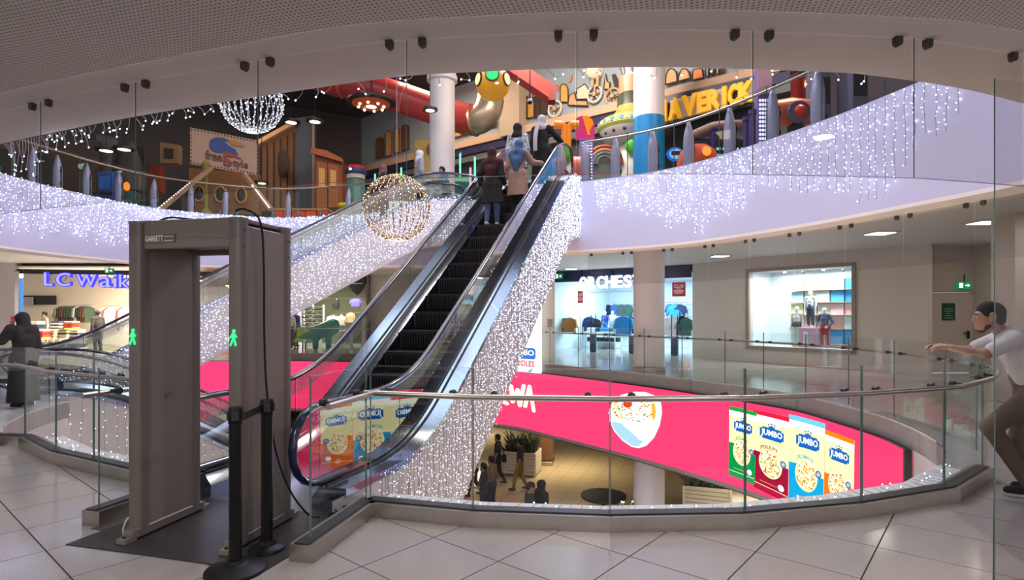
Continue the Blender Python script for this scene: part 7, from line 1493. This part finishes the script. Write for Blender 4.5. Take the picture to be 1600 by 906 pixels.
for i, (x, w_) in enumerate(((770, 3.0), (905, 2.4), (1050, 2.6))):
    c = at(x, 0, 34); MB().box((c.x, 34, FB+.85), (w_, .1, 1.7)).build('shop_window_glow', emis('lower_window_%d' % i, lin(150, 140, 130), .25), label=f'dim shop window at the back of the lower hall, {["left", "middle", "right"][i]} one', cat='shop window')
# ---------------------------------------------------------------- people
sk = (.36, .21, .15); dk = (.24, .14, .10); black = (.012, .012, .014)
ru = math.atan2(.948, .318)-math.pi/2
def rider(r_, s, **k): z = zc1(s); p = w1(r_, s, z); return dict(loc=(p.x, p.y, z), rz=ru, **k)
def near_tread(s):   # centre of the tread that carries a rider near s
    n = round((s-.85-.2)/.40); return .85+.40*n+.2
sA = near_tread(5.8); sB = near_tread(6.3); sC = near_tread(7.1); sD = near_tread(7.5)
m_floral = mat('floral_cloth', (.5, .5, .55), .8, noise=.0); nt = m_floral.node_tree; vo = nt.nodes.new('ShaderNodeTexVoronoi'); vo.inputs['Scale'].default_value = 38; rp_ = nt.nodes.new('ShaderNodeValToRGB'); rp_.color_ramp.elements[0].position = .38; rp_.color_ramp.elements[1].position = .46; rp_.color_ramp.elements[0].color = (.02, .02, .03, 1); rp_.color_ramp.elements[1].color = (.72, .74, .82, 1); tc_ = nt.nodes.new('ShaderNodeTexCoord'); nt.links.new(tc_.outputs['Object'], vo.inputs['Vector']); nt.links.new(vo.outputs['Distance'], rp_.inputs[0]); nt.links.new(rp_.outputs[0], nt.nodes['Principled BSDF'].inputs['Base Color'])
H = 1.45
person('person', 'rider in maroon headscarf, black coat and blue jeans on the main escalator', H=H, robe=(black, .42), veil=lin(70, 22, 28), bottom=lin(85, 100, 135), shoe=(.55, .5, .5), skin=sk, J=dict(anL=V((-.09, -.05, .06)), anR=V((.07, .08, .06)), wrL=V((-.24, .03, .78)), elL=V((-.23, -.03, .98)), wrR=V((.20, .12, .80))), **rider(-.27, sA))
person('person', 'rider in blue headscarf and peach coat reaching for the handrail', H=1.42, robe=(lin(175, 140, 125), .35), veil=lin(80, 105, 150), bottom=black, shoe=black, skin=sk, J=dict(elR=V((.26, .10, .98)), wrR=V((.42, .26, .99)), head=V((.02, .03, 1.31))), handdirs={'R': ((.8, .5, -.1), (0, 0, 1), .6)}, **rider(.10, sB))
person('person', 'rider in black headscarf and black and white floral top near the escalator top', H=1.47, robe=(m_floral, .55), veil=black, veil_tail=False, bottom=black, shoe=black, skin=sk, **rider(-.16, sC))
_, jD = person('person', 'rider in long black robe with a white headscarf hanging down the back', H=1.5, robe=(black, .04), veil=(.62, .60, .62), veil_tail=False, shoe=black, skin=sk, J=dict(elR=V((.30, .10, 1.05)), wrR=V((.36, .30, .98))), **rider(.24, sD))
o_ = w1(.24, sD, zc1(sD)); tl = [w1(.24+dx, sD+dy, zc1(sD)+z) for dx, dy, z in ((-.05, -.12, 1.28), (-.08, -.17, 1.1), (-.09, -.19, .9), (-.09, -.18, .72))]
rob = [o for o in bpy.data.objects if o.parent and o.parent.get('label', '').startswith('rider in long black robe')][0].parent
MB().tube(smooth3(tl), [.06]*10+[.055]*9, 10, flat=.5).build('scarf_tail', mat('scarf_white', (.62, .60, .62), .85), rob, smooth=True)
# man leaning on the glass at the right
fm_ = V((-.9, .436)); rzm = math.atan2(fm_.y, fm_.x)-math.pi/2
man, jm_ = person('person', 'man in white t-shirt and khaki trousers leaning on the glass balustrade at the right', (4.44, 4.97, 0), rzm, 1.74,
    J=dict(head=V((.0, .26, 1.535)), neck=V((0, .17, 1.42)), sh=V((0, .11, 1.36)), chest=V((0, .07, 1.22)), waist=V((0, .0, 1.03)), pelvis=V((0, -.05, .90)),
           shL=V((-.19, .13, 1.345)), shR=V((.19, .13, 1.345)), elL=V((-.21, .33, 1.225)), elR=V((.18, .36, 1.225)), wrL=V((-.13, .56, 1.265)), wrR=V((.06, .58, 1.265)),
           hiL=V((-.09, -.05, .88)), hiR=V((.09, -.05, .88)), knL=V((-.09, .27, .58)), knR=V((.10, .02, .47)), anL=V((-.08, .0, .085)), anR=V((.11, -.10, .085)), gaze=V((.05, 1, -.12))),
    top=(.56, .54, .54), sleeve='short', bottom=lin(105, 92, 78), hair=(.008, .007, .007), shoe=(.012, .012, .012), sole=(.5, .5, .5), skin=(.30, .17, .125), face=True, res=.014, beard=(.06, .035, .03),
    handdirs={'L': ((.35, .9, .12), (-.3, .2, .9), .75), 'R': ((-.3, .95, .1), (.2, .1, 1), .6)})
# woman on the phone at the left
wz = math.radians(78)
wom, jw = person('person', 'woman in black headscarf and coat holding a red phone to her ear at the left', (-8.16, 9.62, 0), wz, 1.58, robe=(black, .1), veil=black, shoe=black, skin=sk, face=True, res=.018, J=dict(elL=V((-.25, .12, 1.12)), wrL=V((-.125, .10, 1.36)), head=V((0, .04, 1.46)), gaze=V((0, 1, -.35))), handdirs={'L': ((.1, -.05, 1), (-1, .2, 0), .7)})
Mw = RM[wom.name]; c_ = Mw @ V((-.108, .085, 1.44)); t = thing('mobile_phone', 'red mobile phone held to the ear of the woman at the left', 'phone', c_)
MB().rbox(tuple(c_), (.012, .075, .15), .004, wz).build('case', mat('phone_red', lin(190, 30, 40), .35), t); MB().rbox(tuple(c_+Matrix.Rotation(wz, 3, 'Z') @ V((.008, 0, 0))), (.004, .066, .135), .001, wz).build('screen', m_black, t)
# people below
def low(x, yf): return tuple(fl(x, yf, FB))
lo = dict(res=.026)
walkJ = lambda H: dict(anL=V((-.09, .22, .085)), anR=V((.09, -.22, .11)), knL=V((-.09, .16, .28*H)), knR=V((.09, -.02, .28*H)))
p_, _ = person('person', 'man in dark clothes with a shoulder bag walking in the lower hall', low(778, 757), math.radians(75), 1.75, top=(.02, .02, .025), sleeve='short', bottom=(.02, .02, .025), hair=(.01, .01, .01), skin=dk, J=walkJ(1.75), **lo)
c_ = V(low(778, 757))+V((.22, -.12, .95)); t = thing('shoulder_bag', 'black shoulder bag of the man in dark clothes below', 'bag', c_); MB().rbox(tuple(c_), (.16, .26, .28), .04).build('pouch', m_black, t); MB().tube([c_+V((0, -.1, .13)), c_+V((-.1, 0, .45)), c_+V((0, .1, .13))], .015, 6).build('strap', m_black, t)
person('person', 'man in black t-shirt and mustard trousers walking in the lower hall', low(813, 766), math.radians(80), 1.72, top=(.015, .015, .018), sleeve='short', bottom=lin(125, 95, 30), hair=(.01, .01, .01), skin=dk, J=walkJ(1.72), **lo)
person('person', 'man in dark vest with pale sleeves at the left of the lower hall', low(756, 815), math.radians(80), 1.68, top=(.03, .035, .04), sleeve='short', bottom=(.02, .025, .04), hair=(.01, .01, .01), skin=dk, J=dict(wrL=V((-.12, .35, 1.0)), elL=V((-.22, .1, 1.03))), **lo)
person('person', 'man in checked shirt behind the man in the dark vest below', low(768, 803), math.radians(60), 1.72, top=lin(110, 105, 80), bottom=(.02, .03, .06), hair=(.01, .01, .01), skin=dk, **lo)
person('person', 'bearded man in dark jersey looking down, at the near edge of the lower hall', low(828, 868), math.radians(-75), 1.80, top=(.025, .03, .035), bottom=(.02, .02, .02), hair=(.012, .01, .01), beard=(.02, .015, .012), skin=(.30, .17, .12), face=True, J=dict(gaze=V((0, 1, -.5))), **lo)
person('person', 'woman in black headscarf and robe beside the bearded man below', low(846, 858), math.radians(-60), 1.75, robe=(black, .05), veil=black, veil_tail=False, shoe=black, skin=sk, **lo)
person('person', 'walker in dark trousers partly hidden by the escalator lights below', low(742, 775), math.radians(100), 1.72, top=(.02, .02, .03), bottom=(.02, .025, .05), hair=(.01, .01, .01), skin=dk, J=walkJ(1.72), **lo)
# people on the gallery and far escalator
ru2 = math.atan2(u2.y, u2.x)-math.pi/2
def r2(r_, s): z = zc2(s); p = w2(r_, s, z); return dict(loc=(p.x, p.y, z), rz=ru2)
person('person', 'woman in white headscarf and grey patterned coat at the top of the far escalator', H=1.62, robe=(lin(150, 148, 158), .5), veil=(.6, .6, .63), veil_tail=False, bottom=black, shoe=black, skin=sk, res=.026, **r2(.0, p2[3]+.1))
person('person', 'rider in brown headscarf and dark coat below the top of the far escalator', H=1.55, robe=((.02, .018, .018), .4), veil=lin(110, 85, 75), veil_tail=False, bottom=black, shoe=black, skin=sk, res=.026, **r2(.1, p2[3]-.9))
person('person', 'person with dark hair in light blue jacket leaning at the gallery railing', (-1.98, 17.45, F2), math.radians(130), 1.6, top=lin(60, 120, 150), bottom=(.04, .06, .10), hair=(.012, .01, .01), skin=sk, res=.026, J=dict(head=V((0, .18, 1.46)), sh=V((0, .1, 1.3)), chest=V((0, .06, 1.14)), shL=V((-.16, .1, 1.29)), shR=V((.16, .1, 1.29)), elL=V((-.2, .25, 1.1)), elR=V((.2, .25, 1.1)), wrL=V((-.1, .4, 1.12)), wrR=V((.1, .4, 1.12))))
# people in the shops
person('person', 'shop assistant in black among the clothes of the clothing shop', ((153-800)/F*22.3, 22.3, 0), 1.2, 1.68, top=(.02, .02, .022), bottom=(.02, .02, .025), hair=(.02, .015, .01), skin=sk, res=.03)
person('person', 'shopper with dark hair at the back of the clothing shop', ((70-800)/F*24.2, 24.2, 0), 2.6, 1.62, top=lin(200, 190, 175), bottom=(.03, .03, .04), hair=(.03, .02, .015), skin=sk, res=.03)
person('person', 'shopper in pale jacket and dark trousers beside the shoe shop rack', ((452-800)/F*25.4, 25.4, 0), .4, 1.66, top=(.55, .5, .46), bottom=(.02, .02, .022), hair=(.03, .02, .015), skin=sk, res=.03)
person('person', 'shopper in blue jacket carrying a tan bag near the shoe shop entrance', ((462-800)/F*26.9, 26.9, 0), -.4, 1.72, top=lin(30, 60, 130), bottom=(.02, .02, .022), hair=(.03, .02, .015), skin=sk, res=.03)
